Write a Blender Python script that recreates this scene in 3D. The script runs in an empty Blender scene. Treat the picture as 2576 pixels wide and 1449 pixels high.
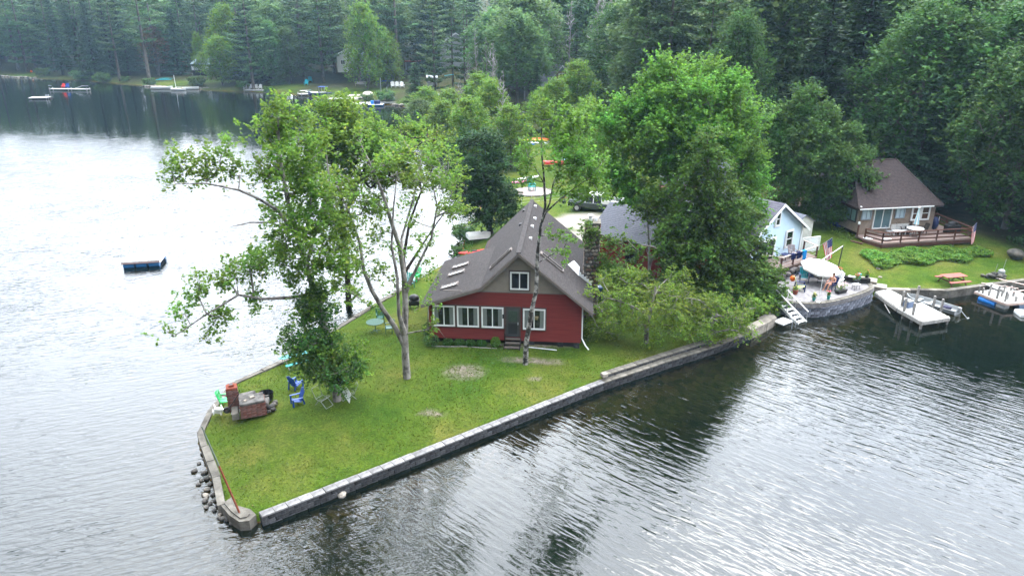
import bpy, math, random
import numpy as np
from mathutils import Vector, Matrix
R = math.radians
rng = np.random.default_rng(7)
random.seed(7)
S = bpy.context.scene
COL = S.collection

# ---------------------------------------------------------------- camera
CAM_H, PITCH, FPX = 20.0, R(20.7), 1803.0        # focal length in pixels of a 2576 px wide picture
cd = bpy.data.cameras.new("camera"); cam = bpy.data.objects.new("camera", cd); COL.objects.link(cam)
cd.sensor_width = 36.0; cd.lens = 36.0 * FPX / 2576.0
cd.clip_end = 3000; cd.clip_start = 0.5
cam.location = (0, 0, CAM_H); cam.rotation_euler = (R(90) - PITCH, 0, 0)
S.camera = cam
# ---------------------------------------------------------------- sky and sun
SUN_EL, SUN_AZ = R(56), R(27)                     # azimuth measured from +Y towards +X
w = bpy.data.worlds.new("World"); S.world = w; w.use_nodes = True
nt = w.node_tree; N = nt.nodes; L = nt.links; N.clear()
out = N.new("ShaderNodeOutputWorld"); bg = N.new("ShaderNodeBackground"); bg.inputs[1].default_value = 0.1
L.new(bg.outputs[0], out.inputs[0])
sky = N.new("ShaderNodeTexSky"); sky.sky_type = 'NISHITA'; sky.sun_disc = False
sky.sun_elevation = SUN_EL; sky.sun_rotation = SUN_AZ; sky.dust_density = 3
tc = N.new("ShaderNodeTexCoord")
def wn(t, **k):
    n = N.new(t)
    for a, b in k.items(): setattr(n, a, b)
    return n
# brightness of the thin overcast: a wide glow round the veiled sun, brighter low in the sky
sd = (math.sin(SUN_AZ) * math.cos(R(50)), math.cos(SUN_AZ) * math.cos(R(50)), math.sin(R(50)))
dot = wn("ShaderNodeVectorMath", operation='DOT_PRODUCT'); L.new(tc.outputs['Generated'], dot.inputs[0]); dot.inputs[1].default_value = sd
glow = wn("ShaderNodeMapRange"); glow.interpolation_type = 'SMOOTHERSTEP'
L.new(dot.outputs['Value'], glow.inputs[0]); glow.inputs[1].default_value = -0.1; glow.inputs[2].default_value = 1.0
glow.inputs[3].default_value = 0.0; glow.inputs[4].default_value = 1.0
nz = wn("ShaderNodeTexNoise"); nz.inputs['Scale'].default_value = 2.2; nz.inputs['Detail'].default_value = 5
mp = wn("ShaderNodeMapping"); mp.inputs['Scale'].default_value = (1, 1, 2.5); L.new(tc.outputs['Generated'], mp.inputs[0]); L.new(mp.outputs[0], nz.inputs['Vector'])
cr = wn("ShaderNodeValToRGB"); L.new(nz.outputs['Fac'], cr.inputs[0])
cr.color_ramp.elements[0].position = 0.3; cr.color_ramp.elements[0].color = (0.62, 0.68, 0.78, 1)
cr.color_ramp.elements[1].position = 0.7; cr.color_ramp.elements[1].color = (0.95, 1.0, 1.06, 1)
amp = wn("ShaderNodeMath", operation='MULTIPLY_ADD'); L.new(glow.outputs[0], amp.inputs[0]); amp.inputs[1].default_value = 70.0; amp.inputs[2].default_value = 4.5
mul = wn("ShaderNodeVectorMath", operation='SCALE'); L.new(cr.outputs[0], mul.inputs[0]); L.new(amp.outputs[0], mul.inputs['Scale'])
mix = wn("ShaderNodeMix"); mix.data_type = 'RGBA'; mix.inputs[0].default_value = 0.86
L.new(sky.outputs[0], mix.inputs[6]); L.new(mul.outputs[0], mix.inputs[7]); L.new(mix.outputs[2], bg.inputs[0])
sl = bpy.data.lights.new("sun", 'SUN'); sl.energy = 1.5; sl.angle = R(28); sl.color = (1, 0.95, 0.88)
so = bpy.data.objects.new("sun", sl); COL.objects.link(so)
sv = Vector((math.sin(SUN_AZ) * math.cos(SUN_EL), math.cos(SUN_AZ) * math.cos(SUN_EL), math.sin(SUN_EL)))
so.rotation_euler = sv.to_track_quat('Z', 'Y').to_euler(); so.location = sv * 100
S.view_settings.view_transform = 'Standard'; S.view_settings.look = 'None'
S.view_settings.exposure = 0.92; S.view_settings.gamma = 1; S.view_settings.use_curve_mapping = False
S.render.engine = 'CYCLES'
cy = S.cycles; cy.use_denoising = True
try: cy.denoiser = 'OPENIMAGEDENOISE'
except Exception: pass
cy.max_bounces = 7; cy.diffuse_bounces = 3; cy.glossy_bounces = 3; cy.transmission_bounces = 4
cy.transparent_max_bounces = 12; cy.volume_bounces = 1; cy.caustics_reflective = False; cy.caustics_refractive = False
cy.sample_clamp_indirect = 6

# ---------------------------------------------------------------- measuring helpers
def ray(px, py):
    u = (px - 1288) / FPX; v = (py - 724.5) / FPX
    return u, math.cos(PITCH) - v * math.sin(PITCH), -math.sin(PITCH) - v * math.cos(PITCH)
def W(px, py, z=0.0):                # place on a level z where the photo shows the point
    dx, dy, dz = ray(px, py); t = (z - CAM_H) / dz
    return Vector((dx * t, dy * t, z))
def A(px, py, Y):                    # point seen at that picture place, Y metres ahead
    dx, dy, dz = ray(px, py); t = Y / dy
    return Vector((dx * t, Y, CAM_H + dz * t))
def sst(x, a, b):
    t = np.clip((x - a) / (b - a), 0, 1); return t * t * (3 - 2 * t)

# ---------------------------------------------------------------- materials
MATS = {}
def mat(name, col, rough=0.7, col2=None, scale=4.0, bump=0.0, bscale=None, metal=0.0, spec=0.4, detail=4, coords='Object', stretch=(1,1,1), contrast=(0.35, 0.65), orand=0.0):
    if name in MATS: return MATS[name]
    m = bpy.data.materials.new(name); m.use_nodes = True; MATS[name] = m
    if rough >= .75: spec = min(spec, .08)
    n = m.node_tree.nodes; l = m.node_tree.links; p = n['Principled BSDF']
    p.inputs['Roughness'].default_value = rough; p.inputs['Metallic'].default_value = metal
    p.inputs['Specular IOR Level'].default_value = spec
    t = n.new('ShaderNodeTexCoord'); mpn = n.new('ShaderNodeMapping'); mpn.inputs['Scale'].default_value = stretch
    l.new(t.outputs[coords], mpn.inputs[0])
    if col2 is None: col2 = tuple(c * 0.75 for c in col)
    a = n.new('ShaderNodeTexNoise'); a.inputs['Scale'].default_value = scale; a.inputs['Detail'].default_value = detail; a.inputs['Roughness'].default_value = 0.65
    l.new(mpn.outputs[0], a.inputs['Vector'])
    r = n.new('ShaderNodeValToRGB'); l.new(a.outputs['Fac'], r.inputs[0])
    r.color_ramp.elements[0].position = contrast[0]; r.color_ramp.elements[0].color = (*col2, 1)
    r.color_ramp.elements[1].position = contrast[1]; r.color_ramp.elements[1].color = (*col, 1)
    if orand:                       # every piece its own tone
        oi = n.new('ShaderNodeObjectInfo'); q = n.new('ShaderNodeMapRange'); l.new(oi.outputs['Random'], q.inputs[0]); q.inputs[3].default_value = 1 - orand; q.inputs[4].default_value = 1 + orand
        hv = n.new('ShaderNodeHueSaturation'); l.new(r.outputs[0], hv.inputs['Color']); l.new(q.outputs[0], hv.inputs['Value']); l.new(hv.outputs[0], p.inputs['Base Color'])
    else: l.new(r.outputs[0], p.inputs['Base Color'])
    if bump:
        b = n.new('ShaderNodeTexNoise'); b.inputs['Scale'].default_value = bscale or scale * 6; b.inputs['Detail'].default_value = 3
        l.new(mpn.outputs[0], b.inputs['Vector'])
        q = n.new('ShaderNodeBump'); q.inputs['Strength'].default_value = bump; q.inputs['Distance'].default_value = 0.03
        l.new(b.outputs['Fac'], q.inputs['Height']); l.new(q.outputs[0], p.inputs['Normal'])
    return m
def leafmat(name, c1, c2, c3=None, trans=0.35, hue=0.03, val=0.35):
    """foliage: colour differs leaf by leaf and tree by tree, thin leaves let light through"""
    if name in MATS: return MATS[name]
    m = bpy.data.materials.new(name); m.use_nodes = True; MATS[name] = m
    n = m.node_tree.nodes; l = m.node_tree.links; n.clear()
    o = n.new('ShaderNodeOutputMaterial')
    g = n.new('ShaderNodeNewGeometry'); r = n.new('ShaderNodeValToRGB')
    l.new(g.outputs['Random Per Island'], r.inputs[0])
    e = r.color_ramp.elements; e[0].position = 0; e[0].color = (*c1, 1); e[1].position = 1; e[1].color = (*c2, 1)
    if c3: x = e.new(0.93); x.color = (*c2, 1); e[-1].color = (*c3, 1)
    t = n.new('ShaderNodeTexCoord'); nz = n.new('ShaderNodeTexNoise'); nz.inputs['Scale'].default_value = 0.45; nz.inputs['Detail'].default_value = 2
    l.new(t.outputs['Object'], nz.inputs['Vector'])
    oi = n.new('ShaderNodeObjectInfo')
    def mr(src, a, b, lo, hi):
        q = n.new('ShaderNodeMapRange'); l.new(src, q.inputs[0]); q.inputs[1].default_value = lo; q.inputs[2].default_value = hi
        q.inputs[3].default_value = a; q.inputs[4].default_value = b; return q.outputs[0]
    hsv = n.new('ShaderNodeHueSaturation'); l.new(r.outputs[0], hsv.inputs['Color'])
    ad = n.new('ShaderNodeMath'); ad.operation = 'ADD'
    l.new(mr(oi.outputs['Random'], -hue, hue, 0, 1), ad.inputs[0]); l.new(mr(nz.outputs['Fac'], 0.48, 0.52, .3, .7), ad.inputs[1])
    l.new(ad.outputs[0], hsv.inputs['Hue'])
    mu = n.new('ShaderNodeMath'); mu.operation = 'MULTIPLY'
    l.new(mr(oi.outputs['Random'], 1 - val * .5, 1 + val * .5, 0, 1), mu.inputs[0]); l.new(mr(nz.outputs['Fac'], 0.75, 1.25, .3, .7), mu.inputs[1])
    l.new(mu.outputs[0], hsv.inputs['Value'])
    d = n.new('ShaderNodeBsdfPrincipled'); d.inputs['Roughness'].default_value = 0.6; d.inputs['Specular IOR Level'].default_value = 0.1
    l.new(hsv.outputs[0], d.inputs['Base Color'])
    tr = n.new('ShaderNodeBsdfTranslucent'); h2 = n.new('ShaderNodeHueSaturation'); h2.inputs['Value'].default_value = 1.5; h2.inputs['Hue'].default_value = 0.485
    l.new(hsv.outputs[0], h2.inputs['Color']); l.new(h2.outputs[0], tr.inputs[0])
    mx = n.new('ShaderNodeMixShader'); mx.inputs[0].default_value = trans
    l.new(d.outputs[0], mx.inputs[1]); l.new(tr.outputs[0], mx.inputs[2]); l.new(mx.outputs[0], o.inputs[0])
    return m

# ---------------------------------------------------------------- mesh helpers
def raw_mesh(name, V, F, k=None):
    """V (n,3) array; F (m,k) int array"""
    V = np.asarray(V, dtype=np.float32); F = np.asarray(F, dtype=np.int32); k = F.shape[1]
    me = bpy.data.meshes.new(name)
    me.vertices.add(len(V)); me.vertices.foreach_set('co', V.ravel())
    me.loops.add(F.size); me.loops.foreach_set('vertex_index', F.ravel())
    me.polygons.add(len(F)); me.polygons.foreach_set('loop_start', np.arange(0, F.size, k, dtype=np.int32))
    try: me.polygons.foreach_set('loop_total', np.full(len(F), k, dtype=np.int32))
    except Exception: pass
    me.update(calc_edges=True)
    return me
def link(name, me, m=None, parent=None, loc=None, rot=None):
    o = bpy.data.objects.new(name, me); COL.objects.link(o)
    if m is not None and not me.materials: me.materials.append(m)
    if parent is not None: o.parent = parent
    if loc is not None: o.location = loc
    if rot is not None: o.rotation_euler = rot
    return o
class MB:
    def __init__(s): s.v = []; s.f = []
    def add(s, vs, fs):
        b = len(s.v); s.v += [tuple(x) for x in vs]; s.f += [tuple(b + i for i in f) for f in fs]; return s
    def box(s, x, y, z, sx, sy, sz, rz=0.0, bev=0.0):
        """box by centre x,y, bottom z and full sizes"""
        c, n = math.cos(rz), math.sin(rz); hx, hy = sx / 2, sy / 2
        if bev <= 0: L_ = [(hx, hy, z), (hx, hy, z + sz)]
        else: L_ = [(hx, hy, z), (hx, hy, z + sz - bev), (hx - bev, hy - bev, z + sz)]
        vs = []
        for (a, b, zz) in L_:
            for (p, q) in ((-a, -b), (a, -b), (a, b), (-a, b)): vs.append((x + p * c - q * n, y + p * n + q * c, zz))
        fs = [(3, 2, 1, 0)]
        for k in range(len(L_) - 1):
            for i in range(4): j = (i + 1) % 4; fs.append((4 * k + i, 4 * k + j, 4 * k + 4 + j, 4 * k + 4 + i))
        m_ = 4 * (len(L_) - 1); fs.append((m_, m_ + 1, m_ + 2, m_ + 3))
        return s.add(vs, fs)
    def hexa(s, b, t):                     # 4 bottom, 4 top corners
        return s.add(list(b) + list(t), [(3, 2, 1, 0), (4, 5, 6, 7), (0, 1, 5, 4), (1, 2, 6, 5), (2, 3, 7, 6), (3, 0, 4, 7)])
    def beam(s, p, q, wd=0.05, h=None, up=(0, 0, 1)):
        p, q = Vector(p), Vector(q); d = (q - p).normalized(); h = h or wd
        u = Vector(up); 
        if abs(d.dot(u)) > 0.95: u = Vector((1, 0, 0))
        a = d.cross(u).normalized() * wd / 2; b = a.cross(d).normalized() * h / 2
        return s.hexa([p - a - b, p + a - b, p + a + b, p - a + b], [q - a - b, q + a - b, q + a + b, q - a + b])
    def tube(s, pts, rad, n=6, cap=True):
        pts = [Vector(p) for p in pts]; k = len(pts)
        if not hasattr(rad, '__len__'): rad = [rad] * k
        prev = None; b = len(s.v)
        for i, p in enumerate(pts):
            d = (pts[min(i + 1, k - 1)] - pts[max(i - 1, 0)]); d = d.normalized() if d.length > 1e-9 else Vector((0, 0, 1))
            if prev is None: a = d.orthogonal().normalized()
            else:
                a = prev - d * prev.dot(d); a = a.normalized() if a.length > 1e-6 else d.orthogonal().normalized()
            prev = a; c = d.cross(a)
            for j in range(n):
                t = 2 * math.pi * j / n; s.v.append(tuple(p + (a * math.cos(t) + c * math.sin(t)) * rad[i]))
        for i in range(k - 1):
            for j in range(n):
                j2 = (j + 1) % n; s.f.append((b + i * n + j, b + i * n + j2, b + (i + 1) * n + j2, b + (i + 1) * n + j))
        if cap:
            s.f.append(tuple(b + j for j in range(n))[::-1]); s.f.append(tuple(b + (k - 1) * n + j for j in range(n)))
        return s
    def prism(s, poly, z0, z1):
        n = len(poly); vs = [(p[0], p[1], z0) for p in poly] + [(p[0], p[1], z1) for p in poly]
        return s.add(vs, [tuple(range(n))[::-1], tuple(range(n, 2 * n))] + [(i, (i + 1) % n, n + (i + 1) % n, n + i) for i in range(n)])
    def slab(s, poly3, th, d=(0, 0, -1)):    # 3-D polygon thickened by th along d
        n = len(poly3); D = Vector(d) * th; vs = [tuple(p) for p in poly3] + [tuple(Vector(p) + D) for p in poly3]
        return s.add(vs, [tuple(range(n)), tuple(range(n, 2 * n))[::-1]] + [(i, n + i, n + (i + 1) % n, (i + 1) % n) for i in range(n)])
    def ball(s, c, r, n=8, m=6, sc=(1, 1, 1), jit=0, rn=random):
        vs = []; c = Vector(c)
        for i in range(m + 1):
            ph = math.pi * i / m
            for j in range(n):
                th = 2 * math.pi * j / n; k = 1 + (rn.uniform(-jit, jit) if 0 < i < m else 0)
                vs.append((c.x + r * sc[0] * k * math.sin(ph) * math.cos(th), c.y + r * sc[1] * k * math.sin(ph) * math.sin(th), c.z + r * sc[2] * k * math.cos(ph)))
        fs = []
        for i in range(m):
            for j in range(n): fs.append((i * n + j, (i + 1) * n + j, (i + 1) * n + (j + 1) % n, i * n + (j + 1) % n))
        return s.add(vs, fs)
    def mesh(s, name):
        me = bpy.data.meshes.new(name); me.from_pydata(s.v, [], s.f); me.update(); return me
    def build(s, name, m, parent=None, loc=None, rot=None, smooth=False, label=None):
        me = s.mesh(name)
        if smooth: me.polygons.foreach_set('use_smooth', [True] * len(me.polygons))
        o = link(name, me, m, parent, loc, rot)
        if label: o['label'] = label
        return o
def thing(name, label, cat, loc=(0, 0, 0), rz=0.0, group=None):
    o = bpy.data.objects.new(name, None); COL.objects.link(o); o.empty_display_size = 0.3
    o.location = loc; o.rotation_euler = (0, 0, rz); o['label'] = label; o['category'] = cat
    if group: o['group'] = group
    return o
def tag(o, label=None, cat=None, group=None, kind=None):
    for k, v in (('label', label), ('category', cat), ('group', group), ('kind', kind)):
        if v: o[k] = v
    return o
def kids(o): return [c for c in KID.get(o.name, [])]
KID = {}
def copy_thing(src, loc, rz=0.0, scale=1.0, label=None, group=None):
    """copies a thing, its parts and sub-parts; meshes are shared"""
    def rec(o, par):
        c = o.copy(); COL.objects.link(c); c.parent = par
        for ch in o.children: rec(ch, c)
        return c
    r = rec(src, None); r.location = loc; r.rotation_euler = (0, 0, rz)
    r.scale = (scale, scale, scale) if not hasattr(scale, '__len__') else scale
    if label: r['label'] = label
    if group: r['group'] = group
    return r
# ================================================================ shoreline, ground, water
SHORE = [(-400,300),(-240,276),(-186,268),(-166,259),(-152,254),(-136,243.5),(-107,225),(-83,212.5),(-66,207.5),(-56,199),(-44,188),(-27,176),(-16,160),(-6,147),
 (-3,135),(-1,120),(-3,100),(-3.5,85),(-4,75),(-4.9,67.5),(-4.8,60),(-7.3,54.7),(-10.3,47.9),(-13.8,39.5),(-16.05,36.5),(-16.2,33.4),(-15.75,31),
 (-13.55,27.4),(-12.4,25.5),(-11.3,24.6),(-10.55,24.95),(5.1,36.75),(12.8,41.5),(16.0,44.0),(18.2,46.2),(19.1,48.2),(20.0,47.7),(21.2,47.4),(23.1,47.95),(25.4,49.25),(26.7,50.25),(27.5,51.0),
 (28.6,51.2),(30.3,51.1),(33.1,50.95),(36.5,52.05),(40.3,53.2),(48,55.2),(60,60),(90,72),(140,95),(260,110),(420,90)]
SH = np.array(SHORE)
SHP = np.vstack([SH, [(420, 700), (-400, 700)]])
def sdist(x, y):
    """distance inland (positive on land)"""
    x = np.asarray(x, float); y = np.asarray(y, float)
    best = np.full(x.shape, 1e9)
    for a, b in zip(SH[:-1], SH[1:]):
        ab = b - a; t = np.clip(((x - a[0]) * ab[0] + (y - a[1]) * ab[1]) / (ab @ ab), 0, 1)
        best = np.minimum(best, np.hypot(x - a[0] - t * ab[0], y - a[1] - t * ab[1]))
    ins = np.zeros(x.shape, bool); P = SHP; n = len(P)
    for i in range(n):
        x1, y1 = P[i]; x2, y2 = P[(i + 1) % n]
        if y1 == y2: continue
        c = ((y1 > y) != (y2 > y)) & (x < (x2 - x1) * (y - y1) / (y2 - y1) + x1)
        ins ^= c
    return np.where(ins, best, -best)
def gz(x, y, d=None):
    x = np.asarray(x, float); y = np.asarray(y, float)
    if d is None: d = sdist(x, y)
    walled = sst(x, -17.5, -17) * (1 - sst(y, 58, 62) * (1 - sst(x, 15, 20)) ) * (1 - sst(y, 75, 80)) * (1 - sst(x, 46, 50))
    shore_h = 0.10 + 0.33 * walled
    land = shore_h + (0.42 * sst(d, 0.4, 6)) + 0.5 * (1 - walled) * sst(d, 0, 3) + 0.45 * sst(d, 6, 16) * sst(x + y, 50, 66)
    hill = 0.13 * np.maximum(0, d - 22) + 0.13 * np.maximum(0, x * .8 + y * .6 - 84) * (1 - sst(y, 120, 160)) * sst(d, 4, 20)
    hill = 46 * np.tanh(hill / 46)
    land = land + hill
    bed = -0.30 - 0.22 * np.clip(-d, 0, 3) - 0.14 * np.clip(-d - 3, 0, 14)
    k = np.where(walled > .5, 0.12, 0.6)
    t = np.clip((d + k) / (2 * k), 0, 1)
    return bed * (1 - t) + land * t
def G(x, y, dz=0.0): return Vector((x, y, float(gz(np.array([x]), np.array([y]))[0]) + dz))
def GP(px, py, z=0.9, dz=0.0):
    for _ in range(3):
        p = W(px, py, z); z = float(gz(np.array([p.x]), np.array([p.y]))[0])
    p = W(px, py, z); p.z += dz; return p
def axis(lo, hi, f0, f1, fine, coarse):
    a = [f0]; s_ = fine
    while a[0] > lo: s_ = min(s_ * 1.12, coarse); a.insert(0, a[0] - s_)
    b = list(np.arange(f0 + fine, f1, fine)); s_ = fine; b.append(b[-1] + fine)
    while b[-1] < hi: s_ = min(s_ * 1.12, coarse); b.append(b[-1] + s_)
    return np.array(a + b)
xs = axis(-420, 420, -18, 46, 0.3, 7); ys = axis(-60, 640, 22, 62, 0.3, 7)
gx, gy = np.meshgrid(xs, ys); D = sdist(gx, gy)
nzr = np.random.default_rng(3); 
def lump(x, y): return (np.sin(x * .31 + y * .17) + np.sin(x * .13 - y * .37 + 2) + np.sin(x * .71 + y * .53 + 1) * .5)
Z = gz(gx, gy, D) + .45 * np.exp(-((gx - 21) ** 2 / 5 + (gy - 44.6) ** 2 / 3.4)) * (D < -.3) + np.where(D > 1, 0.035 * lump(gx, gy) * sst(D, 1, 4), 0) + np.where(D > 25, 1.2 * lump(gx * .25, gy * .25), 0) * sst(D, 25, 60)
nx, ny = len(xs), len(ys)
idx = (np.arange(ny - 1)[:, None] * nx + np.arange(nx - 1)[None, :]).ravel()
me = raw_mesh("ground", np.stack([gx.ravel(), gy.ravel(), Z.ravel()], 1), np.stack([idx, idx + 1, idx + nx + 1, idx + nx], 1))
# ground cover: colour layers that belong to the soil (lawn, worn patches, forest litter); the lake bed also holds painted depth shade
cover = me.attributes.new('cover', 'FLOAT_COLOR', 'POINT')
lawnmask = np.zeros_like(D)
def ell(cx, cy, rx, ry, s=0.6): return 1 - sst(np.hypot((gx - cx) / rx, (gy - cy) / ry), s, 1)
forest = np.where(gy > 88, sst(D, .3, 2), sst(D, 14, 24) * sst(gy, 60, 75))
for (cx, cy, rx, ry) in [(8, 80, 22, 40), (16, 62, 30, 16), (-44, 197, 16, 11), (-19, 182, 10, 15), (-97, 231, 17, 7), (10, 118, 14, 18), (-138, 250, 6, 8), (-178, 268, 12, 5), (-66, 213, 9, 6), (14, 148, 9, 14), (30, 60, 20, 12)]:
    forest *= 1 - ell(cx, cy, rx, ry, .75)
forest = np.maximum(forest, sst(gx * .9 + gy * .45, 66.5, 69.5) * sst(gx, 38, 40))
worn = np.zeros_like(D)
for (px, py, rx, ry) in [(1168, 935, 1.5, 1.1), (1085, 1030, .9, .35), (1340, 905, 2.4, .5), (1330, 870, 3.5, .4), (1345, 942, .5, .2)]:
    p = W(px, py, .8); worn = np.maximum(worn, ell(p.x, p.y, rx, ry, .5))
drive = np.zeros_like(D)
for (cx, cy, rx, ry) in [(5.6, 60, 1.9, 5.5), (7, 68, 4, 3)]: drive = np.maximum(drive, ell(cx, cy, rx, ry, .8))
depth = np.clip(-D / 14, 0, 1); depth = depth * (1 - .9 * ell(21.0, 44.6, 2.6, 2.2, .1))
cover.data.foreach_set('color', np.stack([forest, np.maximum(worn, 0), depth, drive], -1).astype(np.float32).ravel())
me.polygons.foreach_set('use_smooth', np.ones(len(me.polygons), bool))
gm = bpy.data.materials.new("ground_cover"); gm.use_nodes = True
n = gm.node_tree.nodes; l = gm.node_tree.links; p = n['Principled BSDF']; p.inputs['Roughness'].default_value = 0.9; p.inputs['Specular IOR Level'].default_value = 0.05
at = n.new('ShaderNodeAttribute'); at.attribute_name = 'cover'; sp = n.new('ShaderNodeSeparateColor'); l.new(at.outputs['Color'], sp.inputs[0])
tcn = n.new('ShaderNodeTexCoord')
def gnoise(sc, det=3, rgh=.6):
    a = n.new('ShaderNodeTexNoise'); a.inputs['Scale'].default_value = sc; a.inputs['Detail'].default_value = det; a.inputs['Roughness'].default_value = rgh
    l.new(tcn.outputs['Object'], a.inputs['Vector']); return a.outputs['Fac']
def ramp(src, stops):
    r = n.new('ShaderNodeValToRGB'); l.new(src, r.inputs[0]); e = r.color_ramp.elements
    e[0].position, e[0].color = stops[0][0], (*stops[0][1], 1); e[1].position, e[1].color = stops[-1][0], (*stops[-1][1], 1)
    for q, c in stops[1:-1]: x = e.new(q); x.color = (*c, 1)
    return r.outputs[0]
def mixc(f, a, b, mode='MIX'):
    m = n.new('ShaderNodeMix'); m.data_type = 'RGBA'; m.blend_type = mode
    if isinstance(f, float): m.inputs[0].default_value = f
    else: l.new(f, m.inputs[0])
    for k, q in ((6, a), (7, b)):
        if isinstance(q, tuple): m.inputs[k].default_value = (*q, 1)
        else: l.new(q, m.inputs[k])
    return m.outputs[2]
def mth(op, a, b):
    m = n.new('ShaderNodeMath'); m.operation = op
    for k, q in ((0, a), (1, b)):
        if isinstance(q, (int, float)): m.inputs[k].default_value = q
        else: l.new(q, m.inputs[k])
    return m.outputs[0]
big = ramp(gnoise(.22, 4), [(.34, (.030, .064, .006)), (.5, (.050, .080, .009)), (.66, (.082, .090, .018))])
mid = ramp(gnoise(1.3, 5, .7), [(.3, (.68, .76, .6)), (.5, (1., 1.02, 1.)), (.72, (1.35, 1.22, 1.2))])
fine = ramp(gnoise(9, 4, .8), [(.33, (.5, .55, .45)), (.5, (1, 1, 1)), (.68, (1.55, 1.5, 1.35))])
lawn = mixc(1.0, mixc(1.0, big, mid, 'MULTIPLY'), fine, 'MULTIPLY')
litter = mixc(1.0, ramp(gnoise(.8, 5, .7), [(.35, (.018, .03, .008)), (.6, (.05, .045, .02))]), fine, 'MULTIPLY')
peb = n.new('ShaderNodeTexVoronoi'); peb.inputs['Scale'].default_value = 14; l.new(tcn.outputs['Object'], peb.inputs['Vector'])
gravel = mixc(.6, (.16, .125, .10), ramp(peb.outputs['Color'], [(.2, (.08, .065, .055)), (.8, (.24, .2, .17))]))
wornf = mth('MULTIPLY', sp.outputs[1], ramp(gnoise(2.2, 4, .8), [(.36, (0.2, 0.2, 0.2)), (.6, (1, 1, 1))]))
c = mixc(wornf, lawn, gravel)
c = mixc(sp.outputs[0], c, litter)
c = mixc(at.outputs['Alpha'], c, mixc(.7, gravel, (.24, .22, .19)))
vb = n.new('ShaderNodeTexVoronoi'); vb.inputs['Scale'].default_value = 2.6; l.new(tcn.outputs['Object'], vb.inputs['Vector'])
bedc = mixc(1.0, ramp(vb.outputs['Color'], [(.1, (.4, .4, .4)), (.9, (1.6, 1.4, 1.2))]), ramp(sp.outputs[2], [(.0, (.14, .085, .028)), (.18, (.05, .04, .013)), (.5, (.006, .011, .006)), (1, (.003, .007, .006))]), 'MULTIPLY')  # brown stones to mud, darkened with depth in place of light lost in water
geo = n.new('ShaderNodeNewGeometry'); sx = n.new('ShaderNodeSeparateXYZ'); l.new(geo.outputs['Position'], sx.inputs[0])
under = mth('LESS_THAN', sx.outputs[2], 0.05)
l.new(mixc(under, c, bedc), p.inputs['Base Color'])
bp = n.new('ShaderNodeBump'); bp.inputs['Distance'].default_value = 0.06; bp.inputs['Strength'].default_value = 0.9
l.new(gnoise(14, 4, .8), bp.inputs['Height']); l.new(bp.outputs[0], p.inputs['Normal'])
me.materials.append(gm)
tag(link("ground", me), kind='structure')

# water: clear brown lake water over its bed, wind ripples as real relief in the normal
wm = bpy.data.materials.new("lake_water"); wm.use_nodes = True
n = wm.node_tree.nodes; l = wm.node_tree.links; n.clear()
o_ = n.new('ShaderNodeOutputMaterial'); gl = n.new('ShaderNodeBsdfGlossy'); gl.inputs['Roughness'].default_value = 0.03; gl.inputs['Color'].default_value = (1, 1, 1, 1)
tp = n.new('ShaderNodeBsdfTransparent'); tp.inputs[0].default_value = (.58, .62, .42, 1)
df = n.new('ShaderNodeBsdfDiffuse'); df.inputs[0].default_value = (.003, .0065, .005, 1)
mm = n.new('ShaderNodeMixShader'); mm.inputs[0].default_value = 0.45; l.new(tp.outputs[0], mm.inputs[1]); l.new(df.outputs[0], mm.inputs[2])
fr = n.new('ShaderNodeFresnel'); fr.inputs[0].default_value = 1.47
mx = n.new('ShaderNodeMixShader'); l.new(fr.outputs[0], mx.inputs[0]); l.new(mm.outputs[0], mx.inputs[1]); l.new(gl.outputs[0], mx.inputs[2]); l.new(mx.outputs[0], o_.inputs[0])
tcn = n.new('ShaderNodeTexCoord')
def wv(rot, ln, sc, det=3, dist=0.0):
    """noise drawn out ln times along the crest direction rot"""
    mp_ = n.new('ShaderNodeMapping'); mp_.vector_type = 'TEXTURE'; mp_.inputs['Rotation'].default_value = (0, 0, rot); mp_.inputs['Scale'].default_value = (ln, 1, 1)
    l.new(tcn.outputs['Object'], mp_.inputs[0]); a = n.new('ShaderNodeTexNoise'); a.inputs['Scale'].default_value = sc; a.inputs['Detail'].default_value = det
    a.inputs['Roughness'].default_value = .5; a.inputs['Distortion'].default_value = dist
    l.new(mp_.outputs[0], a.inputs['Vector']); return a.outputs['Fac']
pos = n.new('ShaderNodeSeparateXYZ'); l.new(tcn.outputs['Object'], pos.inputs[0])
def mrange(src, a, b, c_, d_):
    q = n.new('ShaderNodeMapRange'); q.interpolation_type = 'SMOOTHSTEP'; l.new(src, q.inputs[0])
    for k, v_ in zip((1, 2, 3, 4), (a, b, c_, d_)): q.inputs[k].default_value = v_
    return q.outputs[0]
hl = mth('ADD', wv(R(22), 5.0, 3.6, 2, .3), mth('MULTIPLY', wv(R(-5), 3.0, 4.0, 2, .3), .45))
hr = mth('ADD', mth('MULTIPLY', wv(R(-42), 5.0, 3.9, 2, .35), 1.0), mth('MULTIPLY', wv(R(-28), 3, 1.3, 2, .4), .5))
side_ = mrange(mth('ADD', pos.outputs[0], mth('MULTIPLY', wv(0, 1, .15, 2), 8)), -9, 6, 0, 1)
h = mth('ADD', mth('MULTIPLY', hl, mth('SUBTRACT', 1.0, side_)), mth('MULTIPLY', hr, side_))
h = mth('ADD', h, mth('MULTIPLY', wv(R(70), 1.5, 6, 2), .10))
bp = n.new('ShaderNodeBump'); bp.inputs['Distance'].default_value = 0.072
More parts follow.
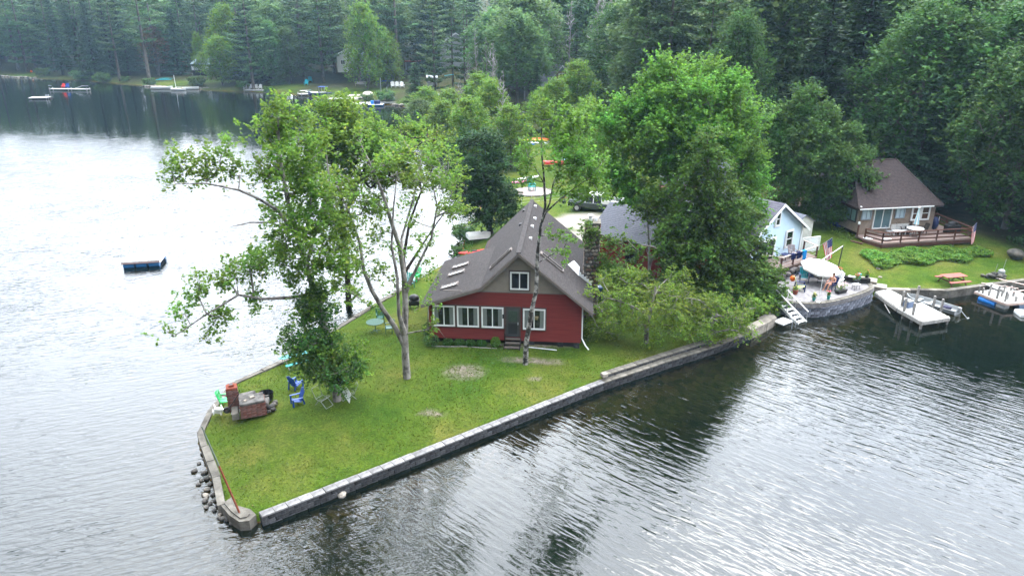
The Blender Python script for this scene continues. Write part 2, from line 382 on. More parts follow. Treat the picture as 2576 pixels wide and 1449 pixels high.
# calmer water in the sheltered far bay and by the docks on the right
calm = mrange(pos.outputs[1], 92, 138, 1.0, 0.13)
cov = mth('ADD', mth('MULTIPLY', pos.outputs[0], .75), mth('MULTIPLY', pos.outputs[1], .66))
calm2 = mrange(cov, 41, 51, 1.0, 0.2)
calm2 = mth('MAXIMUM', calm2, mrange(pos.outputs[0], 0, 6, 1, 0))
lee = mth('ADD', pos.outputs[0], mth('MULTIPLY', pos.outputs[1], -.35))   # long lee on the left of the point
calm2 = mth('MULTIPLY', calm2, mrange(lee, -24, -14, 1.0, 1.0))
gust = mth('MULTIPLY', mrange(wv(R(-30), 2, .07, 2), .35, .65, .7, 1.35), mrange(wv(R(20), 2, .35, 3), .3, .7, .75, 1.25))
calm2 = mth('MULTIPLY', calm2, mrange(side_, 0, 1, .8, .47))
l.new(mth('MULTIPLY', mth('MULTIPLY', calm, calm2), gust), bp.inputs['Strength'])
l.new(h, bp.inputs['Height'])
l.new(bp.outputs[0], gl.inputs['Normal']); l.new(bp.outputs[0], fr.inputs['Normal'])
m_ = MB().add([(-900, -300, 0), (900, -300, 0), (900, 420, 0), (-900, 420, 0)], [(0, 1, 2, 3)])
tag(m_.build("water", wm), kind='structure')
# ================================================================ retaining walls
M_CONC = mat("weathered_concrete", (.17, .155, .13), .9, (.07, .063, .053), 1.6, .5, 12, detail=8, orand=.2)
M_BLOCK = mat("cast_block", (.065, .064, .066), .85, (.02, .02, .021), 3.0, .6, 18, detail=6, orand=.35)
M_CAP = mat("cap_block", (.25, .24, .235), .85, (.11, .105, .10), 2.5, .3, 14, detail=6, orand=.22)
M_PATB = mat("patio_block", (.22, .23, .27), .85, (.05, .05, .06), 3.5, .7, 14, detail=6, orand=.5)
M_ROCK = mat("lake_rock", (.11, .095, .075), .7, (.025, .024, .022), 1.2, .4, 8, detail=6, orand=.7)
M_PALE = mat("pale_stone", (.34, .30, .25), .8, (.17, .15, .125), 2, .4, 8)
def path_samples(pts, step, off=0.0):
    """centres, directions and lengths of pieces laid end to end along a polyline; off shifts the first joint"""
    V = [Vector(p) for p in pts]; cum = [0.0]
    for a, b in zip(V[:-1], V[1:]): cum.append(cum[-1] + (b - a).length)
    T_ = cum[-1]; n_ = max(1, round(T_ / step)); st = T_ / n_; cuts = [0.0] + [min(T_, (i + off) * st) for i in range(n_ + 1) if 0 < (i + off) * st < T_] + [T_]
    def P(s_):
        for i in range(len(V) - 1):
            if s_ <= cum[i + 1] + 1e-9: return V[i].lerp(V[i + 1], (s_ - cum[i]) / (cum[i + 1] - cum[i]))
        return V[-1]
    out_ = []
    for a, b in zip(cuts[:-1], cuts[1:]):
        if b - a < .06: continue
        p, q = P(a), P(b); out_.append(((p + q) / 2, (q - p).normalized(), (q - p).length))
    return out_
def block_wall(root, pts, top, courses, ch, step, width, mcap, mblk, inset=0.0, batter=0.03, capth=0.09, name='block', jit=.012):
    """stacked blocks, each its own mesh object; outward side is to the right of the path direction"""
    pool = {}
    rn = random.Random(len(pts) * 7 + courses)
    for k in range(courses + 1):
        cap = k == 0
        for i, (c, d, ln) in enumerate(path_samples(pts, step, .5 * (k % 2))):
            nrm = Vector((-d.y, d.x)); c2 = c + nrm * (width / 2 + inset + (0 if cap else batter * k * -1 + .03))
            wd = width if cap else width * .8; hh = capth if cap else ch
            key = (cap, round(ln, 1), rn.randrange(3))
            if key not in pool:
                m_ = MB(); m_.box(0, 0, 0, ln - (.012 if cap else .018), wd, hh - .012, 0, .014); pool[key] = m_.mesh(name)
                pool[key].materials.append(mcap if cap else mblk)
            z = top - capth if cap else top - capth - ch * k
            o = link('cap_' + name if cap else name, pool[key], None, root, (c2.x + rn.uniform(-jit, jit), c2.y + rn.uniform(-jit, jit), z + rn.uniform(-.004, .004)),
                     (0, 0, math.atan2(d.y, d.x) + rn.uniform(-.015, .015)))
rw = thing("block_wall", "long low grey block retaining wall along the right side of the point", "retaining wall")
block_wall(rw, [(-10.45, 24.62), (-7.8, 26.58), (-3.2, 30.05), (1.0, 33.2), (5.3, 36.42)], .51, 3, .2, .56, .40, M_CAP, M_BLOCK)
rw2 = thing("block_wall", "taller two step grey block wall under the drooping trees", "retaining wall")
block_wall(rw2, [(5.25, 36.36), (9.2, 38.9), (13.0, 41.2), (16.2, 43.6)], .51, 3, .2, .6, .42, M_CONC, M_BLOCK)
block_wall(rw2, [(5.45, 36.75), (9.2, 39.15), (12.9, 41.45)], .73, 1, .16, .5, .40, M_CONC, M_BLOCK, inset=.14)
MB().box(5.3, 36.75, .70, .34, .3, .2, .5, .02).build("end_block", M_PALE, rw2)
lw = thing("concrete_wall", "cracked grey concrete seawall around the left edge of the point", "seawall")
LP = [(-12.55, 25.35), (-13.55, 27.35), (-15.05, 29.8), (-15.75, 31.0), (-16.1, 33.3), (-15.95, 36.4), (-13.75, 39.5), (-11.9, 44.0), (-10.2, 47.9), (-7.2, 54.7)]
for i, (a, b) in enumerate(zip(LP[:-1], LP[1:])):
    a, b = Vector(a), Vector(b); d = (b - a); L_ = d.length; d.normalize(); nn = max(1, round(L_ / 1.9))
    for k in range(nn):
        p = a + d * (L_ * k / nn + .015); q = a + d * (L_ * (k + 1) / nn - .015); nr = Vector((d.y, -d.x)); wd = random.uniform(.26, .36); zt = .52 + random.uniform(-.03, .03)
        P = [p - nr * .03, q - nr * .03, q + nr * wd, p + nr * wd]
        MB().hexa([(v.x, v.y, -.9) for v in P], [(v.x, v.y, zt) for v in P]).build("slab", M_CONC, lw)
cs = thing("corner_slab", "cracked concrete corner slab at the very tip of the point", "slab")
MB().prism([(-12.5, 25.45), (-11.85, 24.75), (-11.3, 24.35), (-10.9, 24.4), (-10.75, 24.8), (-11.1, 25.15), (-11.75, 25.4), (-12.2, 26.0)], -.6, .47).build("footing", M_CONC, cs)
MB().prism([(-12.35, 25.5), (-11.85, 24.95), (-11.3, 24.5), (-11.05, 24.6), (-11.0, 24.8), (-11.35, 25.05), (-11.85, 25.25), (-12.15, 25.75)], .465, .54).build("slab_top", M_CONC, cs)
cc = thing("concrete_ledge", "pale broken concrete ledge left of the patio steps", "ledge")
for i, (pts, z) in enumerate([([(15.9, 43.35), (17.3, 44.6), (17.0, 45.2), (15.5, 44.0)], .62), ([(17.35, 44.65), (18.3, 45.6), (18.2, 46.6), (16.9, 45.5)], .6), ([(14.6, 44.6), (16.1, 45.7), (15.7, 46.3), (14.2, 45.2)], .85), ([(16.3, 46.0), (17.9, 47.0), (17.6, 47.7), (16.0, 46.7)], .95)]):
    MB().prism(pts, z - (.9 if i < 2 else .3), z).build("ledge_slab", M_PALE, cc)
# ---- rocks around the tip
def rock_mesh(seed, sx, sy, sz, n=9, m=6):
    rn = random.Random(seed); k = MB(); k.ball((0, 0, 0), 1, n, m, (sx, sy, sz), .13, rn); me = k.mesh("rock")
    me.polygons.foreach_set('use_smooth', [True] * len(me.polygons)); return me
RM = [rock_mesh(i, random.uniform(.9, 1.15), random.uniform(.75, 1), random.uniform(.55, .75)) for i in range(7)]
for r_ in RM: r_.materials.append(M_ROCK)
RM2 = [r_.copy() for r_ in RM[:3]]
for r_ in RM2: r_.materials.clear(); r_.materials.append(M_PALE)
def rock(x, y, r, label, group, pale=False, z=None):
    me_ = random.choice(RM2 if pale else RM)
    o = link("rock", me_, None, None, (x, y, (.02 if z is None else z) + r * .15), (random.uniform(-.3, .3), random.uniform(-.3, .3), random.uniform(0, 6)))
    o.scale = (r,) * 3; tag(o, label, "rock", group); return o
RK = [(490, 1180, .16), (500, 1162, .12), (512, 1186, .16), (520, 1200, .18), (505, 1205, .13), (528, 1215, .14), (488, 1182, .17), (498, 1215, .13), (520, 1228, .2), (510, 1240, .12), (535, 1240, .15), (545, 1225, .12),
      (515, 1255, .18), (528, 1262, .14), (542, 1255, .12), (548, 1268, .15), (538, 1280, .13), (518, 1272, .15), (553, 1285, .13), (560, 1300, .16), (572, 1303, .18), (523, 1165, .12), (515, 1150, .13), (508, 1138, .12), (530, 1190, .14), (583, 1312, .15), (550, 1298, .12)]
for i, (px, py, r) in enumerate(RK):
    p = W(px, py, .1); rock(p.x, p.y, r * .85, "dark wet rock in the water below the concrete seawall at the tip", "rocks at the foot of the left seawall")
for (px, py, r, lb) in [(518, 1243, .15, "pale rounded rock lowest of the pile below the left seawall"), (531, 1196, .13, "pale tan rock in the pile by the left seawall"), (553, 1290, .1, "small white rock by the concrete corner slab"),
                        (634, 1297, .13, "small pale rock between the corner slab and the block wall"), (860, 1241, .22, "large tan rock in the shallows beside the block wall"), (849, 1232, .17, "smaller tan rock touching the block wall in the shallows")]:
    p = W(px, py, .1); rock(p.x, p.y, r, lb, None, True)
for i in range(16):
    t = random.random(); a = Vector((-10, 24.3)).lerp(Vector((6, 36.1)), t); rock(a.x + .5 * random.random() + .2, a.y - .5 - random.random() * .5, random.uniform(.08, .2), "brown submerged rock along the foot of the block wall", "submerged rocks by the block wall", z=-.42)
for px, py in [(845, 840), (838, 846), (826, 851), (760, 880), (702, 905), (690, 912)]:
    p = W(px + 0, py, .0); 
for t in (.15, .3, .42, .6, .8):
    a = Vector((-16.2, 36.6)).lerp(Vector((-13.95, 39.7)), t); rock(a.x - .25, a.y + .15, random.uniform(.12, .2), "dark rock in the water outside the seawall behind the fireplace", "rocks outside the far seawall")

# ================================================================ building kit
def xr(poly, z):
    xs_ = []
    n_ = len(poly)
    for i in range(n_):
        (x1, z1), (x2, z2) = poly[i], poly[(i + 1) % n_]
        if (z1 <= z < z2) or (z2 <= z < z1): xs_.append(x1 + (x2 - x1) * (z - z1) / (z2 - z1))
    return (min(xs_), max(xs_)) if len(xs_) >= 2 else None
def siding(name, poly, z0, z1, course, m, parent, y=0.0, out=-1, axis_='x', holes=()):
    """lap boards over a gable wall outline (u,z); every board is a wedge, all boards of the wall in one mesh"""
    k = MB(); z = z0
    while z < z1 - 1e-3:
        zt = min(z + course, z1); a = xr(poly, z + .004); b = xr(poly, zt - .004)
        if a and b:
            y0, y1 = y + out * .036, y + out * .004
            vs = [(a[0], y0, z), (a[1], y0, z), (b[1], y1, zt), (b[0], y1, zt), (a[0], y, z), (a[1], y, z)]
            fs = [(0, 1, 2, 3), (4, 5, 1, 0)]
            if axis_ == 'y': vs = [(v[1], v[0], v[2]) for v in vs]
            k.add(vs, fs)
        z = zt
    return k.build(name, m, parent)
def wallbox(name, poly, y0, y1, m, parent, axis_='x'):
    n_ = len(poly); vs = [(u, y0, z) for u, z in poly] + [(u, y1, z) for u, z in poly]
    if axis_ == 'y': vs = [(v[1], v[0], v[2]) for v in vs]
    return MB().add(vs, [tuple(range(n_)), tuple(range(n_, 2 * n_))[::-1]] + [(i, n_ + i, n_ + (i + 1) % n_, (i + 1) % n_) for i in range(n_)]).build(name, m, parent)
def roof_plane(k, a, b, y0, y1, course=.16, th=.1, ax='y'):
    """shingle courses from lower edge a=(u,z) up to b=(u,z), along y; every course steps up 12 mm"""
    a, b = Vector((a[0], a[1])), Vector((b[0], b[1])); L_ = (b - a).length; d = (b - a) / L_; nrm = Vector((-d.y, d.x)) * (1 if d.x > 0 else -1)
    n_ = max(1, int(L_ / course))
    def P(v, y): return (v.x, y, v.y) if ax == 'y' else (y, v.x, v.y)
    for i in range(n_):
        p = a + d * (L_ * i / n_) + nrm * .016; q = a + d * (L_ * (i + 1) / n_) + nrm * .002; r_ = a + d * (L_ * i / n_)
        k.add([P(p, y0), P(p, y1), P(q, y1), P(q, y0), P(r_, y0), P(r_, y1)], [(0, 1, 2, 3), (4, 5, 1, 0)])
    c0, c1 = a - nrm * th, b - nrm * th
    k.add([P(a, y0), P(a, y1), P(b, y1), P(b, y0), P(c0, y0), P(c0, y1), P(c1, y1), P(c1, y0)], [(4, 7, 6, 5), (0, 4, 5, 1), (1, 5, 6, 2), (2, 6, 7, 3), (3, 7, 4, 0), (0, 1, 2, 3)])
def window(parent, u, z, wd, h, y, mf, mg, mt=None, out=-1, panes=2, curtain=None, name='window', axis_='x', bars=0, vert=True, fw=.09, label=None):
    """u,z = lower left corner in the wall plane; frame, panes, trim and curtain are pieces of their own"""
    def T(m_): 
        if axis_ == 'y': m_.v = [(v[1], v[0], v[2]) for v in m_.v]; m_.f = [f[::-1] for f in m_.f]
        return m_
    o = out
    def fr(x0, z0, x1, z1, yy, dp): 
        return ((x0 + x1) / 2, yy + o * dp / 2, z0, x1 - x0, dp, z1 - z0)
    k = MB()
    k.box(*fr(u, z, u + fw, z + h, y, .1)); k.box(*fr(u + wd - fw, z, u + wd, z + h, y, .1)); k.box(*fr(u + fw, z, u + wd - fw, z + fw, y, .1)); k.box(*fr(u + fw, z + h - fw, u + wd - fw, z + h, y, .1))
    if vert:
        for i in range(1, panes): c_ = u + wd * i / panes; k.box(*fr(c_ - .03, z + fw, c_ + .03, z + h - fw, y, .085))
    for i in range(bars): c_ = z + h * (i + 1) / (bars + 1); k.box(*fr(u + fw, c_ - .025, u + wd - fw, c_ + .025, y, .075))
    w_ = T(k).build(name, mf, parent)
    if label: w_['label'] = label
    if mt:
        k = MB(); t = .07
        k.box(*fr(u - t, z - t, u - .002, z + h + t, y, .06)); k.box(*fr(u + wd + .002, z - t, u + wd + t, z + h + t, y, .06)); k.box(*fr(u - .002, z + h + .002, u + wd + .002, z + h + t, y, .06)); k.box(*fr(u - .002, z - t, u + wd + .002, z - .002, y, .07))
        T(k).build("trim", mt, w_)
    n_ = panes if vert else 1
    for i in range(n_):
        a = u + fw + (wd - 2 * fw) * i / n_ + .02; b = u + fw + (wd - 2 * fw) * (i + 1) / n_ - .02
        T(MB().box(*fr(a, z + fw, b, z + h - fw, y, .045))).build("pane", mg, w_)
    if curtain:
        k = MB()
        for (a, b) in ((u + fw, u + fw + .18 * wd), (u + wd - fw - .18 * wd, u + wd - fw)): k.box(*fr(a, z + fw + .02, b, z + h - fw - .02, y + o * .05, .006))
        T(k).build("curtain", curtain, w_)
    return w_
M_RED = mat("red_siding", (.22, .040, .034), .75, (.155, .027, .024), 1.6, stretch=(.35, .35, 9))
M_GREY = mat("taupe_shingle_siding", (.30, .255, .215), .8, (.25, .21, .18), 2.5)
M_TRIM = mat("taupe_trim", (.17, .14, .125), .7, (.13, .11, .1), 2)
M_BRTRIM = mat("brown_trim", (.075, .045, .04), .6)
M_ROOF = mat("dark_shingles", (.056, .049, .047), .85, (.026, .023, .023), 4.5, .6, 22, detail=9, contrast=(.32, .68), stretch=(2.2, .7, 2.2))
M_ROOFG = mat("grey_shingles", (.17, .175, .205), .85, (.10, .105, .125), 3.5, .5, 20, stretch=(2, 8, 8))
M_ROOFB = mat("brown_shingles", (.06, .045, .043), .85, (.034, .027, .027), 5, .5, 22)
M_WHITE = mat("white_vinyl", (.8, .8, .8), .45, (.72, .72, .72), 3)
M_GLASS = mat("dark_window_glass", (.012, .015, .02), .06, (.006, .008, .012), 1.5, spec=.6)
M_CURT = mat("grey_curtain", (.20, .22, .21), .9, stretch=(14, 1, 1))
M_DARK = mat("dark_wood_and_gap_shade", (.03, .027, .025), .9)  # dark wood's own colour; on crawl space blocks it stands in for shade
M_DOOR = mat("charcoal_door", (.05, .052, .055), .5)
M_METAL = mat("galvanised_metal", (.55, .56, .58), .4, (.4, .41, .43), 5, metal=.7)
M_FLASH = mat("white_flashing", (.75, .76, .78), .4, (.6, .6, .62), 6)
M_STONE = [mat("round_stone_a", (.30, .24, .18), .85, (.14, .11, .09), 5, .3), mat("round_stone_b", (.17, .15, .14), .85, (.09, .08, .08), 5, .3), mat("round_stone_c", (.36, .31, .25), .85, (.22, .19, .16), 5, .3), mat("round_stone_d", (.20, .11, .08), .85, (.11, .07, .055), 5, .3)]
M_MORTAR = mat("dark_mortar", (.10, .09, .08), .95)
M_BLK = mat("black_plastic", (.015, .015, .016), .5)

# ================================================================ the red house
HA = R(-5.0)
hz_ = .85
house = thing("red_house", "red clapboard lake house with taupe gable and dark shingle roof", "house", (-5.16, 41.25, hz_), HA)
Hb = house
prof = [(0, .25), (9.45, .25), (9.45, 2.93), (5.6, 6.0), (3.3, 3.75), (0, 2.62)]
wallbox("wall", [(.02, .25), (9.43, .25), (9.43, 2.9), (5.6, 5.95), (3.3, 3.7), (.02, 2.6)], .0, .2, M_DARK, Hb)
siding("red_clapboards", prof, .25, 3.45, .127, M_RED, Hb, 0)
siding("grey_shingles", prof, 3.47, 5.99, .18, M_GREY, Hb, 0)
MB().box(4.73, -.03, 3.42, 7.6, .05, .05).build("band_board", M_TRIM, Hb)
for u, h_ in ((.04, 2.35), (9.41, 2.65)): MB().box(u, -.03, .25, .1, .06, h_).build("corner_board", M_RED, Hb)
# side walls and rear
wallbox("side_wall", [(0.2, .25), (7.6, .25), (7.6, 2.6), (0.2, 2.6)], .0, .02, M_RED, Hb, 'y')
wallbox("side_wall", [(0.2, .25), (12.4, .25), (12.4, 2.9), (0.2, 2.9)], 9.43, 9.45, M_RED, Hb, 'y')
wallbox("side_wall", [(7.6, .25), (12.4, .25), (12.4, 3.0), (7.6, 3.0)], 2.4, 2.42, M_RED, Hb, 'y')
wallbox("rear_wall", [(2.4, .25), (9.45, .25), (9.45, 2.9), (5.6, 5.95), (2.4, 2.85)], 12.38, 12.4, M_RED, Hb)
wallbox("rear_wall", [(0, .25), (2.4, .25), (2.4, 3.2), (0, 2.6)], 7.58, 7.6, M_RED, Hb)
MB().box(4.73, 6.2, -.35, 9.1, 12.2, .59).build("crawl_space", M_DARK, Hb)  # solid block; shade of the open gap is put into its colour
k = MB()
for u in (.3, 2.2, 4.2, 6.4, 8.2, 9.2): MB().box(u, .1, -.3, .35, .3, .55).build('foundation_pier', M_BLOCK, Hb)
roof = MB()
roof_plane(roof, (3.3, 3.86), (5.6, 6.12), -.42, 8.0)
roof_plane(roof, (-.42, 2.62), (3.3, 3.86), -.42, 8.0)
roof_plane(roof, (2.15, 2.73), (5.6, 6.12), 8.0, 12.8)
roof_plane(roof, (10.15, 2.42), (5.6, 6.12), -.42, 12.8)
rf = roof.build("roof", M_ROOF, Hb)
k = MB(); 
for i in range(50): k.box(5.6, -.42 + 13.22 * (i + .5) / 50, 6.105, .3, .262, .03)
k.build("ridge_cap", M_ROOF, rf)
k = MB()
def rake(k, a, b, y, hgt=.2):
    a, b = Vector((a[0], y, a[1])), Vector((b[0], y, b[1])); k.hexa([a + Vector((0, 0, -hgt)), b + Vector((0, 0, -hgt)), b + Vector((0, .05, -hgt)), a + Vector((0, .05, -hgt))], [a, b, b + Vector((0, .05, 0)), a + Vector((0, .05, 0))])
rake(k, (-.42, 2.60), (3.3, 3.84), -.472); rake(k, (3.3, 3.84), (5.6, 6.1), -.472); rake(k, (5.6, 6.1), (10.15, 2.4), -.472)
k.build("rake_board", M_TRIM, rf)
# skylights
def skylight(u, y, wd, ln, a, b, m1=M_WHITE):
    """on roof plane a(low)->b(high); centre u, along y"""
    a, b = Vector((a[0], 0, a[1])), Vector((b[0], 0, b[1])); d = (b - a).normalized(); t = (u - a.x) / (b.x - a.x); c_ = a.lerp(b, t) + Vector((0, y, 0)); nr = Vector((-d.z, 0, d.x)) * (1 if d.x > 0 else -1); e = Vector((0, 1, 0))
    def pl(k, c_, l_, w_, h0, h1): P = [c_ - d * l_ / 2 - e * w_ / 2, c_ + d * l_ / 2 - e * w_ / 2, c_ + d * l_ / 2 + e * w_ / 2, c_ - d * l_ / 2 + e * w_ / 2]; k.hexa([p + nr * h0 for p in P], [p + nr * h1 for p in P])
    k = MB(); f = .07
    pl(k, c_ - e * (wd / 2 - f / 2), ln, f, 0, .13); pl(k, c_ + e * (wd / 2 - f / 2), ln, f, 0, .13); pl(k, c_ - d * (ln / 2 - f / 2), f, wd - 2 * f, 0, .13); pl(k, c_ + d * (ln / 2 - f), 2 * f, wd - 2 * f, 0, .135)
    s_ = k.build("skylight", M_TRIM, rf); k = MB(); pl(k, c_, ln - 2 * f, wd - 2 * f, .02, .09); k.build("pane", m1, s_)
M_SKYG = mat("skylight_glass", (.5, .52, .52), .08, (.4, .42, .42), 2)
for (u, y, ln) in ((1.1, 1.5, 1.15), (1.15, 3.9, 1.15), (1.2, 5.4, 1.15)): skylight(u, y, .55, ln, (-.42, 2.62), (3.3, 3.86), M_SKYG)
skylight(4.35, 1.95, .5, 1.9, (3.3, 3.86), (5.6, 6.12), M_GLASS); skylight(7.45, 2.4, .5, 1.9, (10.15, 2.42), (5.6, 6.12), M_GLASS)
for (u, y, m1) in ((6.05, 3.7, M_WHITE), (6.0, 6.4, M_WHITE), (6.05, 8.6, M_WHITE), (5.15, 7.2, M_BLK), (5.9, 11.6, M_WHITE), (5.1, 11.2, M_BLK)):
    zz = 6.12 - abs(u - 5.6) * (.81 if u > 5.6 else .98); MB().box(u, y, zz - .08, .2, .24, .2, 0, .04).build("roof_vent", m1, rf)
# white cricket and stepped flashing at the chimney
k = MB(); zc = lambda u: 6.12 - (u - 5.6) * .813
k.add([(8.5, 4.6, zc(8.5) + .02), (9.25, 4.1, zc(9.25) + .03), (9.3, 4.75, zc(8.9) + .15), (8.9, 5.1, zc(8.5) + .15)], [(0, 1, 2, 3)])
k.build("cricket", M_FLASH, rf)
k = MB()
for i in range(5): k.box(9.3 + i * .18, 4.22, zc(9.3 + i * .18) - .1, .18, .02, .36)
k.build("step_flashing", M_FLASH, rf)
# windows
for u, z in ((.25, 1.09), (1.76, 1.09), (3.29, 1.09), (5.87, 1.06)): window(Hb, u, z, 1.37, 1.38, -.03, M_WHITE, M_GLASS, M_BRTRIM, curtain=M_CURT)
window(Hb, 5.07, 3.66, 1.15, 1.15, -.03, M_WHITE, M_GLASS, M_BRTRIM)
MB().tube([(6.7, -.09, 1.75), (6.7, -.09, 1.95)], [.09, .13], 10).build("hanging_lantern", mat("straw", (.3, .24, .14), .8), Hb)
dr = MB().box(5.235, -.05, .52, .80, .06, 1.93).build("door", M_DOOR, Hb)
MB().box(5.235, -.09, 1.55, .56, .03, .72).build("glass", mat("screen_glass", (.05, .07, .06), .2), dr)
MB().box(5.235, -.09, .72, .56, .02, .70).build("lower_panel", M_BLK, dr)
k = MB(); k.box(4.79, -.06, .5, .09, .07, 2.04); k.box(5.68, -.06, .5, .09, .07, 2.04); k.box(5.235, -.06, 2.455, .80, .07, .085); k.build("door_frame", M_BRTRIM, Hb)
MB().box(5.56, -.11, 1.35, .05, .05, .16).build("handle", M_METAL, dr)
MB().box(4.66, -.08, 1.75, .14, .12, .3, 0, .03).build("wall_light", M_BLK, Hb)
k = MB()
for i in range(3): k.box(5.235, -.2 - .26 * i, .40 - .17 * i, .92, .28, .05)
st = k.build("steps", mat("weathered_deck_wood", (.13, .105, .09), .85, (.07, .06, .05), 3, stretch=(1, 6, 6)), Hb)
for s_ in (-.48, .48): MB().hexa([(5.235 + s_ - .03, -.95, -.12), (5.235 + s_ + .03, -.95, -.12), (5.235 + s_ + .03, -.06, -.12), (5.235 + s_ - .03, -.06, -.12)], [(5.235 + s_ - .03, -.9, .06), (5.235 + s_ + .03, -.9, .06), (5.235 + s_ + .03, -.06, .44), (5.235 + s_ - .03, -.06, .44)]).build("stringer", M_DARK, st)
MB().beam((4.78, -.5, -.05), (4.78, -.5, .95), .07).beam((4.78, -.5, .93), (4.78, -.06, 1.3), .06).build("handrail", M_DARK, Hb)
MB().tube([(9.5, -.02, 2.6), (9.52, -.02, .55), (9.75, -.3, .2), (9.95, -.55, .05)], .045, 6).build("downspout", M_FLASH, Hb)
# stone chimney: round field stones set proud of dark mortar, each stone a piece
ch = MB().box(10.05, 5.15, -.2, .95, 1.1, 6.75).build("chimney", M_MORTAR, Hb)
rn = random.Random(4); SM = []
for i in range(8):
    k = MB(); k.ball((0, 0, 0), 1, 7, 4, (1, 1, 1), .12, rn); me_ = k.mesh("stone"); me_.polygons.foreach_set('use_smooth', [True] * len(me_.polygons)); me_.materials.append(M_STONE[i % 4]); SM.append(me_)
cnt = 0
rows = 24
for r_ in range(rows):
    z = 6.4 - r_ * .27
    for face in ('front', 'right', 'left'):
        if face == 'left' and z < 2.9: continue
        n_ = 4
        for c_ in range(n_):
            if cnt >= 280: continue
            f = (c_ + .5) / n_ + rn.uniform(-.03, .03) + (.06 if r_ % 2 else -.06)
            sz = rn.uniform(.10, .145)
            if face == 'front': p = (10.05 - .46 + .92 * f, 4.6, z + rn.uniform(-.03, .03)); sc = (sz, .06, sz * .82)
            elif face == 'right': p = (10.525, 4.62 + 1.06 * f, z + rn.uniform(-.03, .03)); sc = (.06, sz, sz * .82)
            else: p = (9.575, 4.62 + 1.06 * f, z + rn.uniform(-.03, .03)); sc = (.06, sz, sz * .82)
            o = link("stone", rn.choice(SM), None, ch, p); o.scale = sc; cnt += 1
MB().box(10.05, 5.15, 6.56, 1.06, 1.2, .1, 0, .02).build("cap_stone", M_CONC, ch)
k = MB(); k.tube([(9.9, 5.15, 6.62), (9.9, 5.15, 7.0)], .12, 8); k.tube([(10.25, 5.15, 6.62), (10.25, 5.15, 6.9)], .1, 8); k.box(9.9, 5.15, 7.0, .34, .34, .04); k.build("flue_cap", M_FLASH, ch)

# ================================================================ garage behind
gar = thing("red_garage", "red garage with light grey shingle roof behind the stone chimney", "garage", (6.57, 55.25, .95), R(-38))
wl, wh, dp = 7.5, 3.0, 5.6
wallbox("foundation", [(0, -.2), (wl, -.2), (wl, .35), (0, .35)], -.02, dp, M_CONC, gar)
wallbox("wall", [(.02, .35), (wl - .02, .35), (wl - .02, wh), (.02, wh)], 0, .1, M_DARK, gar)
siding("red_clapboards", [(0, .35), (wl, .35), (wl, wh), (0, wh)], .35, wh, .127, M_RED, gar, 0)
wallbox("gable_wall", [(0.1, .35), (dp, .35), (dp, wh), (dp / 2, wh + 1.75), (0.1, wh)], 0, .1, M_RED, gar, 'y')
wallbox("gable_wall", [(0.1, .35), (dp, .35), (dp, wh), (dp / 2, wh + 1.75), (0.1, wh)], wl - .1, wl, M_RED, gar, 'y')
wallbox("rear_wall", [(0.1, .35), (wl - .1, .35), (wl - .1, wh), (0.1, wh)], dp - .1, dp, M_RED, gar)
k = MB(); roof_plane(k, (-.35, wh - .15), (dp / 2, wh + 1.85), -.3, wl + .3, .18, .12, 'x'); roof_plane(k, (dp + .35, wh - .15), (dp / 2, wh + 1.85), -.3, wl + .3, .18, .12, 'x')
k.build("roof", M_ROOFG, gar)
window(gar, 3.0, 1.2, .9, 1.2, -.03, M_DARK, M_GLASS, M_BRTRIM)
# ================================================================ trees
M_BARK = mat("grey_brown_bark", (.17, .145, .12), .9, (.075, .065, .055), 4, .6, 20, stretch=(1, 1, .35), detail=6)
M_PALEB = mat("pale_mottled_bark", (.27, .245, .22), .85, (.07, .062, .055), 3.2, .4, 20, stretch=(1, 1, .6), detail=7, contrast=(.38, .56))
M_BIRCH = mat("lichen_grey_bark", (.29, .275, .25), .85, (.035, .032, .028), 3.4, .5, 20, detail=8, contrast=(.47, .57))
M_DKBARK = mat("dark_bark", (.06, .05, .042), .9, (.03, .026, .022), 4, .5)
M_DEAD = mat("bleached_dead_wood", (.34, .32, .31), .85, (.18, .16, .155), 3)
L_MAPLE = leafmat("maple_leaves", (.060, .135, .016), (.13, .225, .028), (.22, .26, .045), .42, hue=.006, val=.1)
L_MAPDK = leafmat("dark_maple_leaves", (.026, .075, .016), (.046, .12, .022), (.08, .15, .03), .3, hue=.006, val=.1)  # darker green than the other maple leaves
L_BRIGHT = leafmat("bright_maple_leaves", (.062, .15, .02), (.105, .23, .028), (.16, .27, .04), .4, hue=.006, val=.1)
L_ROUND = leafmat("round_tree_leaves", (.035, .085, .018), (.065, .135, .024), (.12, .18, .035), .3, hue=.006, val=.1)
L_OAK = leafmat("dark_oak_leaves", (.016, .05, .014), (.03, .078, .02), (.045, .10, .025), .25, hue=.006, val=.1)
L_IRON = leafmat("hornbeam_leaves", (.07, .15, .02), (.15, .23, .03), (.24, .27, .045), .38, hue=.008, val=.1)
L_HEM = leafmat("hemlock_needles", (.038, .085, .012), (.085, .155, .022), (.14, .185, .03), .32, hue=.008, val=.1)
L_FAR = leafmat("far_broad_leaves", (.055, .11, .034), (.095, .165, .048), (.135, .205, .065), .34, hue=.022, val=.4)
L_NEARA = leafmat("hillside_leaves", (.03, .075, .018), (.055, .12, .025), (.10, .17, .035), .3, hue=.015, val=.3)
L_PINE = leafmat("pine_needles", (.042, .092, .032), (.08, .15, .045), (.125, .20, .06), .2, hue=.015, val=.35)
L_SPR = leafmat("spruce_needles", (.020, .050, .022), (.042, .084, .032), (.07, .12, .042), .15, hue=.012, val=.4)
L_RUST = leafmat("rusty_foliage", (.10, .075, .03), (.16, .11, .045), (.09, .10, .04), .3)
def unit(v): return v / np.maximum(np.linalg.norm(v, axis=-1, keepdims=True), 1e-9)
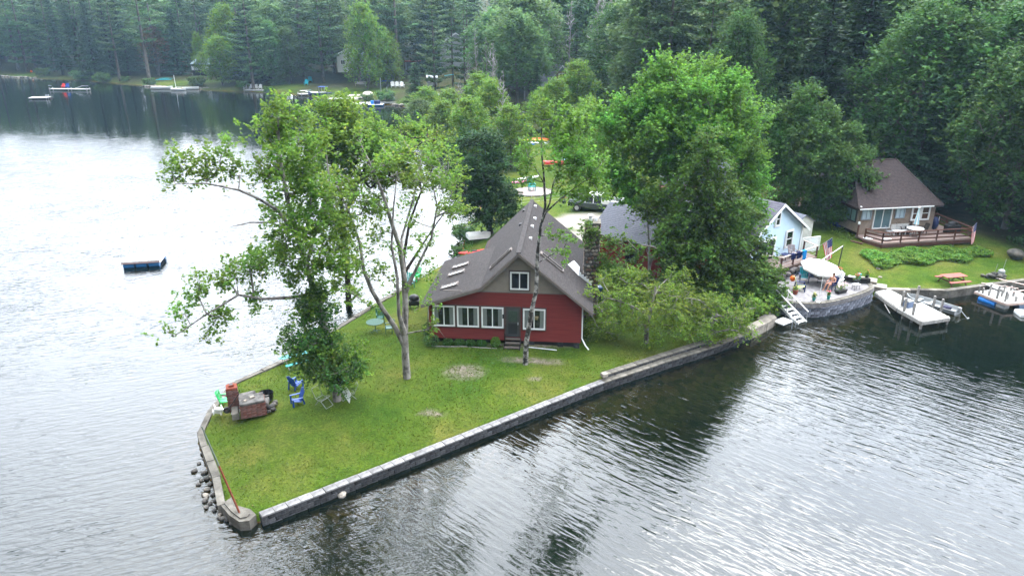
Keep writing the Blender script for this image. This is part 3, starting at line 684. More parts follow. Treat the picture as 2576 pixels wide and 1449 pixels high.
def leaf_mesh(P, size, rs, up=.8, aspect=.75, axisdir=None):
    """one kite shaped leaf per point"""
    n = len(P); nr = rs.normal(size=(n, 3)); nr[:, 2] = np.abs(nr[:, 2]) + up; nr = unit(nr)
    t = rs.normal(size=(n, 3)) if axisdir is None else axisdir + rs.normal(size=(n, 3)) * .5
    t = unit(t - nr * (t * nr).sum(1, keepdims=True)); b = np.cross(nr, t)
    s = (size * rs.uniform(.65, 1.3, n))[:, None]
    V = np.stack([P - t * s * .5, P + b * s * .5 * aspect - nr * s * .08, P + t * s * .5, P - b * s * .5 * aspect - nr * s * .08], 1).reshape(-1, 3)
    F = np.arange(4 * n).reshape(n, 4)
    return V, F
class Skel:
    """wood that grows: nodes with parents; every new branch joins the nearest fitting node"""
    def __init__(s, maxn=9000): s.p = np.zeros((maxn, 3)); s.par = -np.ones(maxn, int); s.rad = np.zeros(maxn); s.n = 0; s.lines = []; s.w = np.zeros(maxn)
    def node(s, p, par, r=0.0): i = s.n; s.p[i] = p; s.par[i] = par; s.rad[i] = r; s.n += 1; return i
    def trunk(s, pts, r0, r1, par=-1, step=.5):
        ids = []; pts = [np.array(q, float) for q in pts]
        tot = sum(np.linalg.norm(b - a) for a, b in zip(pts[:-1], pts[1:])); acc = 0; last = par
        for a, b in zip(pts[:-1], pts[1:]):
            L_ = np.linalg.norm(b - a); k = max(1, int(L_ / step))
            for i in range(k):
                last = s.node(a + (b - a) * i / k, last, r0 + (r1 - r0) * (acc + L_ * i / k) / tot); ids.append(last)
            acc += L_
        last = s.node(pts[-1], last, r1); ids.append(last)
        s.lines.append(ids if par < 0 else [par] + ids); return ids
    def reach(s, c, rs, sag=.0, step=.8, up=.5, rise=.6, j=.12):
        P = s.p[:s.n]; d = P - c; dist = np.linalg.norm(d, axis=1); hd = np.hypot(d[:, 0], d[:, 1])
        cost = dist + rise * np.maximum(0, P[:, 2] - c[2] + up * hd)
        a = int(np.argmin(cost)); q = P[a].copy(); L_ = dist[a]; k = max(1, int(L_ / step)); last = a; ids = [a]
        for i in range(1, k + 1):
            t = i / k; m = q + (c - q) * t; m[2] += sag * L_ * math.sin(math.pi * t)
            if i < k: m += rs.normal(size=3) * j * min(1, L_ / 3)
            last = s.node(m, last); ids.append(last)
        s.lines.append(ids); return last
    def mesh(s, rtip=.012, pw=.5, rmax=.12, sides=5):
        cnt = np.zeros(s.n)
        for l_ in s.lines: cnt[l_[-1]] += 1
        for i in range(s.n - 1, 0, -1):
            if s.par[i] >= 0: cnt[s.par[i]] += cnt[i]
        r = np.maximum(s.rad[:s.n], np.minimum(rmax, rtip * np.maximum(cnt, 1) ** pw)); r = np.where(s.rad[:s.n] > 0, s.rad[:s.n], r)
        k = MB()
        for l_ in s.lines:
            if len(l_) < 2: continue
            rr = [r[i] for i in l_]
            if s.rad[l_[1]] == 0: rr[0] = min(rr[0], rr[1] * 1.3)
            nn = 8 if rr[0] > .12 else sides if rr[0] > .03 else 3
            k.tube([s.p[i] for i in l_], rr, nn, cap=False)
        return k
def sprays(C, dirs, rs, n_spray, L_, n_leaf, size, jit=.1, up=.35, rnd=.7, out=.7, droop=0.0, crad=None):
    """around every cluster centre a handful of leafy shoots"""
    n = len(C); S_ = n_spray
    d = dirs[:, None, :] * out + rs.normal(size=(n, S_, 3)) * rnd; d[..., 2] += up; d = unit(d)
    st = C[:, None, :] + rs.normal(size=(n, S_, 3)) * (crad if crad is not None else .25)
    l_ = L_ * rs.uniform(.5, 1.25, (n, S_, 1, 1))
    t = rs.uniform(0, 1, (n, S_, n_leaf, 1)) ** .8
    P = st[:, :, None, :] + d[:, :, None, :] * t * l_ + rs.normal(size=(n, S_, n_leaf, 3)) * jit * (1.15 - .75 * t)
    P[..., 2] -= (droop * (t * l_) ** 2)[..., 0]
    ax = np.broadcast_to(d[:, :, None, :], P.shape)
    return P.reshape(-1, 3), ax.reshape(-1, 3), st.reshape(-1, 3), (st + d * l_[..., 0] * .9 - np.array([0, 0, 1]) * droop * (l_[..., 0] * .9) ** 2).reshape(-1, 3)
def blob_points(blobs, dens, rs, mind=.0):
    out_ = []; 
    for (c, r) in blobs:
        c = np.array(c); r = np.array(r); v = r[0] * r[1] * r[2]; n_ = max(2, int(dens * v ** .75))
        q = unit(rs.normal(size=(n_, 3))) * (rs.uniform(0, 1, (n_, 1)) ** .42) * r + c; out_.append(q)
    return np.concatenate(out_)
def hero(name, label, cat, base, trunks, blobs, dens, leaf, bark, seed, size=.16, nspray=6, nleaf=11, sl=.75, up=.35, droop=0.0, jit=.11, sag=.04, r0=.2, extra_dead=0, rtip=.014, upb=.8, twigs=True, out=.7, fill=0.0):
    rs = np.random.default_rng(seed); base = np.array(base, float)
    sk = Skel()
    for i, (pts, ra, rb) in enumerate(trunks):
        pts = [np.array(p, float) - base for p in pts]
        if i == 0: pts[0] = pts[0] - np.array([0, 0, .25]); sk.trunk(pts, ra, rb)
        else:
            P = sk.p[:sk.n]; a = int(np.argmin(np.linalg.norm(P - pts[0], axis=1))); sk.trunk(pts[1:] if np.linalg.norm(P[a] - pts[0]) < .4 else pts, ra, rb, par=a)
    bl = [(np.array(c) - base, r) for c, r in blobs]
    C = blob_points(bl, dens, rs)
    cen = C.mean(0); T = sk.p[:sk.n].copy()
    dd = np.min(np.linalg.norm(C[:, None] - T[None], axis=2), axis=1); C = C[np.argsort(dd)]
    for c in C: sk.reach(c, rs, sag=sag)
    # outward direction of each cluster from its own blob / trunk line
    T2 = np.stack([T[np.argmin(np.abs(T[:, 2] - (c[2] - 1.0)) + .35 * np.hypot(T[:, 0] - c[0], T[:, 1] - c[1]))] for c in C])
    dirs = C - T2; dirs[:, 2] *= .4; dirs = unit(dirs)
    P, ax, s0, s1 = sprays(C, dirs, rs, nspray, sl, nleaf, size, jit, up, .7, out, droop)
    if extra_dead:
        for _ in range(extra_dead):
            c = C[rs.integers(len(C))] + rs.normal(size=3) * .5; sk.reach(c, rs, sag=0, j=.2)
    V, F = leaf_mesh(P, size, rs, upb, axisdir=ax)
    tree = thing(name, label, cat, tuple(base))
    k = sk.mesh(rtip=rtip)
    if twigs:
        for a, b in zip(s0[::2], s1[::2]): k.tube([a, b], [.009, .004], 3, cap=False)
    k.build("trunk", bark, tree, smooth=True)
    link("crown", raw_mesh("crown", V, F), leaf, tree)
    return tree
def bl(lst, Y):
    """crown lobes read off the photograph: picture x, y, half width, half height (picture units), depth offset"""
    o_ = []
    for b in lst:
        x, y, rx, ry = b[:4]; dY = b[4] if len(b) > 4 else 0; c = A(x, y, Y + dY); s_ = (Y + dY) / FPX * 1.03
        o_.append(((c.x, c.y, c.z), (rx * s_, (rx + ry) / 2 * s_ * (b[5] if len(b) > 5 else 1.0), ry * s_)))
    return o_
def pa(lst, Y): return [tuple(A(p[0], p[1], Y + (p[2] if len(p) > 2 else 0))) for p in lst]

# A: big maple at the seawall with an ivy clad stem
b0 = GP(848, 1008, .9)
Y = b0.y
hero("maple_tree", "tall maple with pale stub trunk, leafy column and long limbs over the water", "tree", b0,
     [(pa([(848, 1008), (845, 960), (832, 900), (812, 800), (780, 700, .5), (750, 600, .5), (722, 500, 0), (705, 400), (698, 300)], Y), .24, .05),
      (pa([(812, 800), (800, 735), (740, 748), (660, 752, -.3), (600, 742, -.5), (520, 790, -.8), (440, 845, -1)], Y), .1, .02),
      (pa([(755, 610), (700, 530), (650, 500, -.4), (600, 478, -.6), (520, 462, -.8), (440, 462, -1)], Y), .1, .02),
      (pa([(742, 590), (680, 560, 0), (630, 560, -.4), (575, 572, -.8)], Y), .05, .012),
      (pa([(770, 670), (800, 560, 1), (830, 470, 1.5), (820, 380, 1.5)], Y), .1, .03)],
     bl([(700, 285, 45, 35), (745, 300, 40, 22), (690, 345, 60, 45, .5), (760, 380, 70, 45, -1), (680, 430, 60, 40, 1), (750, 465, 80, 45, -1), (800, 520, 70, 45), (720, 545, 50, 35, 1), (760, 590, 80, 40, -1.2),
         (690, 640, 55, 38), (640, 660, 40, 40, 1), (830, 580, 50, 45, 1), (850, 650, 45, 40, -.5), (780, 660, 50, 30, -1), (700, 600, 40, 25, -1), (610, 690, 38, 30), (560, 720, 30, 22), (740, 690, 35, 30),
         (790, 750, 42, 45, -.3), (800, 810, 45, 45, .2), (812, 870, 60, 42, -.4), (835, 925, 72, 38, -.8), (850, 955, 62, 26, .6), (760, 880, 35, 25), (880, 900, 40, 28, 1), (735, 850, 22, 14),
         (480, 405, 42, 22), (545, 400, 42, 28), (570, 360, 22, 18), (455, 440, 40, 18), (520, 440, 40, 20), (600, 440, 28, 24), (425, 425, 20, 12),
         (500, 745, 40, 20), (560, 700, 26, 20), (470, 790, 34, 16), (430, 830, 28, 12), (560, 800, 36, 24), (620, 770, 24, 26), (530, 830, 18, 14), (640, 740, 26, 14), (500, 700, 30, 12)], Y),
     18, L_MAPLE, M_PALEB, 11, size=.17, nspray=6, nleaf=14, sl=.6, up=.3)
# dense darker ivy / young maple column round the stem (own plant)
hero("young_maple", "dense dark green young maple wrapped round the pale stub trunk", "young tree", tuple(Vector(b0) + Vector((.35, .25, 0))),
     [(pa([(852, 1005, .3), (850, 960, .3), (835, 860, .3), (805, 760, .3)], Y), .07, .02)],
     bl([(790, 740, 34, 40, -.3), (795, 800, 42, 42, -.3), (812, 860, 55, 42, -.8), (835, 915, 72, 36, -1.2), (850, 950, 62, 24, -.8), (760, 870, 30, 22, -.8), (880, 925, 30, 22, -.8), (725, 845, 20, 14, -.4), (770, 920, 25, 25, -.5)], Y),
     26, L_MAPDK, M_BARK, 12, size=.15, nspray=6, nleaf=12, sl=.45, up=.15)
# B: maple behind it at the shore
b1 = GP(878, 792, .8); Y = b1.y
hero("maple_tree", "tall maple behind the seawall with dark trunk and bright top leaning left", "tree", b1,
     [(pa([(878, 792), (876, 740), (872, 640), (862, 540), (850, 440), (830, 340), (815, 290)], Y), .24, .04), (pa([(864, 560), (900, 460), (935, 390), (960, 340)], Y), .1, .03), (pa([(868, 600), (820, 480, 1), (790, 400, 1.5)], Y), .1, .03)],
     bl([(845, 258, 26, 14), (830, 290, 55, 28), (880, 320, 75, 38, -1), (840, 360, 75, 40, 1), (930, 370, 70, 40), (980, 400, 50, 36, -1), (880, 420, 70, 34), (800, 420, 40, 32, 2), (950, 450, 50, 32, 1), (1010, 440, 42, 30), (870, 490, 45, 30),
         (850, 540, 35, 25), (930, 520, 40, 25, 1), (860, 620, 30, 26), (880, 680, 26, 25), (850, 720, 22, 22), (890, 740, 18, 16), (1040, 330, 30, 20, 3), (870, 290, 50, 22, 2)], Y),
     16, L_MAPLE, M_DKBARK, 13, size=.2, nspray=6, nleaf=13, sl=.8, up=.35)
# C: sparse multi stemmed tree left of the house
b2 = GP(1025, 950, .9); Y = b2.y
hero("silver_maple", "sparse many stemmed maple with grey forked trunk left of the house", "tree", b2,
     [(pa([(1024, 950), (1020, 900), (1018, 840), (1020, 760, .3), (1016, 690, .4), (1005, 620, .5), (985, 560, .4), (960, 480), (930, 410), (905, 360)], Y), .23, .045),
      (pa([(1020, 880), (995, 825), (965, 780, -.2), (935, 730, -.4), (915, 680, -.6), (905, 610, -.6), (880, 540, -.8), (850, 470, -1)], Y), .15, .03),
      (pa([(1018, 850), (1003, 790, -.5), (1000, 700, -.7), (985, 620, -.8), (990, 520, -1), (1000, 430, -1)], Y), .1, .02),
      (pa([(1018, 740), (1045, 680, .3), (1085, 600, .5), (1100, 520, .5), (1080, 420, .5)], Y), .08, .02),
      (pa([(1016, 700), (1010, 600, 1.5), (1040, 500, 2), (1060, 400, 2)], Y), .09, .02)],
     bl([(905, 350, 30, 25), (950, 420, 45, 35, -.5), (1010, 390, 45, 25, 1), (1080, 400, 45, 30), (1050, 460, 45, 30, 1), (1110, 460, 40, 35), (1130, 530, 38, 24), (880, 480, 35, 30, -1), (850, 450, 30, 25), (930, 520, 30, 24, -.6), (880, 560, 26, 26, -1),
         (900, 620, 28, 24), (870, 640, 30, 22, -1), (920, 690, 24, 24, -1), (960, 600, 24, 24), (1040, 570, 24, 20), (1060, 640, 22, 22), (960, 680, 22, 20), (985, 720, 18, 18), (1085, 690, 22, 18), (1075, 760, 16, 22, -.5), (940, 600, 20, 20), (900, 740, 22, 18, 1), (1000, 640, 22, 18),
         (1080, 820, 16, 12, -.4), (950, 770, 18, 14, .6)], Y),
     18, L_MAPLE, M_PALEB, 14, size=.17, nspray=5, nleaf=11, sl=.5, up=.2, extra_dead=130, rtip=.011)
# the same clump: dark trunk standing just behind C
b2b = GP(1040, 800, .9); Y = b2b.y
hero("thin_tree", "thin dark trunk tree standing between the forked maple and the house corner", "tree", b2b,
     [(pa([(1022, 812), (1022, 740), (1015, 650), (1030, 560), (1060, 480), (1090, 420)], Y), .17, .03), (pa([(1020, 680), (1060, 620), (1100, 560), (1145, 500)], Y), .06, .02)],
     bl([(1100, 400, 40, 26), (1140, 450, 40, 30), (1120, 520, 40, 24), (1150, 540, 30, 18), (1060, 440, 36, 26), (1040, 520, 26, 20), (1075, 600, 20, 16), (1050, 380, 50, 26, 3), (1100, 350, 50, 22, 5), (1020, 330, 50, 22, 6), (970, 340, 40, 22, 6)], Y),
     12, L_MAPLE, M_DKBARK, 15, size=.19, nspray=5, nleaf=10, sl=.7, extra_dead=60, rtip=.012)
# D: slim lichen-barked tree in front of the red house
b3 = GP(1321, 917, .9); Y = b3.y
hero("slim_maple", "slim tree with pale lichen spotted trunk in front of the red house door", "tree", b3,
     [(pa([(1321, 917), (1324, 860), (1338, 780), (1349, 730), (1352, 640, .2), (1360, 570, .3), (1372, 520, .4), (1368, 440, .4), (1362, 380, .4), (1362, 320, .4)], Y), .165, .03),
      (pa([(1363, 560), (1383, 510, 0), (1392, 460, .3), (1412, 420, .5), (1440, 370, .6)], Y), .06, .02), (pa([(1375, 540), (1410, 500, -.3), (1450, 470, -.5), (1480, 450, -.5)], Y), .04, .015), (pa([(1368, 460), (1345, 420, .3), (1330, 400, .4)], Y), .035, .012)],
     bl([(1362, 272, 32, 12), (1350, 300, 25, 14), (1430, 300, 45, 25), (1400, 340, 40, 25, .5), (1450, 345, 30, 20), (1395, 380, 35, 22, -.5), (1450, 400, 50, 28), (1420, 440, 45, 28, .5), (1480, 430, 42, 28), (1500, 470, 30, 20), (1340, 400, 26, 20), (1320, 440, 26, 16),
         (1460, 480, 42, 16), (1430, 490, 36, 12, -.5), (1400, 585, 26, 14), (1420, 605, 26, 14), (1410, 640, 18, 8), (1330, 360, 22, 14)], Y),
     20, L_BRIGHT, M_BIRCH, 16, size=.17, nspray=6, nleaf=12, sl=.5, up=.2, extra_dead=25, rtip=.012)
# E: great bright maple right of the house
b4 = G(11.2, 54.5); Y = b4.y
hero("large_maple", "largest bright green maple with upswept shoots beyond the red garage", "tree", b4,
     [([tuple(b4)] + pa([(1660, 600), (1680, 480), (1700, 360), (1720, 250)], Y), .38, .06), (pa([(1665, 570), (1600, 470, 0), (1540, 380, -1), (1530, 320, -1)], Y), .16, .03), (pa([(1672, 520), (1770, 430, 0), (1850, 350, 0), (1880, 290)], Y), .17, .03), (pa([(1690, 420), (1620, 320, 1), (1600, 250, 1)], Y), .12, .03), (pa([(1680, 480), (1760, 360, -2), (1790, 280, -2)], Y), .12, .03)],
     bl([(1690, 185, 40, 22), (1760, 200, 50, 28, 1), (1840, 225, 40, 22), (1650, 225, 50, 30, 1), (1720, 250, 70, 36, -2), (1800, 270, 65, 40), (1570, 290, 38, 28), (1620, 300, 55, 38), (1520, 325, 34, 20, -1), (1700, 340, 75, 45, -3), (1560, 360, 45, 34, -1), (1860, 320, 50, 36),
         (1790, 350, 70, 45, -2), (1630, 400, 65, 42, -2), (1500, 300, 26, 12), (1870, 400, 45, 40), (1560, 440, 45, 30, -2), (1700, 430, 60, 36, -2), (1880, 470, 38, 34), (1600, 490, 45, 30, -3), (1540, 480, 36, 20, -2), (1850, 260, 50, 26, 2), (1870, 540, 36, 34), (1480, 380, 22, 14), (1660, 520, 40, 28, -3)], Y),
     17, L_BRIGHT, M_BARK, 17, size=.22, nspray=6, nleaf=18, sl=1.5, up=.85, r0=.3, jit=.12)
# F: hemlock in front of it
b5 = G(13.6, 47.6); Y = b5.y
hero("hemlock_tree", "broad dark hemlock with yellow green tips between the maple and the patio", "tree", b5,
     [([tuple(b5)] + pa([(1790, 720), (1785, 560), (1780, 400), (1778, 335)], Y), .26, .04)],
     bl([(1778, 350, 26, 20), (1785, 400, 45, 30), (1770, 450, 62, 34), (1800, 500, 75, 36), (1760, 545, 85, 36), (1820, 590, 85, 38), (1750, 625, 85, 36, -.6), (1830, 670, 95, 36), (1760, 705, 95, 34, -.8), (1860, 730, 85, 32, -.6), (1790, 765, 95, 30, -1), (1710, 680, 45, 30), (1920, 690, 48, 30), (1900, 790, 45, 22, -.8),
         (1560, 685, 42, 18, 3), (1620, 700, 45, 18, 2), (1900, 620, 34, 26), (1690, 590, 36, 28), (1860, 800, 50, 18, -1), (1680, 740, 40, 22), (1650, 520, 40, 30, 2), (1700, 620, 50, 34), (1940, 740, 40, 26), (1780, 810, 70, 20, -.5), (1720, 560, 50, 34, 1), (1860, 540, 50, 34, 1), (1700, 500, 40, 30, 2), (1500, 590, 26, 14, -3), (1478, 572, 16, 12, -3), (1540, 650, 30, 14, -2.5), (1550, 605, 28, 14, -2), (1600, 625, 26, 14, -1)], Y),
     26, L_HEM, M_BARK, 18, size=.19, nspray=6, nleaf=14, sl=.85, up=-.05, droop=.4, jit=.09, out=1.1, upb=1.2)
hero("dead_tree", "bare bleached dead tree forking upward beside the red garage", "dead tree", G(11.0, 50.6),
     [([tuple(G(11.0, 50.6))] + pa([(1634, 700), (1632, 610), (1630, 560), (1628, 520)], 50.6), .14, .03), (pa([(1634, 660), (1665, 610), (1700, 540), (1722, 480), (1736, 430)], 50.6), .075, .02), (pa([(1700, 540), (1712, 500), (1706, 470)], 50.6), .03, .01)],
     bl([(1640, 600, 30, 60), (1690, 540, 40, 60), (1640, 540, 30, 30)], 50.6), 1.2, L_HEM, M_DEAD, 19, nspray=1, nleaf=1, size=.1, extra_dead=40, rtip=.009)
# G: low yellow green hornbeam in front
b6 = GP(1626, 862, .9); Y = b6.y
hero("hornbeam_tree", "low spreading yellow green tree with drooping sprays by the block wall", "tree", b6,
     [(pa([(1626, 862), (1627, 820), (1640, 770), (1650, 720)], Y), .17, .05), (pa([(1630, 800), (1580, 765), (1530, 750), (1500, 770)], Y), .06, .015), (pa([(1640, 770), (1700, 745), (1760, 755), (1800, 790)], Y), .06, .015), (pa([(1645, 750), (1660, 720, 1.5), (1690, 690, 2.5)], Y), .05, .015)],
     bl([(1520, 775, 30, 20), (1495, 810, 20, 16), (1560, 745, 36, 18, .5), (1600, 735, 40, 18), (1650, 725, 40, 20, 1), (1700, 735, 40, 20), (1660, 770, 42, 18, -1), (1620, 775, 36, 14, -1.3), (1700, 785, 45, 20, -1.2), (1750, 770, 40, 22), (1790, 800, 40, 22), (1740, 815, 40, 18, -.6), (1690, 820, 38, 18, -1),
         (1650, 815, 26, 16, -1.2), (1540, 810, 22, 16, -.8), (1800, 835, 26, 12), (1710, 700, 40, 18, 2), (1580, 700, 36, 16, 2), (1530, 835, 14, 10, -.5), (1480, 790, 14, 12), (1505, 745, 26, 16), (1560, 790, 34, 20), (1600, 700, 46, 20, 1.4), (1520, 700, 26, 16, 1.4), (1780, 760, 50, 26, 1), (1840, 780, 40, 24, .6), (1860, 820, 40, 18), (1900, 770, 36, 22, 1.5), (1760, 840, 36, 16), (1640, 845, 26, 10, -1), (1560, 850, 14, 10), (1590, 800, 40, 26, -.4)], Y),
     30, L_IRON, M_PALEB, 20, size=.13, nspray=6, nleaf=11, sl=.62, up=-.1, droop=.45, jit=.07, sag=.12, extra_dead=25, rtip=.01, out=1.0)
# H: dark oak at the far shore lawn
b7 = G(-2.0, 65.6); Y = b7.y
hero("oak_tree", "round dark green tree by the water behind the red house", "tree", b7,
     [([tuple(b7)] + pa([(1228, 560), (1222, 480), (1215, 400)], Y), .32, .06), (pa([(1228, 550), (1270, 500), (1285, 460)], Y), .12, .03), (pa([(1226, 530), (1180, 470), (1165, 420)], Y), .12, .03)],
     bl([(1200, 350, 45, 22, 1), (1160, 370, 30, 18), (1235, 370, 34, 22), (1170, 420, 40, 28), (1230, 420, 50, 32, -1), (1190, 470, 50, 32, -1), (1260, 480, 45, 32), (1230, 520, 60, 28, -1), (1180, 520, 26, 18), (1285, 530, 28, 20), (1240, 555, 50, 16), (1150, 490, 20, 16)], Y),
     17, L_OAK, M_DKBARK, 21, size=.22, nspray=6, nleaf=12, sl=.8, up=.2)
# I: rounded tree behind the blue cottage
b8 = G(27.8, 68.6); Y = b8.y
hero("round_tree", "dense rounded tree between the blue cottage and the beige house", "tree", b8,
     [([tuple(b8)] + pa([(2045, 480), (2040, 380), (2035, 270)], Y), .32, .05), (pa([(2046, 500), (2120, 440), (2150, 400)], Y), .12, .03), (pa([(2046, 500), (1970, 430), (1950, 380)], Y), .12, .03)],
     bl([(2030, 245, 30, 18), (2000, 285, 50, 28), (2065, 300, 50, 30), (1960, 330, 45, 30), (2030, 345, 60, 34, -2), (2110, 350, 50, 34), (1950, 390, 50, 32, -1), (2020, 410, 60, 34, -3), (2090, 410, 60, 34, -3), (2150, 400, 45, 30), (1940, 440, 40, 26), (2000, 470, 55, 28, -3), (2080, 470, 60, 28, -3), (2150, 460, 45, 28), (2180, 430, 26, 20), (2060, 510, 50, 18, -2), (1975, 505, 30, 16, -1), (2130, 500, 50, 30, -2.5), (2165, 460, 40, 34, -2.5), (2100, 540, 55, 20, -3), (2030, 540, 50, 18, -2), (1950, 300, 30, 24), (1940, 540, 30, 20)], Y),
     22, L_ROUND, M_BARK, 22, size=.23, nspray=6, nleaf=13, sl=.9, up=.45)

# ---------------------------------------------------------------- forest kinds, copied
def proto_broad(name, h, rad, seed, leaf, bark, size, n=150, cb=.3, label='', lean=.0, flat=.8, topw=.6):
    rs = np.random.default_rng(seed); sk = Skel()
    sk.trunk([(0, 0, -.6), (0.1 * rs.normal(), .1 * rs.normal(), h * .35), (.35 * rs.normal() + lean, .35 * rs.normal(), h * .65), (.5 * rs.normal() + lean, .4 * rs.normal(), h * .92)], h * .018, h * .004, step=1.2)
    z = h * (cb + (1 - cb) * rs.uniform(0, 1, n) ** .85); t = (z / h - cb) / (1 - cb)
    env = rad * np.sin(np.pi * np.clip(t * (1 - .16) + .16, 0, 1)) ** topw
    a = rs.uniform(0, 2 * np.pi, n); lob = 1 + .28 * np.sin(a * 3 + seed) * np.sin(t * 7 + seed)
    r = env * lob * rs.uniform(0, 1, n) ** .38
    C = np.stack([r * np.cos(a) + lean * t, r * np.sin(a), z], 1)
    C = C[np.argsort(np.hypot(C[:, 0], C[:, 1]))]
    for c in C: sk.reach(c, rs, sag=.05, step=1.6)
    dirs = C.copy(); dirs[:, 2] = 0; dirs = unit(dirs)
    P, ax, s0, s1 = sprays(C, dirs, rs, 6, h * .085, 8, size, size * .7, .35, .75, .6, 0, crad=h * .03)
    V, F = leaf_mesh(P, size, rs, .9, axisdir=ax)
    t_ = thing(name, label, "tree"); sk.mesh(rtip=.022, rmax=h * .012, sides=4).build("trunk", bark, t_, smooth=True)
    link("crown", raw_mesh("crown", V, F), leaf, t_); return t_
def proto_conifer(name, h, rad, seed, leaf, bark, size, label, kind='spruce', cb=.12):
    rs = np.random.default_rng(seed); k = MB(); k.tube([(0, 0, -.6), (0, 0, h * .5), (.1, 0, h)], [h * .016, h * .009, .02], 6, cap=False)
    Ps = []; As = []; z = h * cb; pine = kind == 'pine'
    while z < h * .985:
        t = (z / h - cb) / (1 - cb); nb = int(rs.integers(4, 7)); a0 = rs.uniform(0, 6.28)
        for i in range(nb):
            if pine: rr = rad * (.35 + .65 * math.sin(math.pi * min(1, .22 + .78 * t)) ) * rs.uniform(.45, 1.15)
            else: rr = rad * (1 - t) ** .85 * rs.uniform(.7, 1.12) + .25
            if rs.uniform() < (.22 if pine else .05): continue
            an = a0 + 6.283 * i / nb + rs.uniform(-.35, .35); d = np.array([math.cos(an), math.sin(an), 0]); 
            tip = d * rr; rise = (.10 if pine else -.22) * rr; zz = z + rs.uniform(-.3, .3)
            p1 = d * rr * .55 + [0, 0, zz + rise * .3]; p2 = tip + [0, 0, zz + rise + (.12 * rr if not pine else .05 * rr)]
            k.tube([(0, 0, zz), tuple(p1), tuple(p2)], [.05, .035, .012], 3, cap=False)
            m = int((75 if pine else 70) * rr / 2.4) + 8
            s_ = rs.uniform(.25 if pine else .12, 1.03, m); side = rs.normal(size=m) * rr * (.17 if pine else .2) * np.sqrt(np.clip(1.15 - s_, .05, 1)) ; pd = np.array([-math.sin(an), math.cos(an), 0])
            q = np.where((s_ < .55)[:, None], p1 * (s_ / .55)[:, None] + np.array([0, 0, zz]) * (1 - s_ / .55)[:, None], p1 + (p2 - p1) * ((s_ - .55) / .45)[:, None])
            q = q + pd * side[:, None] + rs.normal(size=(m, 3)) * [.1, .1, .12 if pine else .06]; q[:, 2] -= np.abs(side) * (.0 if pine else .3)
            Ps.append(q); As.append(np.tile(d, (m, 1)) + pd * np.sign(side)[:, None] * .6)
        z += h * (.055 if pine else .034) * rs.uniform(.8, 1.25)
    P = np.concatenate(Ps); ax = np.concatenate(As); V, F = leaf_mesh(P, size, rs, 1.6, .5, axisdir=ax)
    t_ = thing(name, label, "tree"); k.build("trunk", bark, t_, smooth=True); link("crown", raw_mesh("crown", V, F), leaf, t_); return t_
def proto_dead(name, h, seed, label, bark, spread=2.3, n=90):
    rs = np.random.default_rng(seed); sk = Skel(); sk.trunk([(0, 0, -.5), (.1, .1, h * .5), (.3 * rs.normal(), .2, h)], h * .011, .02, step=1.0)
    z = h * rs.uniform(.3, .97, n); a = rs.uniform(0, 6.28, n); r = spread * rs.uniform(.2, 1, n) * (1.15 - z / h)
    for c in np.stack([r * np.cos(a), r * np.sin(a), z], 1): sk.reach(c, rs, sag=-.02, step=1.0, j=.2, up=1.2)
    t_ = thing(name, label, "dead tree"); sk.mesh(rtip=.036, rmax=.1, sides=4).build("trunk", bark, t_, smooth=True); return t_
PR = {}
PR['broad1'] = proto_broad("broadleaf_tree", 17, 4.6, 31, L_FAR, M_BARK, .44, 260)
PR['broad2'] = proto_broad("broadleaf_tree", 18, 3.8, 32, L_FAR, M_BARK, .44, 240, cb=.16)
PR['near1'] = proto_broad("broadleaf_tree", 18, 5.6, 33, L_NEARA, M_BARK, .34, 620, cb=.1)
PR['near2'] = proto_broad("broadleaf_tree", 18, 5.0, 34, L_NEARA, M_BARK, .34, 600, cb=.1)
PR['pine1'] = proto_conifer("pine_tree", 24, 4.6, 35, L_PINE, M_BARK, .56, '', 'pine', .12)
PR['pine2'] = proto_conifer("pine_tree", 25, 4.2, 36, L_PINE, M_BARK, .56, '', 'pine', .35)
PR['spruce1'] = proto_conifer("spruce_tree", 20, 4.2, 37, L_SPR, M_DKBARK, .5, '', 'spruce', .04)
PR['spruce2'] = proto_conifer("spruce_tree", 22, 3.4, 38, L_SPR, M_DKBARK, .5, '', 'spruce', .10)
PR['cone'] = proto_conifer("small_conifer", 9, 2.2, 39, L_PINE, M_BARK, .34, '', 'spruce', .03)
PR['bush'] = proto_broad("shrub", 2.6, 1.6, 40, L_FAR, M_BARK, .26, 46, cb=.05, topw=.5)
PR['bright'] = proto_broad("broadleaf_tree", 12, 4.0, 42, L_MAPLE, M_BARK, .34, 260, cb=.1)
PR['rust'] = proto_broad("rusty_tree", 14, 3.0, 43, L_RUST, M_BARK, .38, 90, cb=.3)
PR['dead'] = proto_dead("dead_tree", 20, 41, '', M_DEAD)
PR['dead2'] = proto_dead("dead_tree", 18, 45, '', M_DEAD, 3.2, 120)
USED = set()
LAB = {'broad1': ("broadleaf_tree", "tree"), }
KINDLAB = {'broad1': 'leafy green tree of the shoreline wood with a rounded crown', 'broad2': 'slim leafy green tree in the wood', 'near1': 'big dark broadleaf tree of the wood right of the beige house', 'near2': 'big green broadleaf tree of the wood on the right hillside',
           'pine1': 'tall white pine with layered open branches', 'pine2': 'tall pine with high crown and bare lower stem', 'spruce1': 'dark dense spruce in the shoreline wood', 'spruce2': 'narrow dark spruce in the wood', 'cone': 'small green conifer near the shore',
           'bush': 'leafy green bush', 'bright': 'small bright green tree', 'rust': 'rust brown leaved tree among the pines', 'dead': 'bare grey dead tree standing in the wood', 'dead2': 'bare grey dead tree with wide branches in the wood'}
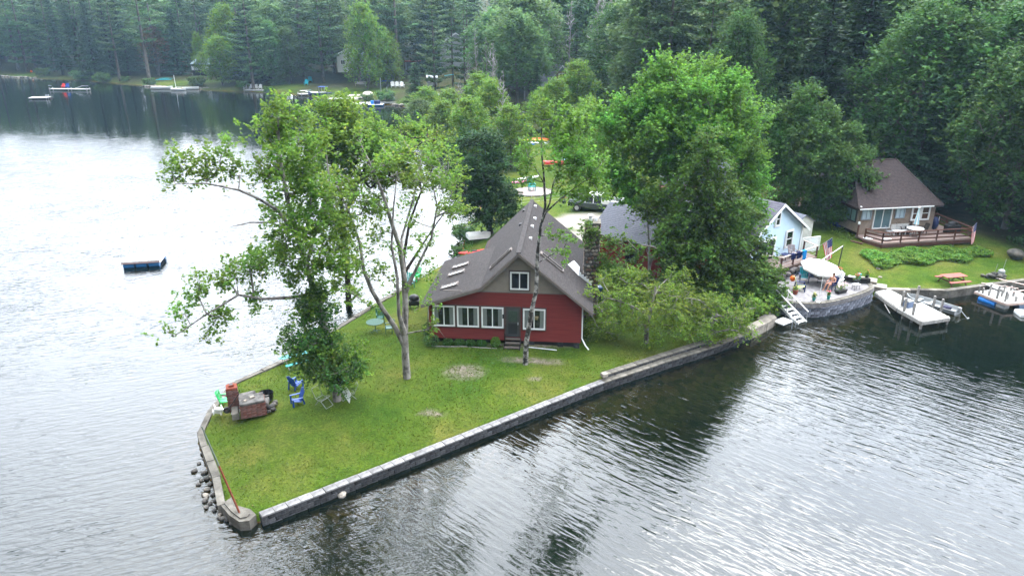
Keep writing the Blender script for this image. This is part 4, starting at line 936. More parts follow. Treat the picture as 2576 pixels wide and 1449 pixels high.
GRP = {'broad1': 'leafy trees in the wood', 'broad2': 'leafy trees in the wood', 'near1': 'big broadleaf trees on the right hillside', 'near2': 'big broadleaf trees on the right hillside', 'pine1': 'white pines', 'pine2': 'white pines',
       'spruce1': 'dark spruces', 'spruce2': 'dark spruces', 'cone': 'small conifers', 'bush': 'bushes', 'bright': 'small bright trees', 'dead': 'dead trees', 'dead2': 'dead trees', 'rust': 'rusty trees'}
TP = []
def where_(x, y):
    px = 1288 + FPX * x / (y * .93)
    if y < 112 and x > 20: return ("on the hillside right behind the beige house" if x > 44 and y < 80 else "high on the hillside behind the beige house" if x > 44 else "between round tree and beige house roof" if x > 32 else "behind the round tree")
    zones = ((130, "at the far left edge of the lake"), (330, "behind the left dock with the two chairs"), (480, "near the rusty tree on the far shore"), (640, "around the small white cottage"), (780, "behind the dark fence"), (940, "behind the moored speedboat"), (1060, "above the dock cluster"),
             (1200, "around the large grey house"), (1360, "left of the green gabled house"), (1500, "around the green gabled house"), (1700, "left behind the largest maple"), (1900, "right behind the largest maple"), (2100, "above the dark shed"), (9999, "on the upper right hillside"))
    for a, b in zones:
        if px < a: z_ = b; break
    d = float(sdist(np.array([x]), np.array([y]))[0])
    return ("at the shore " if d < 9 else "farther back " if d < 24 else "deep in the wood ") + z_
ADJ = {'broad1': 'round crowned leafy tree', 'broad2': 'slim leafy tree', 'near1': 'dark broadleaf tree', 'near2': 'light green broadleaf tree', 'pine1': 'layered white pine', 'pine2': 'high crowned pine', 'spruce1': 'broad dark spruce', 'spruce2': 'narrow dark spruce', 'cone': 'small conifer', 'bush': 'green bush', 'bright': 'bright green tree', 'rust': 'rust brown tree', 'dead': 'bare grey dead tree', 'dead2': 'bare forked dead tree'}
HH = {'broad1': 18, 'broad2': 19, 'near1': 18, 'near2': 19, 'pine1': 25, 'pine2': 25, 'spruce1': 21, 'spruce2': 22, 'cone': 9, 'bush': 2.2, 'bright': 12, 'rust': 14, 'dead': 20, 'dead2': 18}
def autolabel(kind, x, y, h):
    r_ = h / HH[kind]; sz = 'short ' if r_ < .9 else 'tall ' if r_ > 1.05 else ''
    sz = sz.replace('short', 'low').replace('tall', 'large') if kind == 'bush' else sz
    t_ = sz + ADJ[kind] + ' ' + where_(x, y)
    if len(t_.split()) > 16: t_ = t_.replace('round crowned leafy', 'leafy').replace('high crowned ', '').replace(' the largest', ' largest')
    return t_
def plant(kind, x, y, h, rz=None, label=None, wide=1.0, z=None):
    src = PR[kind]; h0 = {'broad1': 17, 'broad2': 18, 'near1': 18, 'near2': 18, 'pine1': 24, 'pine2': 25, 'spruce1': 20, 'spruce2': 22, 'cone': 9, 'bush': 2.6, 'bright': 12, 'rust': 14, 'dead': 20, 'dead2': 18}[kind]
    s_ = h / h0; rz = rng.uniform(0, 6.28) if rz is None else rz; loc = G(x, y) if z is None else Vector((x, y, z))
    if kind in USED: o = copy_thing(src, loc, rz, (s_ * wide, s_ * wide, s_))
    else:
        USED.add(kind); o = src; o.location = loc; o.rotation_euler = (0, 0, rz); o.scale = (s_ * wide, s_ * wide, s_)
    o['label'] = label or autolabel(kind, x, y, h); o['category'] = {'bush': 'bush', 'dead': 'dead tree', 'dead2': 'dead tree'}.get(kind, 'tree')
    if not label: o['group'] = GRP[kind]
    elif 'group' in o: del o['group']
    TP.append((x, y)); return o
# trees one can single out, from the photograph (picture x of stem, distance ahead, height)
def at(px, Y_): return (px - 1288) / FPX * Y_ * 1.0
def pl2(kind, px, py, h, label=None, wide=1.0):
    p = GP(px, py, 1.5); return plant(kind, p.x, p.y, h, None, label, wide)
pl2('pine1', 165, 195, 30, 'huge layered white pine at the left cove behind the dock with two chairs', 1.5)
pl2('pine1', 95, 190, 27, 'tall pale green pine left of the huge layered pine', 1.4)
pl2('spruce1', 290, 212, 25, 'broad dark spruce hanging over the water left of the grassy bank', 1.5)
pl2('spruce2', 330, 210, 20, 'dark spruce leaning over the water beside the rusty tree', 1.3)
pl2('pine1', 400, 190, 30, 'tall pine with white layered boughs behind the rusty tree', 1.3)
pl2('rust', 402, 192, 15, 'rust brown tree with bare pale lower stem at the shore', 1.2)
pl2('spruce1', 450, 180, 22, 'dark spruce left of the small white cottage', 1.2)
pl2('bright', 585, 222, 21, 'tall light green maple right of the small white cottage', .75)
pl2('bright', 560, 215, 13, 'lower light green tree hiding half of the small white cottage', 1.1)
pl2('bright', 508, 190, 13, 'small pointed bright tree above the white cottage roof', .5)
pl2('broad2', 690, 220, 17, 'pale pointed tree in front of the dark fence', .9)
pl2('broad2', 735, 230, 15, 'drooping grey green tree at the shore left of the speedboat', 1.1)
pl2('cone', 700, 215, 10)
pl2('rust', 800, 150, 23, 'tall brownish pine behind the house with the raised deck', 1.2)
pl2('bright', 925, 225, 21, 'tall rounded green maple behind the dock cluster', .75)
pl2('pine2', 905, 200, 27, 'pine with pale spread top behind the dock maple', .9)
pl2('bright', 975, 215, 14, None, .9)
pl2('cone', 1047, 270, 9, 'dark small conifer standing at the water right of the flat docks', 1.3)
pl2('pine1', 1095, 250, 24, 'tall open pine in front of the grey house by the little shed', 1.0)
pl2('pine2', 1140, 235, 23, 'second tall open pine with bare stem in front of the grey house', 1.0)
pl2('pine1', 1170, 220, 22, None, 1.0)
pl2('broad1', 1240, 260, 19, 'pale green tree right of the grey house', 1.0)
pl2('broad1', 1300, 290, 19, 'grey green willow like tree before the gable house', 1.1)
for px, py, h in [(1200, 290, 17), (1225, 300, 16), (1360, 250, 21), (1380, 240, 22), (1400, 240, 20), (1340, 240, 21), (1320, 250, 19), (1430, 260, 22), (1500, 200, 26), (1530, 195, 26), (1770, 240, 24), (1790, 235, 25), (1180, 300, 12), (1245, 310, 14)]:
    pl2('dead' if h % 2 else 'dead2', px, py, h)
pl2('bright', 1130, 345, 8.5, 'yellowish small tree at the water left of the kayak rack', 1.2)
pl2('broad1', 1060, 365, 8, None, 1.3)
pl2('spruce2', 1445, 285, 16, 'dark spruce just right of the gable house'); pl2('spruce1', 1480, 290, 14)
pl2('broad2', 1540, 270, 19, 'pale tree with crooked white stem behind the great maple', 1.0)
pl2('pine1', 1620, 250, 24, None, 1.2); pl2('pine1', 1690, 240, 22, None, 1.2)
pl2('spruce2', 1350, 300, 12); pl2('bright', 1365, 330, 7, None, 1.3)
for px, py, h, kd in [(1890, 300, 25, 'broad2'), (1915, 270, 26, 'pine2'), (1950, 265, 24, 'broad1'), (1850, 290, 22, 'broad1')]: pl2(kd, px, py, h)
for px, py, h, w_, lb in [(1185, 435, 10, 1.0, 'yellow green tree just above the dark oak by the inlet'), (1120, 400, 9, 1.1, 'low green tree over the inlet left of the dark oak'), (1235, 385, 11, .9, 'green tree between dark oak and boat rack'), (1285, 425, 8, 1.0, 'small green tree at the hedge of the pink kayak'),
                         (1210, 350, 11, 1.0, 'greyish green tree at the long white dock'), (1075, 345, 9, 1.2, 'grey green tree at the inlet in front of the dark conifer'), (1395, 345, 9, 1.0, 'green tree behind the yellow canoe rack'), (1450, 330, 11, 1.0, 'green tree right of the yellow canoe rack'), (1470, 440, 9, .9, 'young green tree left of the largest maple')]:
    pl2('bright', px, py, h, lb, w_)
for px, py, h, lb in [(1265, 400, 13, 'thin bare grey tree above the pink kayak'), (1240, 330, 16, 'thin bare grey tree beside the long white dock'), (1160, 345, 11, 'bare twiggy tree leaning over the inlet')]: pl2('dead2', px, py, h, lb, 1.0)
# bushes on the near shore strip and lawns
for px, py, h in [(1170, 605, 1.6), (1155, 590, 1.2), (1150, 640, 1.0), (1330, 350, 2.2), (1420, 370, 2.4), (1300, 400, 2.6), (1260, 420, 3), (1450, 360, 2)]: pl2('bush', px, py, h)
# hillside on the right
for (x, y, h, kd, wd) in [(47, 66, 17, 'near1', 1), (50, 74, 19, 'near2', 1.1), (43, 78, 19, 'near1', 1.1), (52, 61, 13, 'near2', .95), (57, 68, 19, 'near1', 1.1), (35, 84, 21, 'spruce1', 1.3), (41, 88, 23, 'spruce1', 1.35), (48, 84, 21, 'near1', 1.1), (57, 80, 20, 'near2', 1.15),
                          (65, 74, 19, 'near2', 1.1), (62, 63, 14, 'near1', 1), (70, 84, 19, 'near1', 1.2), (30, 92, 22, 'spruce2', 1.3), (38, 97, 22, 'near1', 1), (47, 95, 23, 'near2', 1.1), (58, 93, 21, 'near1', 1.2), (26, 99, 22, 'pine2', 1), (68, 98, 20, 'near2', 1.2), (33, 106, 22, 'near2', 1), (43, 108, 22, 'near1', 1.1), (55, 108, 22, 'near2', 1.2),
                          (78, 78, 17, 'near1', 1.1), (80, 92, 20, 'near2', 1.2), (26, 86, 17, 'near2', .8), (41, 72, 14, 'spruce1', 1.2), (46, 58.5, 6, 'near1', 1.0), (49, 59.5, 8, 'near2', 1.0)]:
    plant(kd, x, y, h, None, None, wd)
# the wood behind: rows inland of the whole shore
CLEAR = [(-99, 228, 7, 12), (6, 150, 5, 14), (-24, 202, 8, 14), (-97, 231, 18, 8), (-178, 268, 14, 7), (-106, 242, 10, 10), (-44, 196, 16, 16), (-20, 182, 15, 20), (-14, 205, 16, 16), (8, 80, 24, 42), (8, 128, 14, 12), (12, 144, 7, 12), (34, 100, 7, 8), (-63, 214, 10, 8), (30, 60, 20, 15), (-134, 248, 7, 5), (-48, 212, 10, 10)]
rf_ = np.random.default_rng(99); cand = 0; placed = 0
for _ in range(9000):
    if placed >= 230: break
    y = rf_.uniform(90, 345); x = rf_.uniform(-.78, .80) * y
    d = float(sdist(np.array([x]), np.array([y]))[0])
    if d < (2.5 if y > 170 and x < -50 else 5) or d > 95: continue
    if any(((x - a) / c_) ** 2 + ((y - b) / e_) ** 2 < 1 for a, b, c_, e_ in CLEAR): continue
    if x > 25 and y < 112: continue
    sp_ = 5.2 + d * .055
    if min((x - a) ** 2 + (y - b) ** 2 for a, b in TP) < sp_ ** 2: continue
    u_ = rf_.uniform()
    if x < -60: kd = 'pine1' if u_ < .42 else 'spruce1' if u_ < .58 else 'spruce2' if u_ < .68 else 'broad1' if u_ < .9 else 'pine2'
    elif x < 10: kd = 'pine1' if u_ < .32 else 'spruce2' if u_ < .4 else 'spruce1' if u_ < .48 else 'broad1' if u_ < .68 else 'broad2' if u_ < .86 else 'dead' if u_ < .93 else 'pine2'
    else: kd = 'broad1' if u_ < .35 else 'broad2' if u_ < .6 else 'pine1' if u_ < .72 else 'near2' if u_ < .85 else 'spruce1'
    hh = {'pine1': 25, 'pine2': 25, 'spruce1': 21, 'spruce2': 22, 'broad1': 18, 'broad2': 19, 'near2': 19, 'dead': 20}[kd] * rf_.uniform(.82, 1.15) * (1.22 if x < -30 else 1.08)
    plant(kd, x, y, hh, None, None, 1.15); placed += 1
for _ in range(700):          # undergrowth along the far shore
    if placed >= 285: break
    y = rf_.uniform(140, 275); x = rf_.uniform(-.75, 0) * y; d = float(sdist(np.array([x]), np.array([y]))[0])
    if d < .6 or d > 3.5 or any(((x - a) / c_) ** 2 + ((y - b) / e_) ** 2 < .5 for a, b, c_, e_ in CLEAR): continue
    plant('bush', x, y, rf_.uniform(1.6, 3.2), None, None, 1.3); placed += 1
# the far wood that reads as one mass: low detail conifers and round crowns, one mesh
V_ = []; 
for _ in range(12000):
    if len(V_) >= 620: break
    y = rf_.uniform(100, 480); x = rf_.uniform(-.85, .85) * y
    d = float(sdist(np.array([x]), np.array([y]))[0])
    if d < 30 or (x > 0 and y < 150 and d < 55) or any(((x - a) / c_) ** 2 + ((y - b) / e_) ** 2 < 1 for a, b, c_, e_ in CLEAR): continue
    if any((x - a) ** 2 + (y - b) ** 2 < 9 for a, b in TP): continue
    h_ = rf_.uniform(20, 31); m = 520; t = rf_.uniform(.06, 1, m); con = rf_.uniform() < .55
    rr = (4.2 * (1 - t) ** .8 if con else 4.4 * np.sin(np.pi * np.clip(t * .85 + .15, 0, 1)) ** .6) * rf_.uniform(.3, 1.1, m); a_ = rf_.uniform(0, 6.28, m)
    P = np.stack([rr * np.cos(a_), rr * np.sin(a_), h_ * t], 1); g_ = float(gz(np.array([x]), np.array([y]))[0])
    v, f = leaf_mesh(P, .85, rf_, 1.0, .7); V_.append(v + [x, y, g_])
V_ = np.concatenate(V_); tag(link("distant_wood", raw_mesh("distant_wood", V_, np.arange(len(V_)).reshape(-1, 4)), L_SPR), kind='stuff')
print("TREES", len(TP))
# ================================================================ neighbours
M_BLUE = mat("pale_blue_siding", (.52, .66, .76), .6, (.48, .62, .73), 2)
M_BEIGE = mat("tan_shingle_siding", (.27, .21, .165), .8, (.20, .155, .12), 3)
M_STAIN = mat("red_brown_deck_stain", (.115, .055, .042), .75, (.075, .038, .03), 3)
M_DECKB = mat("pinkish_deck_boards", (.26, .19, .165), .8, (.19, .14, .12), 3, stretch=(1, 5, 1))
M_WOODG = mat("sun_bleached_planks", (.42, .40, .37), .85, (.24, .23, .21), 3, .2, 12, stretch=(1, 6, 1))
M_WPLK = mat("white_weathered_planks", (.46, .45, .43), .8, (.24, .235, .22), 2.5, stretch=(6, 1, 1))
M_POST = mat("grey_post_wood", (.33, .31, .29), .85, (.2, .185, .17), 4)
M_SLATE = mat("grey_blue_shade", (.30, .36, .42), .5)
M_WGLASS = mat("reflecting_glass", (.10, .16, .18), .08, (.07, .12, .14), 1, spec=.6)
M_LWIN = mat("light_blind_glass", (.42, .52, .58), .25, (.36, .46, .52), 2)
blu = thing("blue_cottage", "pale blue clapboard cottage with white trim and gable facing the patio", "cottage", (24.29, 57.86, 0), R(36))
gp = [(-6.9, 1.0), (0, 1.0), (0, 3.72), (-3.45, 6.0), (-6.9, 3.72)]
wallbox("wall", [(-6.88, .9), (-.02, .9), (-.02, 3.7), (-3.45, 5.95), (-6.88, 3.7)], .0, .12, M_DARK, blu)
siding("clapboards", gp, 1.0, 6.0, .15, M_BLUE, blu, 0)
wallbox("side_wall", [(.12, .9), (8, .9), (8, 3.72), (.12, 3.72)], -.06, -.02, M_BLUE, blu, 'y')
wallbox("side_wall", [(.12, .9), (8, .9), (8, 3.72), (.12, 3.72)], -6.88, -6.84, M_BLUE, blu, 'y')
wallbox("rear_wall", gp, 8, 8.1, M_BLUE, blu)
for u in (-.07, -6.83): MB().box(u, -.05, .9, .18, .07, 2.8).build("corner_board", M_WHITE, blu)
k = MB(); roof_plane(k, (-7.45, 3.48), (-3.45, 6.15), -.35, 8.35, .22, .1); roof_plane(k, (.55, 3.48), (-3.45, 6.15), -.35, 8.35, .22, .1)
br = k.build("roof", mat("blue_grey_shingles", (.13, .125, .15), .85, (.085, .08, .10), 3, .5, 20), blu)
k = MB(); rake(k, (-7.45, 3.46), (-3.45, 6.13), -.41, .22); br1 = k.build("rake_board", M_WHITE, br)
k = MB(); rake(k, (-3.45, 6.13), (.55, 3.46), -.41, .22); k.build("rake_board", M_WHITE, br)
window(blu, -4.05, 4.3, .62, 1.15, -.03, M_WHITE, M_GLASS, M_WHITE, vert=False, bars=1)
window(blu, -2.3, 2.2, .95, 1.4, -.03, M_WHITE, M_GLASS, M_WHITE, vert=False, bars=1)
window(blu, -5.7, 1.25, 2.0, 2.1, -.03, M_WHITE, M_GLASS, M_WHITE, panes=2, fw=.16, name='glass_door')
# its deck with rail
dk = thing("cottage_deck", "small reddish deck with cable rail in front of the blue cottage", "deck", (0, 0, 0))
P4 = [(19.6, 53.7), (21.0, 52.9), (25.05, 56.0), (24.4, 57.7), (19.0, 54.3)]
MB().prism(P4, 1.46, 1.6).build("decking", M_DECKB, dk)
k = MB(); k.hexa([(20.95, 53.0, .4), (25.0, 56.08, .6), (24.9, 56.2, .6), (20.85, 53.1, .4)], [(20.95, 53.0, 1.46), (25.0, 56.08, 1.46), (24.9, 56.2, 1.46), (20.85, 53.1, 1.46)]); k.build("skirt", M_STAIN, dk)
M_RAILW = mat("light_rail_cap", (.50, .42, .36), .7)
for p, q in (((19.6, 53.75), (21.0, 52.95)), ((21.0, 52.95), (25.0, 56.05)), ((25.0, 56.05), (24.45, 57.6))):
    MB().beam((*p, 2.5), (*q, 2.5), .14, .05).build("rail_cap", M_RAILW, dk)
    MB().beam((*p, 2.1), (*q, 2.1), .02).beam((*p, 1.85), (*q, 1.85), .02).build("cable", M_METAL, dk)
for p in ((21.0, 52.95), (22.3, 53.95), (23.6, 54.95), (25.0, 56.05), (24.5, 57.5), (19.6, 53.75)): MB().box(p[0], p[1], .7, .11, .11, 1.78).build("post", M_STAIN, dk)
def cloth_on_rail(p, q, h, m, label, name="towel"):
    p, q = Vector((*p, 2.53)), Vector((*q, 2.53)); d = (q - p).normalized(); nrm = Vector((d.y, -d.x, 0)) * .09; k = MB(); n_ = 5
    for side, hh in ((1, h), (-1, h * .7)):
        for i in range(n_):
            a = p.lerp(q, i / n_); b = p.lerp(q, (i + 1) / n_); w_ = nrm * side * (1 + .35 * (i % 2)); w2 = nrm * side * (1 + .35 * ((i + 1) % 2))
            k.hexa([a + w_ + Vector((0, 0, -hh)), b + w2 + Vector((0, 0, -hh * (1 - .06 * i % 2))), b + w2 * 1.1 + Vector((0, 0, -hh)), a + w_ * 1.1 + Vector((0, 0, -hh))], [a + w_, b + w2, b + w2 * 1.1, a + w_ * 1.1])
    k.box((p.x + q.x) / 2, (p.y + q.y) / 2, 2.53, (q - p).length, .2, .012, math.atan2(d.y, d.x))
    tag(k.build(name, m), label, "towel")
M_NAVY = mat("navy_cloth", (.01, .014, .06), .9); M_AZURE = mat("azure_cloth", (.02, .25, .62), .9)
cloth_on_rail((21.9, 53.62), (22.35, 53.97), .42, M_NAVY, "crumpled navy swimsuit hanging over the cottage deck rail", "swimsuit")
cloth_on_rail((22.55, 54.12), (23.0, 54.47), .5, M_NAVY, "navy towel over the deck rail next to the azure towel")
cloth_on_rail((23.2, 54.62), (23.58, 54.91), .72, M_AZURE, "bright azure towel hanging on the cottage deck rail")
# lattice panel and shed beside
lt = thing("lattice_panel", "white diagonal lattice screen at the corner of the blue cottage", "lattice", (24.45, 57.9, 1.35), R(20))
k = MB(); Wd, Hh = 1.9, 1.2
for i in range(-8, 14):
    for s_ in (1, -1):
        x0 = i * .14; pts = []
        a, b = (x0, 0), (x0 + s_ * Hh, Hh)
        def clip(a, b):
            (x1, z1), (x2, z2) = a, b; t0, t1 = 0, 1
            dx = x2 - x1
            for lo, hi in ((0, Wd),):
                ta, tb = sorted(((lo - x1) / dx, (hi - x1) / dx)); t0, t1 = max(t0, ta), min(t1, tb)
            return None if t0 >= t1 else ((x1 + dx * t0, (z2 - z1) * t0), (x1 + dx * t1, (z2 - z1) * t1))
        if s_ == -1: a, b = (x0, 0), (x0 - Hh, Hh)
        c_ = clip(a, b)
        if c_: k.beam((c_[0][0], .01 * s_, c_[0][1]), (c_[1][0], .01 * s_, c_[1][1]), .075, .012, (0, 1, 0))
tag(k.build("lattice", M_WHITE, lt), kind='stuff')
k = MB(); k.box(Wd / 2, 0, 0, Wd, .05, .06); k.box(Wd / 2, 0, Hh, Wd, .05, .06); k.box(0, 0, 0, .06, .06, Hh); k.box(Wd, 0, 0, .06, .06, Hh); k.build("frame", M_WHITE, lt)
sh = thing("garden_shed", "cream garden shed with grey roof behind the blue cottage", "shed", (25.2, 62.0, 1.2), R(30))
wallbox("wall", [(-1.2, 0), (1.2, 0), (1.2, 1.9), (0, 2.5), (-1.2, 1.9)], -1.1, 1.1, mat("cream_vinyl", (.58, .56, .52), .6), sh)
k = MB(); roof_plane(k, (-1.35, 1.85), (0, 2.58), -1.2, 1.2, .2, .06); roof_plane(k, (1.35, 1.85), (0, 2.58), -1.2, 1.2, .2, .06); k.build("roof", M_ROOFG, sh)
k = MB(); k.tube([(0, 0, 0), (0, 0, .5), (0, 0, .75)], [.22, .22, .1], 10); b_ = k.build("barrel", M_AZURE, None, (26.2, 59.6, 1.35)); tag(b_, "blue plastic barrel between the lattice screen and the cream shed", "barrel")

# ---- beige house
bei = thing("beige_house", "tan shingled house with big brown hip roof above the right lawn", "house", (31.4, 62.8, 0), R(10))
bw_, bd_, b0z, bez = 7.6, 10.5, 1.35, 4.02
wallbox("wall", [(.02, b0z), (bw_ - .02, b0z), (bw_ - .02, bez), (.02, bez)], 0, .12, M_DARK, bei)
siding("shingle_siding", [(0, b0z), (bw_, b0z), (bw_, bez), (0, bez)], b0z, bez, .13, M_BEIGE, bei, 0)
wallbox("side_wall", [(.12, b0z + .35), (bd_, b0z + .35), (bd_, bez), (.12, bez)], 0, .1, M_BEIGE, bei, 'y')
siding("side_siding", [(0, b0z + .3), (bd_, b0z + .3), (bd_, bez), (0, bez)], b0z + .3, bez, .13, M_BEIGE, bei, 0, -1, 'y')
wallbox("side_wall", [(.12, b0z), (bd_, b0z), (bd_, bez), (.12, bez)], bw_ - .1, bw_, M_BEIGE, bei, 'y')
wallbox("rear_wall", [(0.1, b0z), (bw_ - .1, b0z), (bw_ - .1, bez), (0.1, bez)], bd_ - .1, bd_, M_BEIGE, bei)
MB().box(bw_ / 2, bd_ / 2, .9, bw_ - .5, bd_ - .5, .8).build("crawl_space", M_DARK, bei)
k = MB(); e = .42; zr = 7.35; ye = 4.5
c_ = [(-e, -e, bez - .06), (bw_ + e, -e, bez - .06), (bw_ + e, bd_ + e, bez - .06), (-e, bd_ + e, bez - .06)]; ra, rb = (1.6, ye, zr), (6.1, ye, zr)
def hip_side(k, a, b, ta, tb, n_=34):
    a, b, ta, tb = map(Vector, (a, b, ta, tb)); nn = (b - a).cross(ta - a).normalized(); nn = nn if nn.z > 0 else -nn
    for i in range(n_):
        t0, t1 = i / n_, (i + 1) / n_; p, q, r_, s_ = a.lerp(ta, t0), b.lerp(tb, t0), b.lerp(tb, t1), a.lerp(ta, t1)
        k.add([p + nn * .018, q + nn * .018, r_ + nn * .002, s_ + nn * .002, p, q], [(0, 1, 2, 3), (4, 5, 1, 0)])
hip_side(k, c_[0], c_[1], ra, rb); hip_side(k, c_[1], c_[2], rb, rb); hip_side(k, c_[2], c_[3], rb, ra); hip_side(k, c_[3], c_[0], ra, ra)
k.hexa([(x, y, z - .14) for x, y, z in c_], [(x, y, z - .004) for x, y, z in c_])
br = k.build("roof", M_ROOFB, bei)
MB().beam((-.42, -.44, bez - .1), (bw_ - .6, -.44, bez - .1), .09, .1).build("gutter", M_WHITE, br)
k = MB(); k.beam(rb, c_[1], .2, .04); k.beam(ra, rb, .2, .04); k.beam(ra, c_[0], .2, .04); k.build("hip_cap", M_ROOFB, br)
window(bei, .12, 2.85, .95, 1.0, -.03, M_SLATE, M_LWIN, None)
window(bei, 1.35, 1.95, 1.8, 1.95, -.03, M_WHITE, M_WGLASS, None, name='sliding_door', fw=.08)
window(bei, 3.5, 2.85, .95, 1.0, -.03, M_SLATE, M_LWIN, None)
window(bei, 5.15, 2.55, .92, 1.3, -.03, M_WHITE, mat("brown_blind_glass", (.09, .05, .035), .2), None, vert=False, bars=1, fw=.13)
window(bei, 6.1, 2.55, .92, 1.3, -.03, M_WHITE, mat("brown_blind_glass", (.09, .05, .035), .2), None, vert=False, bars=1, fw=.13)
MB().box(5.31, -.09, .0 + 2.0, .1, .01, .01).build("hose_hook", M_WHITE, bei)
window(bei, .35, 2.5, 2.4, 1.2, -.03, M_DARK, mat("green_tinted_glass", (.13, .22, .2), .15), None, axis_='y', panes=3, name='side_window')
window(bei, 4.3, 2.4, 1.0, 1.2, -.03, M_WHITE, M_GLASS, None, axis_='y', panes=1, name='side_window')
MB().tube([(-.1, 5.9, 4.0), (-.1, 5.9, 2.3), (-.1, 5.9, 1.7)], .05, 6).build("downspout", M_WHITE, bei)
hp = thing("heat_pump", "cream outdoor heat pump unit at the side wall of the beige house", "heat pump", G(30.55, 69.0), R(10))
MB().box(0, 0, .25, .5, .95, .75, 0, .03).build("casing", mat("cream_paint", (.6, .58, .52), .5), hp)
MB().tube([(-.255, 0, .6), (-.27, 0, .6)], .26, 14).build("fan_grille", M_GREY, hp)
MB().box(0, -.35, 0, .5, .08, .25).build("foot", M_DARK, hp); MB().box(0, .35, 0, .5, .08, .25).build("foot", M_DARK, hp)
for i, (x, y) in enumerate(((30.95, 66.0), (30.9, 67.0))):
    k = MB(); k.tube([(0, -.4, .3), (0, .4, .3)], .29, 12); tag(k.build("barrel", mat("deep_blue_plastic", (.012, .04, .16), .5), None, G(x, y), (0, 0, .2)), ["blue drum lying under the beige house wall, nearer the lake", "blue drum lying under the beige house wall, farther back"][i], "barrel")
# ---- its deck
BD = thing("beige_house_deck", "large red brown wooden deck with post rail around the beige house", "deck", (31.4, 62.8, 0), R(10))
dp = [(-.15, -.02), (-.15, -1.1), (.55, -2.75), (9.6, -2.75), (10.0, 2.6), (7.65, 2.6), (7.65, -.02)]
MB().prism(dp, 1.28, 1.44).build("decking", M_DECKB, BD)
k = MB()
for a, b in zip(dp[1:4], dp[2:5]): k.beam((*a, 1.16), (*b, 1.16), .06, .28)
k.build("rim_joist", M_STAIN, BD)
rp = [(.0, -1.15), (.62, -2.7), (9.55, -2.7), (9.92, 2.5)]
for a, b in zip(rp[:-1], rp[1:]):
    a, b = Vector(a), Vector(b)
    for z, wd, h_ in ((2.36, .16, .045), (2.02, .04, .12), (1.68, .04, .12)): MB().beam((*a, z), (*b, z), wd, h_).build("rail", M_STAIN, BD)
    n_ = max(1, round((b - a).length / 1.75))
    for i in range(n_ + 1):
        p = a.lerp(b, i / n_); MB().box(p.x, p.y, .8, .1, .1, 1.54).build("post", M_STAIN, BD)
for i in range(3): MB().box(-.75 - .27 * i, -1.2 + .0 * i, 1.12 - .19 * i, .28, 1.1, .05, R(25)).build("step", M_STAIN, BD)
MB().beam((-.2, -.35, 1.2), (-.2, -.35, 2.5), .1).build("newel_post", M_STAIN, BD)

# ================================================================ patio
pt = thing("stone_patio", "curved raised stone patio with block wall standing in the lake", "patio")
PO = [(18.6, 48.7), (19.0, 47.85), (19.95, 47.2), (21.2, 47.0), (22.3, 47.2), (23.3, 47.62), (24.5, 48.28), (25.6, 48.95), (26.6, 49.7), (27.2, 50.3), (27.4, 51.2)]
MB().prism(PO + [(26.2, 51.3), (24.2, 53.3), (23.2, 53.9), (21.5, 52.6), (19.4, 50.6)], .7, 1.0).build("paving", mat("grey_pavers", (.24, .225, .225), .85, (.13, .12, .12), 3.5, .6, 16, detail=8), pt)
block_wall(pt, PO[1:], 1.06, 6, .19, .45, .34, M_CONC, M_PATB, batter=.02, capth=.07, jit=.006)
block_wall(pt, [(27.25, 51.25), (26.15, 51.35), (24.0, 53.4), (23.2, 53.9), (22.2, 53.1)], 1.42, 2, .17, .5, .34, M_DARK, M_BLOCK, capth=.07, inset=-.17)
k = MB()
M_DSTONE = M_STONE[1]
for i in range(26):
    t = i / 26; a = Vector((20.2, 51.8)).lerp(Vector((23.2, 54.0)), t); k.ball((a.x + random.uniform(-.25, .25), a.y + random.uniform(-.2, .2), 1.0 + random.uniform(0, .45)), random.uniform(.14, .26), 7, 4, (1, 1, .75), .12)
tag(k.build("rubble_bank", M_DSTONE, pt), kind='stuff')
for i, (x, y, z) in enumerate(((27.75, 52.35, .95), (28.15, 51.55, .75))): 
    tag(MB().box(x, y, z - .35, 1.15, .95, .35, R(-28), .02).build("stone_step", M_PALE), ["pale stone step block by the patio corner, upper one", "pale stone step block at the head of the grey dock, lower one"][i], "step")
rwl = thing("lawn_seawall", "low pale concrete seawall along the right lawn", "seawall")
RP = [(28.55, 51.0), (30.3, 50.85), (31.7, 50.8), (33.1, 50.7), (34.8, 51.25), (36.5, 51.8), (38.4, 52.4), (40.3, 52.95), (44, 53.9), (48, 54.95)]
for a, b in zip(RP[:-1], RP[1:]):
    a, b = Vector(a), Vector(b); d = (b - a).normalized(); nr = Vector((-d.y, d.x)) * .42; a = a + d * .01; b = b - d * .01
    MB().hexa([(*v, -.9) for v in (a, b, b + nr, a + nr)], [(*v, .62) for v in (a, b, b + nr, a + nr)]).build("slab", M_CONC if a.x > 30.2 else M_PALE, rwl)
# ================================================================ furniture, boats, docks
def col(name, c, rough=.45): return mat(name, c, rough, tuple(x * .9 for x in c), 3)
C_TURQ = col("turquoise_plastic", (.0, .40, .50)); C_BLUE = col("royal_blue_plastic", (.006, .055, .30)); C_GREEN = col("green_plastic", (.03, .42, .12)); C_LIME = col("lime_plastic", (.50, .62, .16))
C_WH = col("white_plastic", (.8, .8, .78)); C_RED = col("red_plastic", (.62, .035, .03)); C_ORG = col("orange_plastic", (.75, .14, .015)); C_YEL = col("yellow_plastic", (.72, .46, .04)); C_TEAL = col("teal_plastic", (.01, .22, .2)); C_DGREEN = col("dark_green_metal", (.02, .09, .06))
C_NAVY = col("navy_plastic", (.01, .02, .09)); C_KBLUE = col("bright_blue_plastic", (.01, .20, .65)); C_GREYM = col("grey_aluminium", (.28, .29, .29), .35); C_PINK = col("pink_plastic", (.7, .15, .3))
